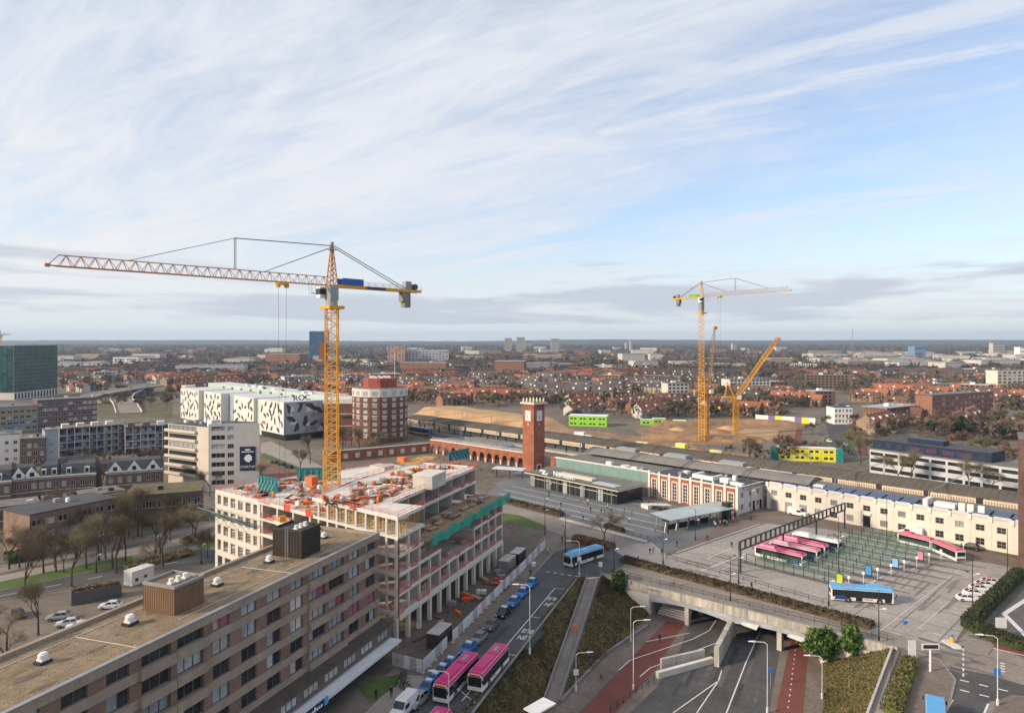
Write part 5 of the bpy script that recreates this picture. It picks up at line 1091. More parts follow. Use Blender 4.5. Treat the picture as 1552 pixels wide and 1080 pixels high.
# green glass office at the left edge
GO = mat('office_curtain_glass', (.02,.075,.08), .18, .5, .12, spec=.6, rnd=.35)
ga, gb = P(21,606), P(87,598); go, L = bld('glass_office', 'tall dark green glass office tower at the edge of the town', ga, gb); GZ = 49.5
MB().box(.3,.3,7,L-.3,40,GZ-.3).build('core', CONCD, go)
for i in range(12):
    for j in range(20): MB().box(j*L/20+.12,0,7.2+i*3.55,(j+1)*L/20-.12,.3,7.2+i*3.55+3.2).build('glass_panel', GO, go)
b = MB()
for j in range(21): b.box(j*L/20-.12,-.15,6.6,j*L/20+.12,.25,GZ)
for i in range(13): b.box(0,-.1,6.7+i*3.55,L,.2,7.1+i*3.55)
b.build('frame', mat('frame_grey', (.16,.19,.18), .5, .1), go); MB().box(-.3,-.3,GZ-.3,L+.3,40.3,GZ+.6).build('roof', GREYM, go); MB().box(0,-.3,0,L,40,6.6).build('plinth', CONCL, go)
for j in range(14): MB().box(j*L/14+.8,-.34,.6,j*L/14+3,-.3,5.8).build('window', GLASS, go)
for i in range(12):
    for j in range(8): MB().box(-.3,1+j*4.8,7.2+i*3.55,0,5.5+j*4.8,10.4+i*3.55).build('glass_panel', GO, go)
# blue tower block far away
simple('tower_block', 'distant square blue office tower on the skyline', (-480,1640), (-440,1640), 30, 76, mat('tower_blue', (.03,.10,.22), .4, .2), 18, 8, 3, 4, 2.6, 4.2, glz=[GO, mat('sky_glass', (.05,.14,.26), .2, .2)], fr=DARK)
# dark blue office right of the railway
NV = mat('office_navy', (.015,.025,.055), .4, .25, .3); OG = mat('office_pale', (.48,.49,.50), .7, .1, .3)
o1a, o1b = P(1318,716), P(1545,752); on, L = bld('office_complex', 'grey banded office with a dark blue top storey beyond the railway', o1a, o1b)
facade(on, (0,0), 0, L, 0, 9.6, [(1.2,2.7),(4.6,6.0),(7.4,8.7)], cols_even(L, 9, L/9*.86), OG, .4, nx=6, glz=[GLASS], fr=DARK)
MB().box(.2,.4,0,L,18,9.4).build('core', OG, on); MB().box(-.1,-.1,9.6,L+.1,18.2,9.9).build('roof', ROOFG, on); MB().box(0,2.5,9.9,L*.82,14,13.4).build('top_storey', NV, on)
for k in range(10): MB().box(1+k*L*.08,2.4,10.6,k*L*.08+L*.065,2.5,12.6).build('window', SOL, on)
MB().box(-.1,2.3,13.4,L*.82+.2,14.2,13.7).build('upper_roof', ROOFD, on); MB().box(L*.25,4,13.7,L*.5,9,15.6).build('plant_room', NV, on)
for k in range(4): MB().box(L*.28+k*6,2.2,10.6,L*.28+k*6+4,2.38,12.3).build('mural_panel', mat('mural_pink', (.10,.02,.045), .6, .6, 1.5, col2=(.03,.04,.10)), on)
# container offices
def containers(name, label, p, rz, nx_, nz, m, s=(6.0,5.0,2.9), m2=None):
    t = thing(name, label, 'site offices', (*p, 0), rz)
    for i in range(nx_):
        for k in range(nz):
            c = MB().box(i*s[0]+.04,0,k*s[2],(i+1)*s[0]-.04,s[1],(k+1)*s[2]-.06).build('container', m, t); MB().box(i*s[0]+1,-.06,k*s[2]+1.1,i*s[0]+2.6,0,k*s[2]+2.1).box(i*s[0]+3.4,-.06,k*s[2]+1.1,i*s[0]+4.8,0,k*s[2]+2.1).build('window', GLASS, c)
    MB().box(-.2,-.2,nz*s[2],nx_*s[0]+.2,s[1]+.2,nz*s[2]+.2).build('roof', WHITE, t)
    if m2: MB().box(nx_*s[0]+.05,0,0,nx_*s[0]+3,s[1],nz*s[2]).box(-3,0,0,-.05,s[1],nz*s[2]).build('stair_screen', m2, t)
    return t
LIME = mat('container_lime', (.30,.62,.06), .6, .08); YC = mat('container_yellow', (.72,.66,.05), .6, .08)
containers('site_offices', 'two storey bright yellow container offices beside the platform roof', P(1180,697), ang(S)+.55, 4, 2, YC, m2=TEALP)
containers('site_offices', 'two storey lime green container offices by the sand heap', P(862,645), -.25, 4, 2, LIME, (6,11,3.2))
for k, (px, py) in enumerate(((990,642),(972,644),(1020,645))): containers('site_container', 'single lime green site container near the excavation', P(px, py), RN.uniform(-.3,.3), 1, 1, LIME, (8,4,3.4))['group'] = 'lime containers by the excavation'
# brown brick building at the right edge
simple('brick_tower', 'dark brown brick tower block cut by the right edge', P(1545,868), P(1545,868)+Vector((11.5,-8.0)), 14, 31, brickmat('edge_brick', (.16,.09,.07), (.12,.07,.055), (.16,.12,.1)), 8, 3, 3, 3.4)
# left district: foreground brick blocks and terraces
TANB = brickmat('tan_brick', (.24,.165,.12), (.19,.13,.095), (.25,.2,.16)); BRB = brickmat('brown_brick', (.17,.11,.085), (.13,.085,.065), (.2,.16,.13)); DKR = mat('slate_roof', (.055,.06,.07), .7, .25, .4, fine=.15)
simple('flat_block', 'three storey tan brick flat block with white trimmed roof', P(45,845), P(178,812), 13, 10.5, TANB, 3, 7, .6, 3.2, 1.6, 2.2, ROOFD, [GLASS,GLASSB,CURT])
simple('flat_block', 'low brown office with wide window bands behind bare trees', P(190,800), P(305,790), 16, 9.0, BRB, 2, 5, .8, 3.9, 2.0, 5.2, mat('mossy_roof', (.13,.11,.06), .95, .3, .3, fine=.2), nx=4)
def mansard(name, label, a, b, dep, h, wm, n, rm=DKR, gables=0, group=None):
    t, L = bld(name, label, a, b, 'house', group); facade(t, (0,0), 0, L, 0, h, rows_even(.4, 2, h/2-.1, .7, 1.9), cols_even(L, n, 1.3), wm, .35, nx=2, glz=[GLASS,GLASSB])
    MB().box(.1,.36,0,L-.1,dep,h).build('core', wm, t)
    for z in (.5, h*.5, h-.5): MB().box(0,-.05,z,L,0,z+.18).build('white_band', PIL, t)
    MB().box(-.2,-.35,h,L+.2,.1,h+.4).build('eave', WHITE, t)
    MB().hexa([(0,0,h+.1),(L,0,h+.1),(L,dep,h+.1),(0,dep,h+.1),(.6,1.8,h+3.6),(L-.6,1.8,h+3.6),(L-.6,dep-1.8,h+3.6),(.6,dep-1.8,h+3.6)]).build('roof', rm, t)
    for k in range(max(2, n//2)):
        x = (k+.5)*L/max(2, n//2)
        if gables: MB().prism([(-2.4,0),(2.4,0),(0,3.4)], 0, .5).build('gable', WHITE, t, (x,-.1,h+.3), 0).rotation_euler = (math.pi/2,0,0); MB().box(x-.6,-.7,h+.7,x+.6,-.5,h+2).build('gable_window', GLASS, t)
        else: d_ = MB().box(x-.7,.3,h+.4,x+.7,2.2,h+2.6).build('dormer', WHITE, t); MB().box(x-.5,.24,h+.8,x+.5,.3,h+2.2).build('pane', GLASS, d_)
    for x in (.3, L-.9): MB().box(x,dep*.5,h+2,x+.7,dep*.5+1.2,h+5).build('chimney', BRB, t)
    return t
for (x0,y0,x1,y1,n,g,lab) in ((-60,778,17,772,5,0,'brown brick terrace house with slate mansard at the left edge'), (18,770,58,765,3,1,'terrace house with one ornate white gable on a slate roof'), (58,765,90,762,3,0,'terrace house with two white dormers and pale flat ridge'), (90,762,145,758,4,0,'wide dark terrace house with a single small dormer pair'), (160,757,246,750,6,1,'ornate brick villa with white framed gables and slate roof')):
    mansard('terrace_house', lab, P(x0,y0), P(x1,y1), 11, 9.0, BRB, n, DKR, g)
for (x0,y0,x1,y1,lab,wm) in ((-30,812,62,800,'low brown brick row with moss on its flat roof',BRB), (62,800,120,792,'low brown brick row with white sills and rooflights',BRB), (120,790,190,778,'stepped brown brick row with white horizontal bands',TANB)):
    t, L = simple('row_house', lab, P(x0,y0), P(x1,y1), 10, 7.2, wm, 2, 6, .5, 3.2, 1.7, 1.5, ROOFG)
    for z in (.4, 3.3, 6.6): MB().box(0,-.05,z,L,0,z+.2).build('white_band', PIL, t)
# gallery flats with blue balconies
BLU = mat('balcony_blue', (.06,.11,.24), .6, .12)
for (x0,y0,x1,y1,n,lab) in ((90,693,190,684,9,'gallery flats with dark blue balconies behind the terrace houses'), (190,690,268,684,7,'gallery flats with pale blue balconies beside the office block')):
    a, b_ = P(x0,y0), P(x1,y1); t, L = bld('gallery_flats', lab, a, b_); bw_ = L/n
    MB().box(0,1.4,0,L,12,13).build('core', BRB, t); MB().box(-.2,-.2,13,L+.2,12.2,13.3).build('roof', ROOFG, t)
    for r in range(4):
        for k in range(n):
            x = k*bw_; MB().box(x+.1,-.06,r*3.2+.3,x+bw_-.1,.06,r*3.2+1.3).build('balcony_front', BLU if (k//2) % 2 == 0 else mat('balcony_pale', (.17,.25,.32), .6, .12), t); MB().box(x+.4,1.3,r*3.2+.5,x+bw_*.55,1.4,r*3.2+2.6).build('window', RN.choice([GLASSB,CURT,GLASS]), t)
        MB().box(0,0,r*3.2,L,1.4,r*3.2+.22).build('gallery_slab', CONCL, t)
    for k in range(n+1): MB().box(k*bw_-.12,-.1,0,k*bw_+.12,.3,13).build('gallery_post', CONCL, t)
    for k in range(n//2): MB().box(k*2*bw_+1,.2,13.3,k*2*bw_+4,4,15.2).build('roof_cabin', RN.choice([WHITE,TANB,OFFW]), t)
simple('stair_tower', 'narrow pale blue stair tower at the end of the gallery flats', P(68,705), P(88,703), 8, 15, mat('tower_paleblue', (.30,.36,.42), .7, .1), 4, 1, 1, 3.4, 1.2, 1.0)
simple('flat_block', 'long brown brick apartment row with grey balconies by the flyover', P(57,652), P(147,645), 14, 18, mat('flat_mauve', (.15,.09,.085), .8, .2, .3), 5, 12, .8, 3.3, 1.8, 3.4, ROOFG, [GLASS,GLASSB,GO])
simple('flat_block', 'blue and ochre apartment block with pitched blue roof', P(-40,660), P(57,652), 16, 15, mat('flat_ochre', (.40,.27,.10), .8, .2, .1, col2=(.12,.2,.28)), 4, 10, .8, 3.3, 1.7, 2.2, mat('roof_blue', (.10,.15,.22), .7, .2))
simple('white_block', 'white stepped modern house block near the left edge', P(-10,705), P(30,702), 12, 13, WHITE, 3, 3, 1, 3.6, 1.5, 1.4)
simple('flat_block', 'dark brick houses with white window frames next to the stair tower', P(30,708), P(68,706), 11, 12, BRB, 3, 4, .8, 3.4, 1.9, 1.5)
simple('white_block', 'long white office slabs on stilts at the wood edge', (-795,1380), (-745,1380), 20, 21, WHITE, 4, 2, 1, 4.6, 2.4, 22, nx=8)
simple('white_block', 'long white hall with flat roof beyond the college', (-530,1090), (-430,1110), 40, 15, OG, 1, 9, 8, 4, 2, 8)
simple('apartment_slab', 'long red brick apartment slab among trees to the right', P(1413,634), P(1505,626), 12, 16, mat('slab_brick', (.28,.13,.09), .85, .15, .3), 4, 14, .8, 3.6, 2, 2.6, ROOFG)
simple('apartment_slab', 'pale galleried apartment slab at the far right edge', P(1512,592), P(1600,590), 14, 22, OFFW, 6, 12, .8, 3.4, 1.9, 4.5)
simple('white_house', 'white corner house at the crossroads beyond the yellow offices', P(1265,643), P(1292,643), 12, 11, WHITE, 3, 5, .8, 3.3, 1.8, 1.5, DKR)
simple('tower_block', 'pink distant apartment tower on the skyline', (-270,1500), (-232,1500), 18, 42, mat('far_pink', (.42,.24,.2), .8, .1), 10, 5, 2, 4, 2, 4); simple('tower_block', 'long white distant hospital block beside the pink tower', (-228,1520), (-140,1530), 20, 34, OG, 6, 12, 2, 5, 2.5, 5)
simple('factory', 'blue and white distant factory hall on the industrial skyline', (1000,1720), (1028,1720), 30, 40, mat('far_blue', (.14,.24,.36), .7, .1), 3, 4, 4, 14, 4, 8); simple('factory', 'square white distant tower of the industrial estate', (1290,1760), (1312,1760), 20, 38, WHITE, 4, 4, 4, 10, 3, 6)
simple('factory', 'grey power station hall beneath the tall chimney', (2140,2300), (2190,2300), 40, 46, CONC, 3, 6, 5, 20, 6, 9)
t = thing('chimney_stack', 'tall thin power station chimney on the right skyline', 'chimney', (2205,2310,0)); MB().tube((0,0,0),(0,0,66),4,3,12).build('stack', CONCL, t); MB().tube((0,0,66),(0,0,69),3.4,3.4,12).build('rim', CONCD, t)
t = thing('radio_mast', 'very thin radio mast on the horizon', 'mast', (1120,2280,0)); MB().bar((0,0,0),(0,0,92),1.3).build('mast', GREYM, t); MB().bar((0,0,60),(14,0,0),.4).bar((0,0,60),(-14,0,0),.4).build('guy_wire', GREYM, t)
# flyover at the left
def ribbon3(pts, w, th, mb):
    pts = [Vector(p) for p in pts]
    for a, b_ in zip(pts, pts[1:]): mb.bar(a, b_, w, th)
    return mb
fo = thing('flyover', 'curved grey motorway flyover with pale parapets in the left distance', 'flyover', (0,0,0))
def smooth(pts, n=8):
    pts = [Vector(p) for p in pts]; out = []
    for k in range(len(pts)-1):
        p0, p1, p2, p3 = pts[max(k-1,0)], pts[k], pts[k+1], pts[min(k+2,len(pts)-1)]
        for q in range(n): t = q/n; out.append(.5*((2*p1)+(p2-p0)*t+(2*p0-5*p1+4*p2-p3)*t*t+(3*p1-p0-3*p2+p3)*t*t*t))
    return out+[pts[-1]]
def flydeck(pts, w, par):
    pts = smooth(pts); d = MB(); L_ = []; R_ = []
    for k, p in enumerate(pts):
        t = (pts[min(k+1,len(pts)-1)]-pts[max(k-1,0)]); t.z = 0; t.normalize(); n = Vector((-t.y,t.x,0)); L_.append(p+n*w/2); R_.append(p-n*w/2)
    for k in range(len(pts)-1): z = Vector((0,0,-1.2)); d.hexa([R_[k]+z,R_[k+1]+z,L_[k+1]+z,L_[k]+z,R_[k],R_[k+1],L_[k+1],L_[k]])
    d.build('deck', ASPHL, fo)
    for side in (L_, R_):
        b = MB()
        for a_, c_ in zip(side, side[1:]): b.bar(a_+Vector((0,0,.4)), c_+Vector((0,0,.4)), .5, 1.0)
        b.build('parapet', CONCL, par)
    for k in range(4, len(pts)-2, 8):
        p = pts[k]
        if p.z > 3: MB().box(p.x-w*.3,p.y-.8,0,p.x+w*.3,p.y+.8,p.z-1.2).build('pier', CONC, fo)
flydeck([(*P(196,626), .3), (*P(189,614), 2), (*P(184,605,3), 3.5), (*P(191,597,4), 5), (*P(212,590,5), 6), (*P(236,585,6), 7)], 17, fo)
flydeck([(*P(135,600,7), 7), (*P(165,594,8), 8), (*P(196,589,8), 8), (*P(228,585,8), 8)], 13, fo)
for k in range(7): lamp_p = P(120+k*17, 600-k*2.2); t = thing('motorway_lamp', 'tall thin pale lamp mast along the flyover', 'lamp', (*lamp_p, 0), 0, 'flyover lamp masts'); MB().tube((0,0,0),(0,0,22),.3,.15,6).build('pole', GREYM, t); MB().box(-1.2,-.2,21.8,1.2,.2,22.1).build('lamp_head', GREYM, t)
# sand heap and excavation
def heap(name, label, a, b, w, h, mt, n=50, k=16):
    a, b = Vector(a), Vector(b); d = (b-a); L = d.length; mb = MB(); 
    for i in range(n+1):
        for j in range(k+1):
            x = -w*.4+(L+w*.8)*i/n; y = (j/k-.5)*w; e = min(1, max(0, (x+w*.4)/(w*.5)))*min(1, max(0, (L+w*.4-x)/(w*.5)))
            z = h*min(1, 2.0*(1-abs(y)/(w/2)))*min(1,e)*(1-.25*i/n)*(1+.10*noise.noise(Vector((x*.07,y*.12,1)))+.07*noise.noise(Vector((x*.3,y*.35,4)))); mb.v.append((x,y,max(0,z)+(.1 if 0 < j < k and 0 < i < n else -.3)))
    for i in range(n):
        for j in range(k): q = i*(k+1)+j; mb.f.append((q,q+k+1,q+k+2,q+1)); mb.m.append(0)
    return tag(mb.build(name, mt, None, (*a, 0), ang(d), True), label, 'sand heap')
heap('sand_heap', 'long flat topped ochre sand heap behind the platform roof', (-54,474), (20,402), 40, 10.0, SAND)
heap('sand_heap', 'small brown earth mound in front of the long sand heap', P(680,634), P(700,636), 26, 7, EARTH, 16, 10)
road('excavation', [(960,652),(1040,636),(1120,634),(1210,640),(1206,664),(1150,672),(1000,674)], .05, EARTH)
road('sand_floor', [(1096,658),(1130,650),(1180,652),(1176,666),(1110,668)], .09, SAND)
heap('earth_bank', 'brown earth bank along the far side of the excavation', P(1010,646), P(1090,641), 22, 3.2, EARTH, 20, 8); heap('earth_bank', 'brown earth bank beneath the pale hoarding of the excavation', P(1130,641), P(1200,643), 20, 2.6, EARTH, 20, 8); heap('earth_bank', 'narrow earth bank between the excavation and the railway', P(985,664), P(1150,668), 14, 2.6, EARTH, 24, 8)
wh = thing('site_hoarding', 'pale hoarding with banner strips behind the excavation', 'hoarding', (*P(1145,637), 0), ang(P(1208,641)-P(1145,637)))
for k in range(9): MB().box(k*4.2,0,0,k*4.2+4.1,.2,4).build('hoarding_panel', (WHITE, WHITE, mat('panel_purple', (.2,.15,.35), .6, .1), YC)[k % 4], wh)
rr = road('dual_carriageway', [(1222,692),(1262,692),(1256,660),(1250,632),(1262,622),(1278,622),(1285,660),(1302,694),(1262,698)], .05, ASPH)
road('lawn', [(1245,690),(1260,690),(1257,662),(1250,662)], .07, GRASS); road('lawn', [(1284,676),(1298,676),(1294,656),(1283,656)], .07, GRASS); road('cycle_path', [(1196,690),(1212,690),(1216,650),(1208,650)], .07, CYC); road('cycle_path', [(1302,690),(1316,690),(1300,650),(1294,650)], .07, CYC)
wroad('site_ground', [trk(-236,35), trk(-30,35), trk(-26,62), trk(-110,78), trk(-236,80)], .035, EARTH)
SG = random.Random(9)
for k_ in range(16):
    q = trk(SG.uniform(-200,-35), SG.uniform(38,58)); c_ = SG.randrange(4); nm_ = ('white','blue','grey','yellow')[c_]; t = thing('site_container', f'small {nm_} site container on the earth beside the tracks', 'container', (*q, 0), ang(S)+SG.uniform(-.3,.3), f'{nm_} containers beside the tracks'); MB().box(0,0,.1,6,2.4,2.6).build('container_body', (WHITE, mat('container_blue', (.04,.12,.35), .6, .1), GREYM, YC)[c_], t); MB().box(-.05,-.05,2.6,6.05,2.45,2.7).build('roof', WHITE, t)
for k_ in range(9): q = trk(SG.uniform(-190,-40), SG.uniform(37,62)); heap('spoil_heap', 'little brown spoil heap on the earth beside the tracks', q, q+S*4, SG.uniform(6,12), SG.uniform(1.2,2.6), EARTH, 10, 8)['group'] = 'spoil heaps beside the tracks'
for k_ in range(7): q = P(SG.uniform(1000,1190), SG.uniform(648,668)); heap('spoil_heap', 'low ochre spoil heap on the excavation floor', q, q+S*5, SG.uniform(8,16), SG.uniform(1.2,2.6), EARTH if k_ % 2 else SAND, 10, 8)['group'] = 'spoil heaps in the excavation'
# embankment wall of the railway, right
w, L = bld('railway_wall', 'long pale parapet wall running along the far side of the railway', trk(20,38), trk(108,38), 'wall'); MB().box(0,0,0,L,.6,3).build('wall', CONCL, w); MB().box(0,-.1,3,L,.7,3.25).build('coping', PIL, w)

# ------------------------------------------------------------------ vehicles
def wheel(r=.48, w=.28):
    k = ('wheel', r)
    if k not in WM: WM[k] = (MB().tube((0,-w/2,0),(0,w/2,0),r,r,14).mesh('tyre', [BLACK]), MB().tube((0,-w/2-.02,0),(0,w/2+.02,0),r*.55,r*.55,10).mesh('rim', [GREYM]))
    return WM[k]
def add_wheels(t, xs, hw, r):
    ty, rm = wheel(r)
    for x in xs:
        for y in (-hw, hw): a = link('wheel', ty, t, (x,y,r)); link('rim', rm, a, (0,0,0))
BW = mat('bus_white', (.70,.69,.66), .35, .06, .3); BPK = mat('bus_magenta', (.58,.015,.16), .35, .08, .5); BBL = mat('bus_sky', (.10,.36,.66), .35, .08, .5); BNV = mat('bus_navy', (.02,.05,.2), .4, .1); BGL = mat('bus_glass', (.012,.014,.017), .12, .2, 1., spec=.6); DEST = mat('destination_amber', (.5,.13,.02), .5, .2)
def bus_part(t, L, roof, front=True, rear=True, x0=0., pod=True, body=BW):
    w = 1.275; n = 7
    prof = [(-w,.35),(-w,1.0),(-w*.99,2.6),(-w*.93,2.86),(-w*.80,2.98),(w*.80,2.98),(w*.93,2.86),(w*.99,2.6),(w,1.0),(w,.35)]
    xs = [x0, x0+.12, x0+L-.12, x0+L]; sc2 = [.94, 1, 1, .94]; b = MB(); m = len(prof)
    for x, s in zip(xs, sc2):
        for y, z in prof: b.v.append((x, y*s, .35+(z-.35)*(s if s == 1 else .985)))
    for i in range(3):
        for j in range(m): k2 = (j+1) % m; b.f.append((i*m+j, (i+1)*m+j, (i+1)*m+k2, i*m+k2)); b.m.append(1 if 2 <= j <= 6 else 0)
    b.f.append(tuple(range(m))); b.m.append(0); b.f.append(tuple(range(4*m-1, 3*m-1, -1))); b.m.append(0)
    bo = b.build('body', [body, roof], t)
    for s in (-1, 1):
        y = s*(w+.012); k = int(L/1.75)
        MB().box(x0+.35, min(y,y-s*.03), 1.05, x0+L-.25, max(y,y-s*.03), 2.5).build('window_band', BGL, t)
        mu = MB()
        for i in range(1, k): mu.box(x0+.35+i*(L-.6)/k-.04, min(y,y+s*.012), 1.05, x0+.35+i*(L-.6)/k+.04, max(y,y+s*.012), 2.5)
        mu.build('window_pillar', DARK, t)
    MB().box(x0+.25,-w*.78,2.99,x0+L-.25,w*.78,3.04).build('roof_panel', roof, t)
    if pod: MB().hexa([(x0+.9,-.95,3.04),(x0+L*.42,-.95,3.04),(x0+L*.42,.95,3.04),(x0+.9,.95,3.04),(x0+1.5,-.8,3.42),(x0+L*.42-.3,-.8,3.42),(x0+L*.42-.3,.8,3.42),(x0+1.5,.8,3.42)]).build('roof_pod', roof, t); MB().box(x0+L*.42,-.85,3.04,x0+L*.60,.85,3.16).build('roof_duct', roof, t)
    for s in (-1, 1): MB().box(x0+.3,s*1.06-.02,3.0,x0+L-.3,s*1.06+.02,3.06).build('roof_gutter', BW, t)
    MB().box(x0+L*.68,-.32,3.16,x0+L*.84,.32,3.24).build('roof_vent', GREYM, t); MB().box(x0+L*.62,-.9,3.04,x0+L*.95,.9,3.16).build('roof_duct', roof, t)
    if front:
        MB().box(x0-.04,-w*.86,1.0,x0+.02,w*.86,2.45).build('windscreen', BGL, t); MB().box(x0-.045,-w*.7,2.5,x0+.02,w*.7,2.8).build('destination_sign', DEST, t)
        for s in (-1, 1): MB().box(x0-.05,s*.95-.18,.62,x0+.02,s*.95+.18,.8).build('headlight', WHITE, t); MB().bar((x0-.05,s*1.15,2.55),(x0-.35,s*1.45,2.3),.05).box(x0-.42,s*1.45-.1,1.8,x0-.3,s*1.45+.1,2.35).build('mirror', DARK, t)
    if rear: MB().box(x0+L-.02,-w*.8,1.5,x0+L+.03,w*.8,2.5).build('rear_window', BGL, t); MB().box(x0+L-.02,-w*.85,.5,x0+L+.02,w*.85,.9).build('bumper', DARK, t)
    dm = MB()
    for xx in (x0+.5, x0+L*.5): dm.box(xx,w+.02,.4,xx+1.25,w+.035,2.5)
    dm.build('door', BGL, t)
def bus(label, front, d, L=12.0, roof=BPK, swoosh=None, z=0., body=BW, pod=True):
    """front: ground point at the centre of the nose; d: direction nose -> tail"""
    t = thing('city_bus', label, 'bus', (*front, z+.03), ang(d)); bus_part(t, L, roof, pod=pod, body=body); add_wheels(t, (2.7, L-3.3), 1.14, .48)
    for x_ in (2.7, L-3.3):
        for y_ in (-1.283, 1.283): MB().tube((x_,y_-.008,.52),(x_,y_+.008,.52),.6,.6,14).build('wheel_arch', BLACK, t)
    if swoosh:
        for s in (-1, 1): MB().quad([(L*.72,s*1.295,.5),(L-.6,s*1.295,.5),(L-.9,s*1.295,1.3),(L*.8,s*1.295,1.5)] if s < 0 else [(L*.72,s*1.295,.5),(L*.8,s*1.295,1.5),(L-.9,s*1.295,1.3),(L-.6,s*1.295,.5)]).build('livery_swoosh', swoosh, t)
    lt = MB()
    for q in range(6): lt.box(L*.34+q*.3,-1.30,.66,L*.34+q*.3+.2,-1.285,.86+.1*(q % 3 == 0)); lt.box(L*.34+q*.3,1.285,.66,L*.34+q*.3+.2,1.30,.86+.1*(q % 3 == 0))
    lt.build('side_lettering', mat('letter_grey', (.12,.12,.15), .5, 0), t); return t
nR = Vector((U.y, -U.x))
bus('magenta roofed bus in the lane nearest the scrub bank', P(719.5,1050)-nR*.0, U, 11.4, BPK)
bus('magenta roofed bus alongside the row of taxis', P(667,1067), U, 11.6, BPK)
bus('magenta roofed bus leaving the picture behind the other two street buses', P(672,1069,3)-U*11.2+nR*.2, U, 11.0, BPK)
bus('white and sky blue bus turning at the street corner', P(859.5,859.3), Vector((.74,.672)), 12.0, BBL)
bus('sky blue roofed bus standing alone on the terminal concrete', P(1357,917)+Vector((0,1.2)), (P(1258,910)-P(1357,917)).normalized(), 12.0, BBL, BNV)
MINT = BW
for k, (px, py, rf, lab) in enumerate(((1216,860.5,BPK,'magenta roofed bus parked beside the lime poster'), (1238,853,mat('bus_pinkwhite',(.62,.2,.3),.4,.5,.35),'pink and white roofed bus parked second from the lime poster'), (1250,845.5,BPK,'magenta roofed bus parked between the patchy pink and the white roofed bus'), (1271,839,BW,'white roofed bus parked farthest from the lime poster'))):
    bus(lab, P(px,py)-PP*-1.3-S*12.0, S, 12.0, rf, BNV)
fb = P(1363.7,823)+Vector((.6,.9)); jb = P(1417,836.7)+Vector((.6,.9)); rb_ = P(1456,853)+Vector((.3,.6))
ab = thing('articulated_bus', 'pink roofed articulated bus bending across the terminal', 'bus', (*fb, .03), ang(jb-fb)); L = (jb-fb).length-.5
bus_part(ab, L, mat('bus_rose', (.60,.08,.16), .4, .2, .5), True, False, 0.); add_wheels(ab, (2.4, L-1.4), 1.12, .48); MB().box(L,-1.1,.5,L+.9,1.1,2.85).build('bellows', GREYM, ab)
da = ang(rb_-jb)-ang(jb-fb); tr2 = link('rear_section', None, ab, (L+.7,0,0), da); bus_part(tr2, (rb_-jb).length, mat('bus_rose', (.6,.08,.16), .4), False, True, 0., False); add_wheels(tr2, ((rb_-jb).length*.55,), 1.12, .48)
bus('bus with white nose and sky blue roof at the bottom road', P(1417,1053,3), Vector((-.5,-.866)), 12.0, BBL, None, pod=False)
# cars: lofted body with cabin
def carmesh():
    st_ = [(-2.15,.55,.78,.35),(-2.05,.82,.80,.3),(-1.2,.95,.88,.28),(-.1,.98,.90,.27),(1.1,.98,.90,.27),(1.95,.93,.84,.3),(2.15,.70,.78,.36)]
    b = MB(); 
    for x, z, w, zb in st_: b.v += [(x,-w,zb),(x,-w*1.02,(zb+z)/2),(x,-w*.93,z),(x,w*.93,z),(x,w*1.02,(zb+z)/2),(x,w,zb)]
    for i in range(len(st_)-1):
        for j in range(6): k = (j+1) % 6; b.f.append((i*6+j, i*6+k, (i+1)*6+k, (i+1)*6+j)); b.m.append(0)
    b.f.append(tuple(range(5,-1,-1))); b.m.append(0); n = len(st_)*6; b.f.append(tuple(range(n-6,n))); b.m.append(0)
    g = MB(); g.hexa([(-1.05,-.80,.93),(1.75,-.80,.95),(1.75,.80,.95),(-1.05,.80,.93),(-.35,-.62,1.42),(1.15,-.62,1.42),(1.15,.62,1.42),(-.35,.62,1.42)])
    r = MB(); r.hexa([(-.38,-.64,1.40),(1.18,-.64,1.40),(1.18,.64,1.40),(-.38,.64,1.40),(-.25,-.56,1.47),(1.05,-.56,1.47),(1.05,.56,1.47),(-.25,.56,1.47)])
    for s in (-1,1):
        for xa, xb in ((-.36,-1.08),(1.16,1.78),(.4,.4)): r.bar((xa,s*.64,1.41),(xb,s*.81,.94),.09)
    return b, g, r
CB_, CGm, CR_ = carmesh(); CARM = {}
def car(label, p, d, m, group=None, roof=None, s=1.0, sign=False, cat='car'):
    if m.name not in CARM: CARM[m.name] = (CB_.mesh('body', [m]), CGm.mesh('glasshouse', [BGL]), CR_.mesh('roof', [m]))
    t = thing('parked_car' if not sign else 'taxi', label, cat, (*p, .03), ang(d), group); t.scale = (s,s,s)
    link('body', CARM[m.name][0], t); link('glasshouse', CARM[m.name][1], t); r = link('roof', CARM[m.name][2], t); add_wheels(t, (-1.35,1.35), .80, .33)
    for y in (-.6,.6): MB().box(-2.17,y-.16,.58,-2.0,y+.16,.74).build('headlight', WHITE, t); MB().box(2.0,y-.16,.62,2.17,y+.16,.78).build('tail_light', REDB, t)
    if sign: MB().hexa([(.0,-.5,1.47),(.55,-.5,1.47),(.55,.5,1.47),(.0,.5,1.47),(.12,-.46,1.66),(.43,-.46,1.66),(.43,.46,1.66),(.12,.46,1.66)]).build('taxi_sign', WHITE, t)
    if roof: MB().box(-.25,-.56,1.475,1.05,.56,1.49).build('roof_wrap', roof, t)
CBLU = mat('car_azure', (.01,.16,.50), .3, .05); CBLK = mat('car_black', (.014,.015,.017), .25, .1); CGR = mat('car_grey', (.10,.105,.11), .3, .1); CSL = mat('car_silver', (.36,.37,.39), .3, .1, metal=.4); CWH = mat('car_white', (.72,.72,.72), .3, .05); CRD = mat('car_red', (.42,.03,.03), .3, .05)
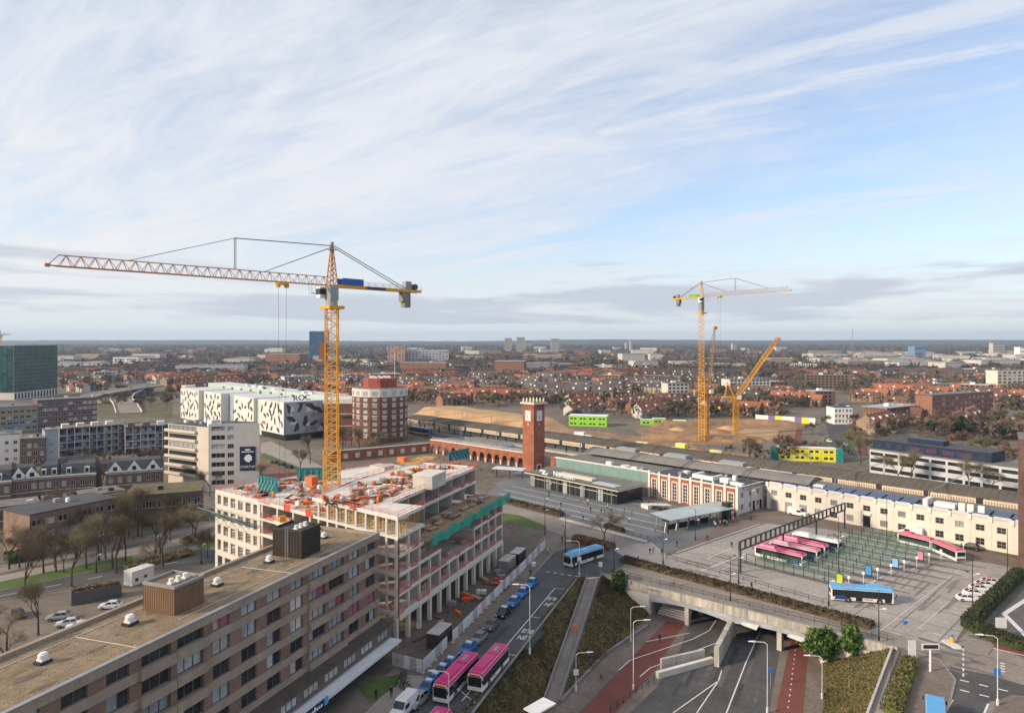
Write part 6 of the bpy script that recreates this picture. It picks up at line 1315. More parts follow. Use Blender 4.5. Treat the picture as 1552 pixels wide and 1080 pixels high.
for px, py in ((806,887),(792,902),(778.6,916),(709.6,987),(682,1011),(670,1022),(658.5,1035),(649,1046)): car('bright blue taxi with white roof sign in the rank beside the hoarding', P(px,py), U, CBLU, 'blue taxis in the rank', sign=True, cat='taxi', s=1.05)
car('black taxi in the rank between the blue and grey cars', P(763.5,932), U, CBLK, sign=True, s=1.08, cat='taxi'); car('dark grey car second after the black taxi', P(745,951), U, CGR, s=1.05); car('mid grey car just ahead of the lone blue taxi', P(726,971), U, mat('car_midgrey', (.2,.21,.22), .3, .1), s=1.05)
car('silver estate car at the end of the taxi rank', P(633,1066), U, CSL, s=1.1)
def van(label, p, d, m=CWH, s=1.0):
    t = thing('van', label, 'van', (*p, .03), ang(d)); t.scale = (s,s,s); b = MB()
    for x, z, w in ((-2.6,.9,.85),(-2.45,1.1,.92),(-1.6,1.25,.95),(-.9,2.1,.92),(-.4,2.25,.9),(2.5,2.25,.9),(2.6,2.1,.9)): b.v += [(x,-w,.35),(x,-w*1.02,1.0 if z > 1 else .7),(x,-w*.92,z),(x,w*.92,z),(x,w*1.02,1.0 if z > 1 else .7),(x,w,.35)]
    for i in range(6):
        for j in range(6): k = (j+1) % 6; b.f.append((i*6+j,i*6+k,(i+1)*6+k,(i+1)*6+j)); b.m.append(0)
    b.f.append(tuple(range(5,-1,-1))); b.m.append(0); b.f.append(tuple(range(36,42))); b.m.append(0); b.build('body', m, t)
    MB().quad([(-1.58,-.82,1.32),(-.95,-.80,2.05),(-.95,.80,2.05),(-1.58,.82,1.32)]).build('windscreen', BGL, t)
    for s_ in (-1,1): MB().box(-1.2,s_*.965-.01,1.2,-.1,s_*.965+.01,1.75).build('side_window', BGL, t)
    add_wheels(t, (-1.7,1.7), .85, .36)
van('white van at the kerb next to the silver estate car', P(612,1080), U, s=1.05); van('white van parked under the windows of the cream wing', P(1209,781), -S, s=1.1); van('large white van behind the articulated bus', P(1381,812), S, s=1.15)
car('black car parked along the cream wing', P(1471,832), S, CBLK, s=1.1)
for px, py, r in ((1467,910,None),(1477,902,CRD),(1486,895,CRD),(1494,889.5,CRD),(1503,885,CRD)): car('white car with red roof parked by the green hedge' if r else 'all white car at the near end of the hedge row', P(px,py), Vector((-.98,.2)), CWH, 'red roofed cars by the hedge' if r else None, roof=r)
for px, py, m, lab, a in ((28,934,CBLK,'black car parked under the bare trees by the container',2.4), (90,938,CSL,'silver car parked on the gravel lot behind the apartment block',.3), (104,948,mat('car_palegrey',(.5,.5,.5),.3,.05),'pale grey car beside the silver car on the gravel lot',.35), (119,953,CWH,'white car next to the pale grey car on the gravel lot',.35), (168,921,mat('car_whiteblue',(.6,.63,.66),.3,.05),'white car alone near the rust filled container',.2)): car(lab, P(px,py), Vector((math.cos(a), math.sin(a))), m)
for k, (px, py) in enumerate(((416,702),(427,705),(438,709))): car('dark car parked on the brick lot by the college road', P(px,py), Vector((.8,-.6)), CBLK, 'dark cars on the brick lot')
for k in range(9): car('small car driving on the far carriageway', P(RN.uniform(1235,1290), RN.uniform(634,688)), Vector((.1,1)), RN.choice([CBLK,CGR,CSL,CWH]), 'cars on the far carriageway')
# containers and site cabins left
t = thing('skip_container', 'dark open container heaped with rusty scrap behind the apartment block', 'container', (*P(108,918), 0), ang(P(172,906)-P(108,918))); MB().box(0,0,.1,9,.15,2.6).box(0,2.5,.1,9,2.65,2.6).box(0,.15,.1,.15,2.5,2.6).box(8.85,.15,.1,9,2.5,2.6).box(.15,.15,.1,8.85,2.5,1.6).build('container_body', CGR, t)
b = MB()
for i in range(120): c = Vector((RN.uniform(.3,8.7), RN.uniform(.3,2.4), RN.uniform(1.6,3.3))); b.quad([c+Vector((RN.uniform(-.6,.6),RN.uniform(-.4,.4),RN.uniform(-.3,.3))) for _ in range(3)])
b.build('scrap', mat('rust_scrap', (.22,.09,.035), .9, .3, 1.), t)
t = thing('site_cabin', 'white site cabin with two dark openings near the skip', 'cabin', (*P(200,889), 0), ang(P(228,879)-P(200,889))); MB().box(0,0,.1,5.5,2.6,3.1).build('cabin_body', WHITE, t); MB().box(.8,-.04,.9,1.5,0,1.6).box(3,-.04,1.1,3.7,0,1.7).build('window', DARK, t); MB().box(-.1,-.1,3.1,5.6,2.7,3.25).build('roof', WHITE, t)
# ------------------------------------------------------------------ street furniture
def lamp(kind, p, h, d, label, z=0., group=None):
    t = thing('street_lamp', label, 'lamp', (*p, z), ang(d), group); m = DARK if kind == 'black' else mat('lamp_white', (.62,.62,.60), .5, .08)
    MB().tube((0,0,0),(0,0,h),.11 if kind == 'black' else .085,.05,8).cyl(0,0,.2,0,.9,8).build('pole', m, t)
    if kind == 'arm':
        MB().bar((0,0,h),(.5,0,h+.35),.1).bar((.5,0,h+.35),(2.2,0,h+.4),.09).build('arm', m, t); MB().hexa([(1.9,-.14,h+.32),(3.0,-.1,h+.36),(3.0,.1,h+.36),(1.9,.14,h+.32),(1.9,-.14,h+.5),(3.0,-.06,h+.44),(3.0,.06,h+.44),(1.9,.14,h+.5)]).build('lamp_head', WHITE, t)
    elif kind == 'black':
        for s in (-1, 1): MB().bar((0,0,h*.62),(s*1.0,0,h*.66),.06).box(s*1.0-.3,-.12,h*.66,s*1.0+.3,.12,h*.66+.14).build('lamp_head', WHITE if s > 0 else DARK, t)
    return t
for (px, py, yt, lab) in ((1107,910,845,'plain black lamp post on the median hedge'), (1119.5,884,822,'black lamp post by the head of the gantry'), (1005,855,795,'black lamp post at the edge of the plaza crossing'), (931,872,808,'black lamp post at the ramp head'), (832,752,722,'black lamp post on the slate plaza before the pavilion'), (826,810,752,'black lamp post by the corner lawn'), (857,838,776,'black lamp post behind the turning bus'), (1054,818,770,'black lamp post in front of the glass shelter'), (1138,788,718,'black lamp post beside the white end wall'), (1256,918,858,'black lamp post by the tail of the lone bus'), (1332,972,893,'black lamp post at the right end of the bridge'), (1344,831,752,'black lamp post among the posters'), (1271,868,782,'black lamp post between the parked buses'), (1474,925,838,'black camera post before the white cars'), (1527,884,800,'black lamp post against the end of the cream wing')):
    p = P(px,py); h = H-(yt-516)*p.y/F; lamp('black', p, min(h, 16), S, lab)
for (px, py, yt, z, lab, d) in ((960,1045,943,PIT,'white lamp post beside the left cycle path of the underpass',(1,.1)), (956,972,922,PIT,'white lamp post on the bank by the tunnel mouth',(1,.1)), (873,1047,992,PIT,'white lamp post at the foot of the ramp',(1,.1)), (1246,1058,997,PIT,'white lamp post below the weedy bank',(-1,.1)), (1163,1080,976,PIT,'white lamp post between the carriageway and right cycle path',(-1,.1)), (803,990,889,0,'white lamp post at the top of the scrub bank',(-1,.1)), (878,873,822,0,'white lamp post at the head of the ramp',(-1,.1)), (1512,1068,967,0,'white lamp post with blue signs at the junction',(-1,.2)), (680,1090,1021,0,'white lamp post between the two street buses',(-1,.1))):
    p = P(px,py,z); h = (H-z)-(yt-516)*p.y/F; t = lamp('arm', p, h, Vector(d), lab, z)
    if px in (873, 1512, 878): MB().box(-.45,-.08,h*.45,.45,-.02,h*.45+1.0).build('sign_plate', WHITE if px != 1512 else BTXT, t)
for (px, py, yt, lab) in ((146,868,828,'black lamp post on the promenade lawn'), (305,854,812,'black lamp post by the promenade bend'), (85,866,832,'dark lamp post beside the promenade trees'), (236,838,800,'black lantern post behind the promenade')): p = P(px,py); lamp('black', p, H-(yt-516)*p.y/F, U, lab)
def sign(name, label, p, h, w, hh, m, z=0., d=Vector((1,0))):
    t = thing(name, label, 'sign', (*p, z), ang(d)); MB().cyl(0,0,.07,0,h,8).build('pole', GREYM, t); MB().box(-w/2,-.1,h-hh,w/2,-.02,h).build('sign_plate', m, t); return t
t = sign('display_board', 'white framed dark display board on a thick post by the junction', P(1410,1017), 4.6, 2.9, 1.0, WHITE); MB().box(-1.2,-.14,3.8,1.2,-.1,4.4).build('screen', DARK, t); MB().cyl(0,0,.18,0,3.6,8).build('post_sleeve', WHITE, t)
sign('info_panel', 'white information panel standing by the right hedge', P(1517,965), 3.6, 2.0, 1.9, WHITE); sign('info_panel', 'upright white advertising panel at the top of the stepped path', P(1382,1000), 3.4, 1.3, 2.9, WHITE); sign('traffic_sign', 'blue round traffic sign beside the turning bus', P(926,851), 3.0, .6, .6, BTXT); sign('traffic_sign', 'white square sign at the ramp head', P(910,868), 2.6, .9, 1.1, WHITE); sign('traffic_sign', 'blue triangular sign on the junction island', P(1372,960), 2.4, .8, .6, BTXT); sign('traffic_sign', 'blue square sign beside the right cycle path', P(1168,1040,PIT), 3.2, .75, .75, BTXT, PIT)
t = thing('bollard', 'yellow bollard with blue top on the junction island', 'bollard', (*P(1443,974), 0)); MB().cyl(0,0,.28,0,1.1,10).box(-.35,-.12,.25,.35,.12,.8).build('post', mat('bollard_yellow', (.7,.42,.02), .5, .1), t); MB().cyl(0,0,.2,1.1,1.5,10).build('cap', BTXT, t)
struct(MB().prism([P(1427,971),(P(1436,969)),P(1456,979),P(1458,984),P(1446,983)], 0, .16).build('traffic_island', CONCL))
t = thing('bus_shelter', 'white roofed shelter at the bottom below the ramp', 'shelter', (*P(803,1108,0), 0), ang(U)-.4); MB().box(0,-1.2,2.6,4.2,1.2,2.8).build('roof', WHITE, t); MB().box(0,1.0,0,4.2,1.1,2.6).build('rear_glass', GLASS, t); MB().bar((.1,-1,0),(.1,-1,2.6),.1).bar((4.1,-1,0),(4.1,-1,2.6),.1).build('post', GREYM, t)
# hoarding along the building site
hA, hB = P(641,1019), P(826,830); hd = thing('site_hoarding', 'white printed hoarding panels along the building site by the taxi rank', 'hoarding', (*hA, 0), ang(hB-hA)); L = (hB-hA).length; n = 30
HP = [mat('hoard_white', (.60,.60,.60), .7, .15, 1.2), mat('hoard_grey', (.36,.36,.37), .7, .4, 1.5), mat('hoard_pink', (.55,.35,.36), .7, .25, 1.5)]
for k in range(n):
    if k in (4,): continue
    MB().box(k*L/n+.03,-.04,.12,(k+1)*L/n-.03,.04,2.1).build('hoarding_panel', HP[(0,0,1,0,2,0,1)[k % 7]], hd); MB().box(k*L/n-.25,-.3,0,k*L/n+.25,.3,.14).build('footing', CONC, hd)
hA, hB = P(594,1008), P(640,1020); hd = thing('site_gate', 'grey mesh gate closing the near end of the building site', 'gate', (*hA, 0), ang(hB-hA)); L = (hB-hA).length
for k in range(5): MB().box(k*L/5+.05,-.04,.1,(k+1)*L/5-.05,.04,2.2).build('gate_panel', HP[(1,1,0,1,0)[k]], hd)
for (px, py, lab, m) in ((665,985,'dark brown tool container inside the hoarding',mat('tool_brown',(.05,.04,.035),.7,.2)), (770,868,'grey flat roofed site cabin near the far hoarding',CONCD), (786,856,'black container behind the grey site cabin',CBLK)):
    t = thing('site_container', lab, 'container', (*P(px,py), 0), ang(U)); MB().box(0,0,.1,5.2,2.4,2.6).build('container_body', m, t); MB().box(-.05,-.05,2.6,5.25,2.45,2.72).build('roof', CONC, t)
    for k in range(2): MB().box(5.2,.1+k*1.15,.2,5.25,1.15+k*1.15,2.5).build('door', m, t)
MB_ = MB()
for k in range(26):
    q = C0+U*RN.uniform(2,52)-RNn*RN.uniform(1.5,9); nm, m, lab, (sx,sy,sz) = CL[k % 6]; t = thing(nm, lab.replace('concrete deck', 'muddy site ground'), nm.replace('_',' '), (*q, 0), RN.uniform(0,3), 'loose '+nm.replace('_',' ')+' on the ground'); b = MB()
    for i in range(4): b.box(RN.uniform(-.3,.2), RN.uniform(-.1,.1), i*sz/4, sx+RN.uniform(-.4,.2), sy, i*sz/4+sz/4-.03)
    b.build('load', m, t)
# fences along plaza edge and promenade
def fence(label, a, b, h=1.1, step=2.0, m=DARK, z=0., rails=(.45,1.0)):
    a, b = Vector(a), Vector(b); L = (b-a).length; t = thing('railing', label, 'railing', (*a, z), ang(b-a))
    for k in range(int(L/step)+1): MB().box(k*step-.04,-.04,0,k*step+.04,.04,h).build('post', m, t)
    for r in rails: MB().box(0,-.03,h*r-.04,L,.03,h*r+.03).build('rail', m, t)
fence('black railing along the edge of the slate plaza', P(852,784), P(985,820), 1.2, 2.5); fence('black railing beside the plaza hedge', P(762,757), P(852,783), 1.2, 2.5); fence('dark railing on the underpass verge', P(925,1080,PIT), P(993,1030,PIT), 1.1, 2.0, DARK, PIT); fence('dark railing on the bridge walkway', B_+NB*3.2+BD*2, C_+NB*3.2, 1.0, 2.5); fence('grey railing around the corner site', P(762,797), P(826,815), 1.3, 2.0, GREYM)
fence('dark railing by the median', P(1010,846), P(1250,915), 1.0, 3.0); fence('iron railing along the stepped path', P(1365,995), P(1333,1078), 1.2, 1.6); fence('iron fence along the promenade', P(0,862), P(300,798), 1.1, 3.0)
# ------------------------------------------------------------------ people: one skinned body, worn colours per person
def person_mesh(nm, stride, cols):
    vs = [(0,0,.95,.155,.11),(0,0,1.2,.15,.10),(0,0,1.42,.17,.10),(0,0,1.53,.055,.055),(0,.02,1.62,.085,.095),(0,.01,1.74,.08,.09),
          (.09,0,.90,.10,.10),(.10,stride*.18,.50,.07,.07),(.10,stride*.30,.08,.05,.05),(.10,stride*.30+.14,.04,.045,.03),(-.09,0,.90,.10,.10),(-.10,-stride*.12,.50,.07,.07),(-.10,-stride*.34,.10,.05,.05),(-.10,-stride*.34+.13,.04,.045,.03),
          (.20,0,1.40,.065,.065),(.25,-stride*.12,1.12,.05,.05),(.24,-stride*.10+.1,.88,.04,.04),(-.20,0,1.40,.065,.065),(-.25,stride*.12,1.12,.05,.05),(-.24,stride*.16+.1,.88,.04,.04)]
    ed = [(0,1),(1,2),(2,3),(3,4),(4,5),(0,6),(6,7),(7,8),(8,9),(0,10),(10,11),(11,12),(12,13),(2,14),(14,15),(15,16),(2,17),(17,18),(18,19)]
    me = bpy.data.meshes.new(nm); me.from_pydata([v[:3] for v in vs], ed, []); o = bpy.data.objects.new(nm, me); COL.objects.link(o)
    sk = o.modifiers.new('skin', 'SKIN'); o.modifiers.new('sub', 'SUBSURF').levels = 1
    for i, v in enumerate(vs): me.skin_vertices[0].data[i].radius = (v[3], v[4])
    me.skin_vertices[0].data[0].use_root = True
    dg = bpy.context.evaluated_depsgraph_get(); out = bpy.data.meshes.new_from_object(o.evaluated_get(dg)); bpy.data.objects.remove(o)
    for c in cols: out.materials.append(c)
    for p in out.polygons:
        z = p.center.z; p.material_index = 0 if z > 1.70 or (z > 1.6 and p.center.y < .0) else 1 if z > 1.52 or (z < .93 and abs(p.center.x) > .2) else 2 if z > .88 else 3 if z > .1 else 4
        p.use_smooth = True
    return out
SKIN = mat('skin', (.42,.25,.18), .6, 0); HAIR = mat('hair_dark', (.03,.02,.015), .7, 0); JEAN = mat('trousers_dark', (.03,.035,.05), .8, 0); SHOE = mat('shoe', (.02,.02,.02), .7, 0); HIV = mat('hivis_orange', (.75,.22,.03), .7, 0); HIY = mat('hivis_yellow', (.55,.65,.06), .7, 0); BLK = mat('coat_black', (.02,.02,.022), .8, 0); TANC = mat('coat_tan', (.25,.18,.12), .8, 0); WHC = mat('coat_white', (.55,.55,.55), .8, 0)
HEL = mat('helmet_white', (.7,.7,.7), .4, 0)
PM = {k: person_mesh('person', s, c) for k, s, c in (('black',1,[HAIR,SKIN,BLK,JEAN,SHOE]),('black2',.2,[HAIR,SKIN,BLK,JEAN,SHOE]),('tan',.8,[HAIR,SKIN,TANC,JEAN,SHOE]),('white',.9,[HAIR,SKIN,WHC,JEAN,SHOE]),('orange',.6,[HEL,SKIN,HIV,HIV,SHOE]),('yellow',.3,[HEL,SKIN,HIY,JEAN,SHOE]))}
def person(k, p, z, label, group=None): o = link('person', PM[k], None, (*p, z), RN.uniform(0,6.28), 1.04); tag(o, label, 'person', group)
pl = [('black',850,768,'dark'),('tan',880,761,''),('white',954,792,''),('black',895,776,''),('black2',993,806,''),('black',1026,829,''),('black',985,840,''),('tan',990,838,''),('black',1072,820,''),('black2',1109,830,''),('black',852,822,''),('black2',855,813,''),('black',870,862,''),('white',967,848,''),('black',1139,893,''),('tan',1021,888,''),('black2',1003,841,''),('black',884,789,'')]
for k, x, y, _ in pl: person(k, P(x,y), .04, {'b':'person in dark coat walking on the station forecourt','t':'person in tan coat walking on the station forecourt','w':'person in pale coat walking on the station forecourt'}[k[0]], {'b':'walkers in dark coats on the forecourt','t':'walkers in tan coats on the forecourt','w':'walkers in pale coats on the forecourt'}[k[0]])
for i in range(20): person(RN.choice(['black','black2','tan','white']), P(RN.uniform(1080,1122), RN.uniform(784,800)), .05, 'person in a crowd waiting beneath the glass shelter end', 'people waiting by the glass shelter')
for x, y, k in ((874,963,'orange'),(878,964,'orange')): person(k, RA.lerp(RB, .52)+Vector(((x-876)*.13,0)), PIT*.52+.28, 'person in orange vest walking down the ramp', 'pair walking down the ramp')
person('black', P(1000,973,PIT), PIT+.04, 'person in black on the red cycle path by the tunnel'); person('tan', P(911,1032,PIT), PIT+.04, 'person in tan coat on the path at the foot of the bank')
for x, y in ((593,1057),(613,1059),(570,1060)): person('black2', P(x,y), .04, 'person in dark coat on the paving below the apartment block', 'people below the apartment block')
person('yellow', P(830,840), .04, 'site marshal in yellow vest at the end of the hoarding'); person('black', P(804,873), .04, 'person in black waiting beside the hoarding')
for i in range(14): person('orange' if i % 3 else 'yellow', C0+U*RN.uniform(4,44)+RNn*RN.uniform(8.5,20), ZTOP, 'building worker in orange on the top deck' if i % 3 else 'building worker in yellow on the top deck', 'workers in orange on the top deck' if i % 3 else 'workers in yellow on the top deck')
for i in range(7): person('orange', Lf+FD*RN.uniform(3,34)+FN*RN.uniform(2,14), 19.2, 'building worker in orange on the left deck', 'workers on the left deck')
for x, y in ((766,808),(776,812),(785,815)): person('orange', P(x,y), .04, 'building worker in orange in the corner yard', 'workers in the corner yard')
# parked bicycles near the apartment block
bm = MB()
for cx in (-.5,.5):
    for i in range(10): a0, a1 = i*.628, (i+1)*.628; bm.bar((cx+.33*math.cos(a0),0,.34+.33*math.sin(a0)),(cx+.33*math.cos(a1),0,.34+.33*math.sin(a1)),.045)
bm.bar((-.5,0,.34),(-.1,0,.8),.05).bar((-.1,0,.8),(.35,0,.8),.05).bar((.35,0,.8),(.0,0,.34),.05).bar((.0,0,.34),(-.5,0,.34),.04).bar((.5,0,.34),(.38,0,1.0),.05).bar((.38,-.28,1.0),(.38,.28,1.0),.05).box(-.25,-.09,.9,.05,.09,.97)
BK = bm.mesh('bicycle', [DARK])
for i in range(9): o = link('bicycle', BK, None, (*P(612+RN.uniform(-14,8), 1029+RN.uniform(-4,18)), .02), RN.uniform(0,3)); tag(o, 'dark bicycle parked on the paving beyond the apartment lawn', 'bicycle', 'bicycles by the apartment lawn')
for i in range(26): o = link('bicycle', BK, None, (*(P(700,706)+S*RN.uniform(-26,22)+PP*RN.uniform(-3,2)), .02), RN.uniform(0,3)); tag(o, 'dark bicycle in the crowded racks before the brick arcade', 'bicycle', 'bicycles before the arcade')
for i in range(44): o = link('bicycle', BK, None, (*(P(1040,781)+S*RN.uniform(-13,14)+PP*RN.uniform(-1.2,1.2)), .04), ang(PP)+RN.uniform(-.2,.2)); tag(o, 'dark bicycle in the racks under the brick station wing', 'bicycle', 'bicycles under the brick wing')
for i in range(16): k_ = RN.choice(['black','black2','tan','white']); x_, y_ = RN.uniform(800,960), RN.uniform(745,790); y_ = max(y_, 742+(x_-800)*.24); person(k_, P(x_, min(y_, 752+(x_-800)*.26+14)), .05, 'pedestrian crossing the banded slate plaza', 'pedestrians on the slate plaza')
for i in range(10): person(RN.choice(['black','black2','tan']), P(980,757)+S*RN.uniform(-8,6)-PP*RN.uniform(1,6), .05, 'person standing beside the corner of the glazed pavilion', 'people by the pavilion corner')
road('lawn', [(545,1045),(560,1030),(610,1020),(600,1040),(560,1065)], .03, GRASS)
# ------------------------------------------------------------------ trees and hedges
BARK = mat('bark', (.075,.058,.042), .95, .3, 2.); TWIG = [mat('twig_brown', (.17,.125,.085), .95, .25, .5, rnd=.25), mat('twig_olive', (.155,.135,.075), .95, .25, .5, rnd=.25), mat('twig_red', (.17,.105,.075), .95, .25, .5, rnd=.25)]
EVG = mat('evergreen', (.03,.05,.022), .95, .35, .6, rnd=.3); IVY = mat('fresh_ivy', (.10,.17,.028), .8, .35, 1.)
def tree_proto(seed, h, spread, ntw, tw=.05, ncl=None):
    r = random.Random(seed); tr = MB(); cr = MB(); tips = []
    def grow(p, d, L, rad, lev):
        q = p+d*L; tr.tube(p, q, rad, rad*.62, 5 if lev < 2 else 3, 0, False)
        if lev >= 4: tips.append((q, d)); return
        for k in range(3 if lev < 3 else 2):
            a = r.uniform(0, 6.28); b = r.uniform(.35, .8)*spread; u = d.orthogonal().normalized(); v = d.cross(u)
            e = (d*math.cos(b)+(u*math.cos(a)+v*math.sin(a))*math.sin(b)); e.z += .14; e.normalize(); grow(q, e, L*r.uniform(.62,.84), rad*.58, lev+1); 
        if lev >= 2: tips.append((q, d))
    grow(Vector((0,0,0)), Vector((r.uniform(-.05,.05), r.uniform(-.05,.05), 1)).normalized(), h*.30, h*.022, 0)
    for i in range(ntw):
        q, d = r.choice(tips); L = h*r.uniform(.05,.12); e = (d+Vector((r.gauss(0,.6), r.gauss(0,.6), r.gauss(.15,.5)))).normalized(); s = q+Vector((r.gauss(0,.03), r.gauss(0,.03), r.gauss(0,.03)))*h; n = e.orthogonal().normalized()*tw
        cr.quad([s-n*.6, s+n*.6, s+e*L])
    return tr, cr
TP = []
for i, (h, sp, nt) in enumerate(((11,1.0,2600),(10,1.15,2400),(12,.85,2600),(8.5,1.1,2000),(9.5,1.3,2600))):
    a, b = tree_proto(40+i, h, sp*.85, int(nt*1.1), .026); TP.append((a.mesh('trunk', [BARK]), b))
TM = [[b.mesh('crown', [t]) for t in TWIG] for a, b in TP]
FP = []
for i in range(3):     # denser prototypes for the town, seen from far away
    a, b = tree_proto(70+i, 10, 1.15, 1300, .16); FP.append((a.mesh('trunk', [BARK]), [b.mesh('crown', [t]) for t in TWIG]))
def evg_mesh(seed, h, r0, n):
    r = random.Random(seed); b = MB()
    for i in range(n):
        z = r.random()**.8; rad = r0*(1-z)**.7*r.uniform(.5,1); a = r.uniform(0,6.28); c = Vector((rad*math.cos(a), rad*math.sin(a), h*.1+h*.9*z)); s = r.uniform(.3,.7)
        b.quad([c+Vector((r.gauss(0,s),r.gauss(0,s),r.gauss(0,s*.7))) for _ in range(3)])
    return b.mesh('crown', [EVG])
EV = [evg_mesh(i, 11, 3.2, 900) for i in range(2)]; EVT = MB().tube((0,0,0),(0,0,7),.25,.1,6).mesh('trunk', [BARK])
def tree(label, p, s, group, far=False, k=None, c=None, z=0., name='bare_tree'):
    t = thing(name, label, 'tree', (*p, z), RN.uniform(0,6.28), group); t.scale = (s*RN.uniform(.9,1.1), s*RN.uniform(.9,1.1), s)
    if name == 'evergreen_tree': link('trunk', EVT, t); link('crown', RN.choice(EV), t); return t
    if far: j = RN.randrange(3); link('trunk', FP[j][0], t); link('crown', FP[j][1][RN.choice([0,0,1,2]) if c is None else c], t)
    else: j = RN.randrange(5) if k is None else k; link('trunk', TP[j][0], t); link('crown', TM[j][RN.randrange(2) if c is None else c], t)
    return t
for px, py, s in ((38,905,1.0),(66,868,1.05),(108,888,1.15),(131,862,1.1),(176,868,1.1),(190,850,1.0),(243,838,1.0),(14,862,1.1),(215,815,1.0),(262,800,.95),(60,846,1.0),(160,846,1.05),(285,790,1.0),(232,862,.9)):
    tree('bare street tree along the promenade left of the building site', P(px,py), s, 'promenade trees')
for px, py, s in ((10,985,.9),(58,962,.85),(8,1010,.8)): tree('small bare tree among the parked cars behind the apartment block', P(px,py), s, 'trees of the gravel lot')
tree('single bare plane tree standing before the turning bus', P(916,828), 1.15, None, k=4, c=0)
for px, py, s in ((1362,735,1.25),(1380,735,1.2),(1468,745,1.35),(1345,720,1.1),(1305,702,1.2),(1500,752,.9)): tree('bare tree in front of the dark blue topped office', P(px,py), s, 'trees before the blue topped office')
for px, py, s in ((300,738,1.2),(318,752,1.1),(455,715,1.2),(470,702,1.1),(520,690,1.2),(545,686,1.2),(395,745,.9),(560,690,1.0)): tree('bare tree among the college and office grounds', P(px,py), s, 'trees of the college grounds')
# trees and bushes that fill the left district and the railway edge
LB = []
def left_fill(px, py):
    if 255 < px < 400 and 640 < py < 750: return False
    return True
FG = random.Random(23)
def fill(n, x0, x1, y0, y1, s0, s1, lab, grp, far=True):
    k = 0
    while k < n:
        px, py = FG.uniform(x0,x1), FG.uniform(y0,y1)
        if not left_fill(px, py): continue
        k += 1; tree(lab, P(px,py), FG.uniform(s0,s1), grp, far)
fill(22, 150, 262, 594, 622, .8, 1.1, 'bare tree on the verges of the curved flyover', 'trees by the flyover'); fill(14, 90, 250, 696, 704, .55, .8, 'small bare tree between the gallery flats and the terraces', 'trees before the gallery flats')
fill(16, 0, 200, 726, 744, .5, .8, 'small bare garden tree behind the terrace houses', 'garden trees of the terraces'); fill(24, 0, 320, 800, 870, .9, 1.2, 'bare tree standing in the strip by the promenade fence', 'trees by the promenade fence', False)
fill(14, 400, 520, 602, 640, .8, 1.1, 'bare tree in the yards beside the college', 'trees beside the college'); fill(12, 500, 620, 672, 684, .7, 1.0, 'bare tree along the low brick wall by the round hotel', 'trees by the low brick wall', False); fill(10, 850, 1060, 628, 640, .6, .9, 'bare tree between the lime offices and the houses', 'trees near the lime offices')
fill(24, 600, 862, 601, 617, .8, 1.2, 'bare tree on the far side of the sand heap', 'trees beyond the sand heap'); fill(12, 1215, 1330, 640, 700, .6, .9, 'bare verge tree beside the far carriageway', 'verge trees of the far carriageway'); fill(24, 1310, 1552, 676, 722, .8, 1.15, 'bare tree behind the dark blue topped office', 'trees around the blue topped office')
def hedge(label, a, b, w, h, mats, n, nm='hedge', wob=.32, z=0.):
    a, b = Vector(a), Vector(b); d = b-a; L = d.length; t = thing(nm, label, 'hedge', (*a, z), ang(d)); k = max(4, int(L/.9)); mb = MB()
    for i in range(k+1):
        for (y, zz) in ((-w/2,0),(-w/2*.95,h*.7),(-w*.3,h),(w*.3,h),(w/2*.95,h*.7),(w/2,0)):
            q = noise.noise(Vector((i*.7, y*1.3, zz*2+L))); mb.v.append((i*L/k, y*(1+wob*q), zz*(1+wob*q)))
    for i in range(k):
        for j in range(5): mb.f.append((i*6+j, i*6+j+1, (i+1)*6+j+1, (i+1)*6+j)); mb.m.append(0)
    mb.f.append((5,4,3,2,1,0)); mb.m.append(0); e = k*6; mb.f.append(tuple(range(e,e+6))); mb.m.append(0); mb.build('hedge_mass', mats[0], t)
    lf = MB()
    for i in range(n):
        x = RN.uniform(0,L); u = RN.uniform(-1,1); zz = h*(1-.3*u*u)*(1 if RN.random() < .6 else RN.random()); y = u*w/2; c = Vector((x,y,zz)); s = .22
        lf.quad([c+Vector((RN.gauss(0,s),RN.gauss(0,s),RN.gauss(.05,s))) for _ in range(3)], RN.randrange(len(mats)))
    lf.build('leaves', mats, t)['kind'] = 'stuff'
HG = [mat('hedge_green', (.035,.05,.018), .95, .35, 1.), mat('hedge_olive', (.055,.06,.02), .95, .3, 1.), mat('hedge_deep', (.02,.03,.012), .95, .3, 1.)]
HBR = [mat('hedge_brown', (.085,.06,.034), .95, .3, 1.), mat('hedge_umber', (.065,.046,.03), .95, .3, 1.), mat('hedge_moss', (.07,.062,.03), .95, .3, 1.)]
hedge('long brown hedge on the median beside the bridge', P(945,849), P(1322,950), 3.2, .9, HBR, 8000)
hedge('dark clipped hedge along the edge of the slate plaza', P(757,758), P(852,782), 2.0, 1.3, [HBR[1], HBR[0], HG[2]], 2400); hedge('short dark hedge beyond the bare plane tree', P(918,800), P(944,808), 2.0, 1.3, [HBR[1], HBR[0], HG[2]], 700); hedge('reddish winter shrubs beside the plane tree', P(872,819), P(928,833), 3.2, 1.5, [mat('shrub_rust', (.13,.06,.03), .95, .3, 1.), SH[0], SH[1]], 1600, wob=.5)
hedge('green hedge row behind the white cars', P(1467,950), P(1545,872), 2.6, 1.9, HG, 3600); hedge('green hedge bordering the right forecourt', P(1470,948), P(1500,966), 3.4, 1.8, HG, 1600); hedge('dark hedge running on to the right edge', P(1499,966), P(1575,990), 3.0, 1.6, HG, 2400)
hedge('mossy hedge strip beside the stepped path', P(1381,1003), P(1352,1082), 2.4, 1.0, SHG, 2600); hedge('brown hedge by the promenade road', P(190,862), P(290,838), 4, .9, SH, 1500, wob=.5); hedge('dark shrubs at the site end of the promenade', P(278,824), P(312,816), 5, 1.4, SH, 900, wob=.6)
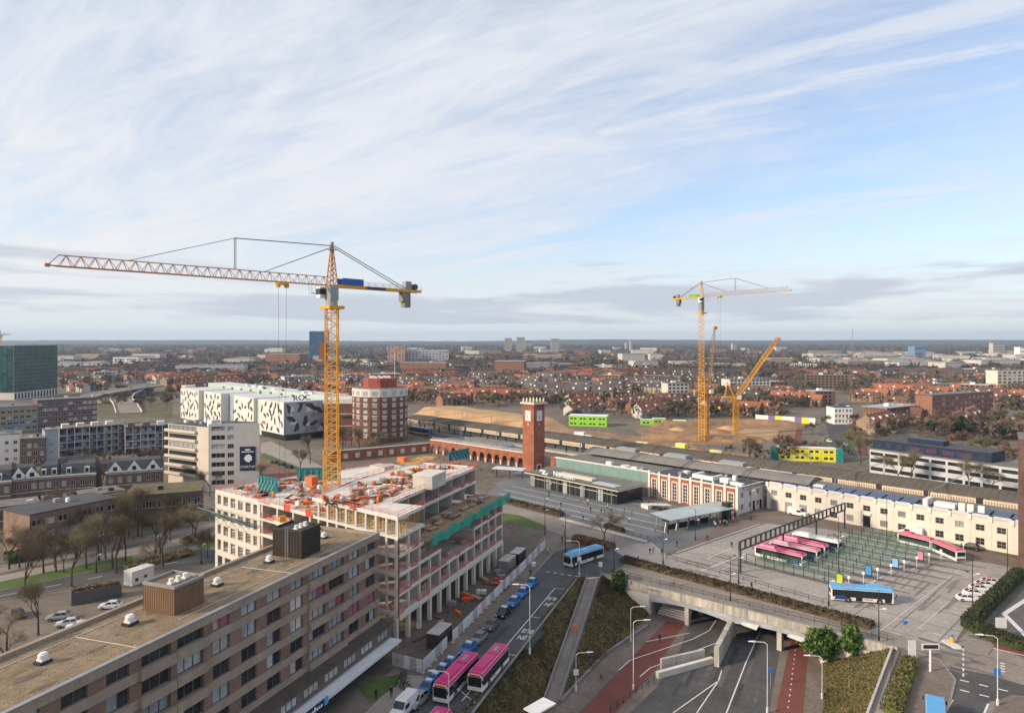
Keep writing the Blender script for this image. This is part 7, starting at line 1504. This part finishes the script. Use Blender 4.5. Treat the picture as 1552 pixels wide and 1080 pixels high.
hedge('dark green shrubs under the trees by the tan flat block', P(10,852), P(60,842), 5, 2.2, HG, 1200, wob=.6)
def bush(label, p, z, rx, ry, h, n, m):
    t = thing('ivy_bush', label, 'bush', (*p, z)); lf = MB()
    for i in range(n):
        a = RN.uniform(0,6.28); e = RN.uniform(-1,1); q = RN.random()**.35*(1+.75*noise.noise(Vector((math.cos(a)*2.3,math.sin(a)*2.3,e*2.3)))); c = Vector((rx*q*math.cos(a)*math.sqrt(1-e*e), ry*q*math.sin(a)*math.sqrt(1-e*e), h*.5+h*.5*q*e)); s = .28
        lf.quad([c+Vector((RN.gauss(0,s),RN.gauss(0,s),RN.gauss(0,s))) for _ in range(3)], RN.randrange(len(m)))
    lf.build('leaves', m, t)['kind'] = 'stuff'
    st_ = MB()
    for i in range(6): st_.tube((0,0,0),(RN.uniform(-rx,rx)*.6,RN.uniform(-ry,ry)*.6,h*.7),.06,.03,4)
    st_.build('stem', BARK, t)
IV = [IVY, mat('ivy_mid', (.075,.15,.025), .8, .3, 1.), mat('ivy_dark', (.025,.05,.014), .8, .3, 1.)]
bush('fresh green ivy bush spilling over the right bridge abutment', B_+BD*47.5-NB*1.4, -4.0, 3.0, 1.9, 4.8, 3600, IV); bush('tall green ivy clump at the end of the bridge parapet', B_+BD*52-NB*.8, -2.2, 1.5, 1.4, 5.0, 1700, IV); bush('small green conifer bush at the left end of the bridge', B_+BD*4.0-NB*.8, -2.2, 1.6, 1.5, 4.6, 1500, [EVG, IV[1], IV[2]])
# ------------------------------------------------------------------ the town beyond
RT = [mat('tile_orange', (.28,.10,.055), .85, .25, .3, rnd=.3), mat('tile_brown', (.16,.08,.055), .85, .25, .3, rnd=.3), mat('tile_grey', (.085,.085,.09), .85, .25, .3, rnd=.3), mat('tile_dark', (.055,.052,.055), .85, .25, .3, rnd=.3)]
WT = [mat('town_brick', (.24,.13,.09), .9, .2, .3, rnd=.25), mat('town_brown', (.17,.115,.085), .9, .2, .3, rnd=.25), mat('town_white', (.52,.50,.46), .85, .12, .3, rnd=.15), mat('town_tan', (.32,.24,.17), .9, .18, .3, rnd=.2)]
FLATR = mat('flat_roof_pale', (.38,.37,.36), .9, .25, .2, rnd=.35)
def gable(b, L, d, h, rh, wm, rm, wins=True, ov=.35):
    b.box(0,0,0,L,d,h,wm)
    b.quad([(-.0,-ov,h-.15),(L,-ov,h-.15),(L,d/2,h+rh),(0,d/2,h+rh)], rm); b.quad([(L,d+ov,h-.15),(0,d+ov,h-.15),(0,d/2,h+rh),(L,d/2,h+rh)], rm); b.quad([(0,d,h),(0,0,h),(0,d/2,h+rh-.1)], wm); b.quad([(L,0,h),(L,d,h),(L,d/2,h+rh-.1)], wm)
    return b
HP_ = []
for i in range(10):      # terraces: walls with windows, roof and chimneys
    L = (18,26,34,42,24,30,38,20,28,36)[i]; d = 8.5; h = (5.6,6.0,5.4,6.2,8.6,5.6,6.0,5.2,5.8,8.2)[i]; rh = 3.6; wm = WT[(0,1,0,3,1,0,2,1,0,3)[i]]; rm = RT[(0,0,1,0,2,3,0,2,1,3)[i]]
    w = MB(); w.box(0,0,0,L,d,h,0); w.quad([(0,d,h),(0,0,h),(0,d/2,h+rh-.12)],0); w.quad([(L,0,h),(L,d,h),(L,d/2,h+rh-.12)],0); n = int(L/5.5)
    for k in range(n):
        x = (k+.5)*L/n
        for z in (.9, 3.5)+((6.1,) if h > 8 else ()):
            for y in (-.06, d): w.box(x-1.5,y,z,x-.1,y+.06,z+1.4,1); w.box(x+.5,y,z,x+1.6,y+.06,z+1.5,2)
    rf = MB(); rf.hexa([(-.2,-.4,h-.2),(L+.2,-.4,h-.2),(L+.2,d/2,h+rh-.15),(-.2,d/2,h+rh-.15),(-.2,-.4,h),(L+.2,-.4,h),(L+.2,d/2,h+rh+.05),(-.2,d/2,h+rh+.05)]); rf.hexa([(L+.2,d+.4,h-.2),(-.2,d+.4,h-.2),(-.2,d/2,h+rh-.15),(L+.2,d/2,h+rh-.15),(L+.2,d+.4,h),(-.2,d+.4,h),(-.2,d/2,h+rh+.05),(L+.2,d/2,h+rh+.05)])
    ch = MB()
    for k in range(n): ch.box(k*L/n+.4,d/2-.5,h+rh-.8,k*L/n+1.3,d/2+.5,h+rh+1.0)
    do = MB()
    for k in range(n):
        if (k+i) % 2: do.box((k+.3)*L/n,.8,h+.6,(k+.3)*L/n+1.8,2.8,h+2.2)
    HP_.append((w.mesh('wall', [wm, GLASS, GLASSB]), rf.mesh('roof', [rm]), ch.mesh('chimney', [WT[0]]), do.mesh('dormer', [WHITE]), L))
NUM = ('zero','one','two','three','four','five','six','seven','eight')
def where(p):
    px = 776+p[0]*F/p[1]
    for a, w_ in ((300,'behind the glass office'),(490,'behind the college'),(625,'behind the round hotel'),(800,'behind the sand heap'),(950,'behind the lime offices'),(1120,'behind the tall far crane'),(1200,'behind the excavation hoarding'),(1320,'along the far carriageway'),(9999,'behind the blue topped office')):
        if px < a: return w_
def terrace(p, rz, i, s=1.0):
    w, r, c, do, L = HP_[i]; col = ('orange','orange','brown','orange','grey','dark','orange','grey','brown','dark')[i]; wl = ('brick','brown brick','brick','tan','brown brick','brick','white walled','brown brick','brick','tan')[i]
    t = thing('house_terrace', f'{wl} terrace of {NUM[int(L//5.5)]} houses with {col} roof {where(p)}', 'houses', (*p, 0), rz, f'{wl} {col} terraces of {NUM[int(L//5.5)]} {where(p)}'); t.scale = (s,s,s)
    link('wall', w, t); o = link('roof', r, t); link('chimney', c, o)['kind'] = 'stuff'; link('dormer', do, o)['kind'] = 'stuff'; return t
# keep-out areas in the ground plane: (test)
def q_of(p): return (Vector(p)-RO).dot(PP), (Vector(p)-RO).dot(S)
KEEP = [([(560,700),(560,560)],0)]
def blocked(x, y, r=0):
    q, t = q_of((x, y))
    px = 776+x*F/y; py = 516+H*F/y
    if -120 < t < 200 and q < 40+r: return True
    if t <= -120 and q < 40+r and px > 500: return True
    if 595 < px < 850 and py > 617: return True      # sand heap
    if 850 < px < 935 and 630 < py: return True
    if 930 < px < 1215 and 634 < py < 690: return True    # excavation
    if 1196 < px < 1320 and 618 < py: return True     # carriageway
    if 1225+ (py-560)*.2 < px < 1262+(py-560)*.25 and 560 < py <= 618: return True
    if 1255 < px < 1300 and 630 < py < 650: return True
    if 1300 <= px and py > 668: return True
    if 1405 < px < 1515 and 612 < py < 640: return True
    if px < 640 and py > 612: return True                   # named left district
    if px < 250 and py > 597: return True
    if 150 < px < 250 and py > 582: return True
    if 270 < px < 500 and py > 598: return True
    if px < 92 and py > 585: return True
    return False
near = []
def try_row(x, y, rz, i):
    L = HP_[i][4]; c = Vector((x, y))+Vector((math.cos(rz), math.sin(rz)))*L/2
    if abs(c.x) > .76*c.y+20 or blocked(c.x, c.y, 6) or blocked(x, y, 4): return None
    return (c.y, x, y, rz, i)
RG = random.Random(5); cand = []
def district(x0, x1, y0, y1, rz, sp, dens, kinds):
    c, s = math.cos(rz), math.sin(rz); cx, cy_ = (x0+x1)/2, (y0+y1)/2; R_ = math.hypot(x1-x0, y1-y0)/2
    v = -R_
    while v < R_:
        u = -R_+RG.uniform(0,20)
        while u < R_:
            i = RG.choice(kinds); L = HP_[i][4]; x, y = cx+u*c-v*s, cy_+u*s+v*c
            if x0 <= x < x1 and y0 <= y < y1 and y > 290 and RG.random() < dens:
                r = try_row(x, y, rz+RG.uniform(-.03,.03), i)
                if r: cand.append(r)
            u += L+RG.choice([2,2,6,14])
        v += sp*RG.uniform(.9,1.2)
for gx in range(-9, 10):
    for gy in range(1, 11):
        x0, y0 = gx*150., gy*150.+140
        if abs(x0+75) > .8*(y0+150)+120: continue
        rz = RG.choice([ang(S), ang(S)+.25, ang(S)+1.57, -.3, .2, 1.2]); kinds = RG.choice([[0,1,3,6,2,8],[2,8,0,1],[4,5,9,7],[5,7,9,4,0],[0,3,8,8,2],[6,2,4,8]])
        if y0 < 480: rz = RG.choice([ang(S), ang(S)+1.57])
        district(x0, x0+150, y0, y0+150, rz, 24 if RG.random() < .6 else 32, RG.choice([.85,.7,.55,.8]), kinds)
cand.sort(); 
for c_ in cand[:300]: terrace((c_[1], c_[2]), c_[3], c_[4]).scale = (RG.uniform(.82,1.02), RG.uniform(.9,1.25), RG.uniform(.8,1.3))
def bake(items, name, label, cat, fn, mats):
    b = MB()
    for it in items: fn(b, it)
    o = b.build(name, mats); return tag(o, label, cat, None, 'stuff')
FM = WT+RT+[GLASS, FLATR]
def far_house(b, it):
    y_, x, y, rz, i = it; L = HP_[i][4]; q = MB(); h = (5.6,6.0,5.4,6.2,8.6,5.6,6.0,5.2,5.8,8.2)[i]; gable(q, L, 8.5, h, 3.6, (0,1,0,3,1,0,2,1,0,3)[i], 4+(0,0,1,0,2,3,0,2,1,3)[i])
    for k in range(int(L/6)): q.box(k*6+1.5,-.08,1,k*6+4,0,2.4,8); q.box(k*6+1.5,-.08,3.6,k*6+4,0,4.9,8)
    b.add(q, Matrix.Translation((x,y,0)) @ Matrix.Rotation(rz, 4, 'Z'))
extra = []
for k in range(2600):
    d = 950+2600*RG.random()**1.3; x = RG.uniform(-.78,.78)*d
    if noise.noise(Vector((x*.0022, d*.0013, 5))) > -.12: extra.append((d, x, d, RG.choice([.3,-.7,.9,0,1.5]), RG.randrange(10)))
bake(cand[300:]+extra, 'far_town', 'far rows of brick houses with orange and grey roofs', 'houses', far_house, FM)
# larger flat roofed blocks scattered through the town
nb2 = 0
for k in range(400):
    d = 420+1500*RG.random(); x = RG.uniform(-.74,.74)*d
    if blocked(x, d, 15) or nb2 >= 64: continue
    L, dp, h = RG.uniform(18,50), RG.uniform(11,18), RG.choice([6,9,9,12,15,12]); nb2 += 1; kd2 = RG.choice([0,1,2,2,3])
    nm = ('brick','brown','white','tan')[kd2]; t = thing('town_block', f'flat roofed {nm} town block {where((x,d))}', 'building', (x, d, 0), RG.choice([ang(S),-.3,.2,.6]), f'flat {nm} blocks {where((x,d))}')
    w = MB(); w.box(0,0,0,L,dp,h,0); nf = int(h/3)
    for r in range(nf):
        for c in range(int(L/4)): w.box(c*4+.8,-.08,r*3+.9,c*4+3.2,0,r*3+2.4,1)
    w.build('wall', [WT[kd2], GLASS], t); rf = MB().box(-.2,-.2,h,L+.2,dp+.2,h+.35); rf.build('roof', FLATR if RG.random() < .6 else ROOFG, t); MB().box(L*.3,dp*.3,h+.35,L*.3+4,dp*.3+3,h+2.2).build('roof_unit', WHITE, t)
# white industrial sheds far right and elsewhere
def shed(b, it): x, y, L, dp, h, m, rz = it; q = MB(); q.box(0,0,0,L,dp,h,m); q.box(-.5,-.5,h,L+.5,dp+.5,h+.6,9); b.add(q, Matrix.Translation((x,y,0)) @ Matrix.Rotation(rz, 4, 'Z'))
sh = [(RG.uniform(.42,.76)*d, d, RG.uniform(30,110), RG.uniform(20,50), RG.uniform(8,20), RG.choice([2,2,2,3]), RG.uniform(-.2,.2)) for d in [RG.uniform(1150,2600) for _ in range(110)]]+[(RG.uniform(-.7,.4)*d, d, RG.uniform(25,80), RG.uniform(15,40), RG.uniform(8,26), RG.choice([2,2,3,0]), RG.uniform(-.3,.3)) for d in [RG.uniform(1100,3600) for _ in range(95)]]+[(-.70*1400+k*22, 1400, 18, 18, RG.uniform(8,14), 2, 0) for k in range(8)]
bake(sh, 'far_sheds', 'pale industrial halls and flats in the far distance', 'buildings', shed, FM)
for k, (px, d, w, h) in enumerate(((765,2900,30,62),(783,2900,34,66),(796,2950,26,50),(835,3000,36,60),(1110,3300,20,40),(955,3100,10,56),(948,3200,10,44),(1505,2300,40,46))):
    x = (px-776)*d/F; t = thing('skyline_tower', 'grey distant tower block breaking the skyline', 'building', (x, d, 0), 0, 'distant skyline towers'); q = MB().box(0,0,0,w,20,h,0)
    for r in range(int(h/5)): q.box(1,-.3,r*5+2,w-1,0,r*5+4,1)
    q.build('wall', [CONC, GO], t); MB().box(-.5,-.5,h,w+.5,20.5,h+2).build('roof', CONCD, t)
# town trees: three hundred as individuals, the rest as one mass
tc_ = []
for k in range(19000):
    d = 285+1300*RG.random()**1.25; x = RG.uniform(-.77,.77)*d
    if blocked(x, d, 3): continue
    tc_.append((d, x))
tc_.sort(); ntree = 0; rest = []
for d, x in tc_:
    dens = noise.noise(Vector((x*.012, d*.010, 9)))
    if dens < -.02 and RG.random() < .80: continue
    if ntree < 92 and RG.random() < .25 :
        ntree += 1
        if RG.random() < .06: tree('dark evergreen tree '+where((x,d)), (x, d), RG.uniform(.8,1.3), 'evergreens '+where((x,d)), name='evergreen_tree')
        else: tree('bare winter tree among houses '+where((x,d)), (x, d), RG.uniform(.75,1.25), 'bare trees '+where((x,d)), True)
    else: rest.append((d, x))
WOOD = [mat('wood_brown', (.125,.092,.066), .95, .3, .05), mat('wood_grey', (.10,.086,.075), .95, .3, .05), mat('wood_olive', (.095,.085,.05), .95, .3, .05), mat('wood_green', (.032,.042,.022), .95, .3, .05)]
def crown_mass(b, x, y, z, r, h, n, m):
    for i in range(n):
        a = RG.uniform(0,6.28); e = RG.uniform(-.7,1); q = RG.random()**.4; c = Vector((x+r*q*math.cos(a)*math.sqrt(1-e*e), y+r*q*math.sin(a)*math.sqrt(1-e*e), z+h*.58+h*.42*q*e)); s = r*.27
        b.quad([c+Vector((RG.gauss(0,s),RG.gauss(0,s),RG.gauss(0,s))) for _ in range(3)], m)
b = MB()
for d, x in rest[:12500]: crown_mass(b, x, d, 0, RG.uniform(2.4,5.0), RG.uniform(7,11.5), 24, RG.choice([0,0,1,2,2,3] if RG.random() < .5 else [0,1,2]))
tag(b.build('town_trees', WOOD), 'bare trees and gardens massed between the far houses', 'trees', None, 'stuff')
b = MB()
for k in range(15000):
    d = 1150+5200*RG.random()**1.6; x = RG.uniform(-.80,.80)*d
    if noise.noise(Vector((x*.0022, d*.0013, 5))) > .12 and d < 3400 and RG.random() < .72: continue
    r = RG.uniform(4,8)*(1+d/5000); crown_mass(b, x, d, 0, r, RG.uniform(10,17)*(1+max(0,d-2500)/6000), 16, RG.choice([0,1,1,2,3]))
tag(b.build('woodland', WOOD), 'dark winter woodland stretching to the horizon', 'woods', None, 'stuff')
# low wooded hills on the horizon
for nm, y0, hh, sd in (('hills', 6300, 26, 1), ('hills', 7600, 48, 2), ('hills', 9000, 60, 3)):
    b = MB(); n = 160; Wd = y0*.95
    for i in range(n+1):
        x = -Wd+2*Wd*i/n; e = 1+.35*noise.noise(Vector((i*.06, sd*3.1, 0)))+.10*noise.noise(Vector((i*.5, sd, 4)))
        for j, (dy, f) in enumerate(((-900,0),(-450,.55),(0,.9),(300,1.0),(1500,1.0))): b.v.append((x, y0+dy, -2+hh*f*e))
    for i in range(n):
        for j in range(4): q = i*5+j; b.f.append((q, q+5, q+6, q+1)); b.m.append(0)
    struct(b.build(nm, mat('far_wood', (.06,.06,.05), .95, .35, .006, fine=.3), smooth=True))
# ------------------------------------------------------------------ haze over the plain
hz = MB().box(-11000,-300,-8,11000,11000,170).build('haze', bpy.data.materials.new('haze_air')); hz['kind'] = 'stuff'; hz['label'] = 'thin pale winter haze over the whole town'; hz['category'] = 'haze'
hm = MATS['haze'] = hz.data.materials[0]; hm.use_nodes = True; nt = hm.node_tree; nt.nodes.clear(); o_ = nt.nodes.new('ShaderNodeOutputMaterial'); v_ = nt.nodes.new('ShaderNodeVolumePrincipled'); v_.inputs['Color'].default_value = (.62,.79,1,1); v_.inputs['Density'].default_value = .000075; v_.inputs['Anisotropy'].default_value = .2; nt.links.new(v_.outputs[0], o_.inputs['Volume'])
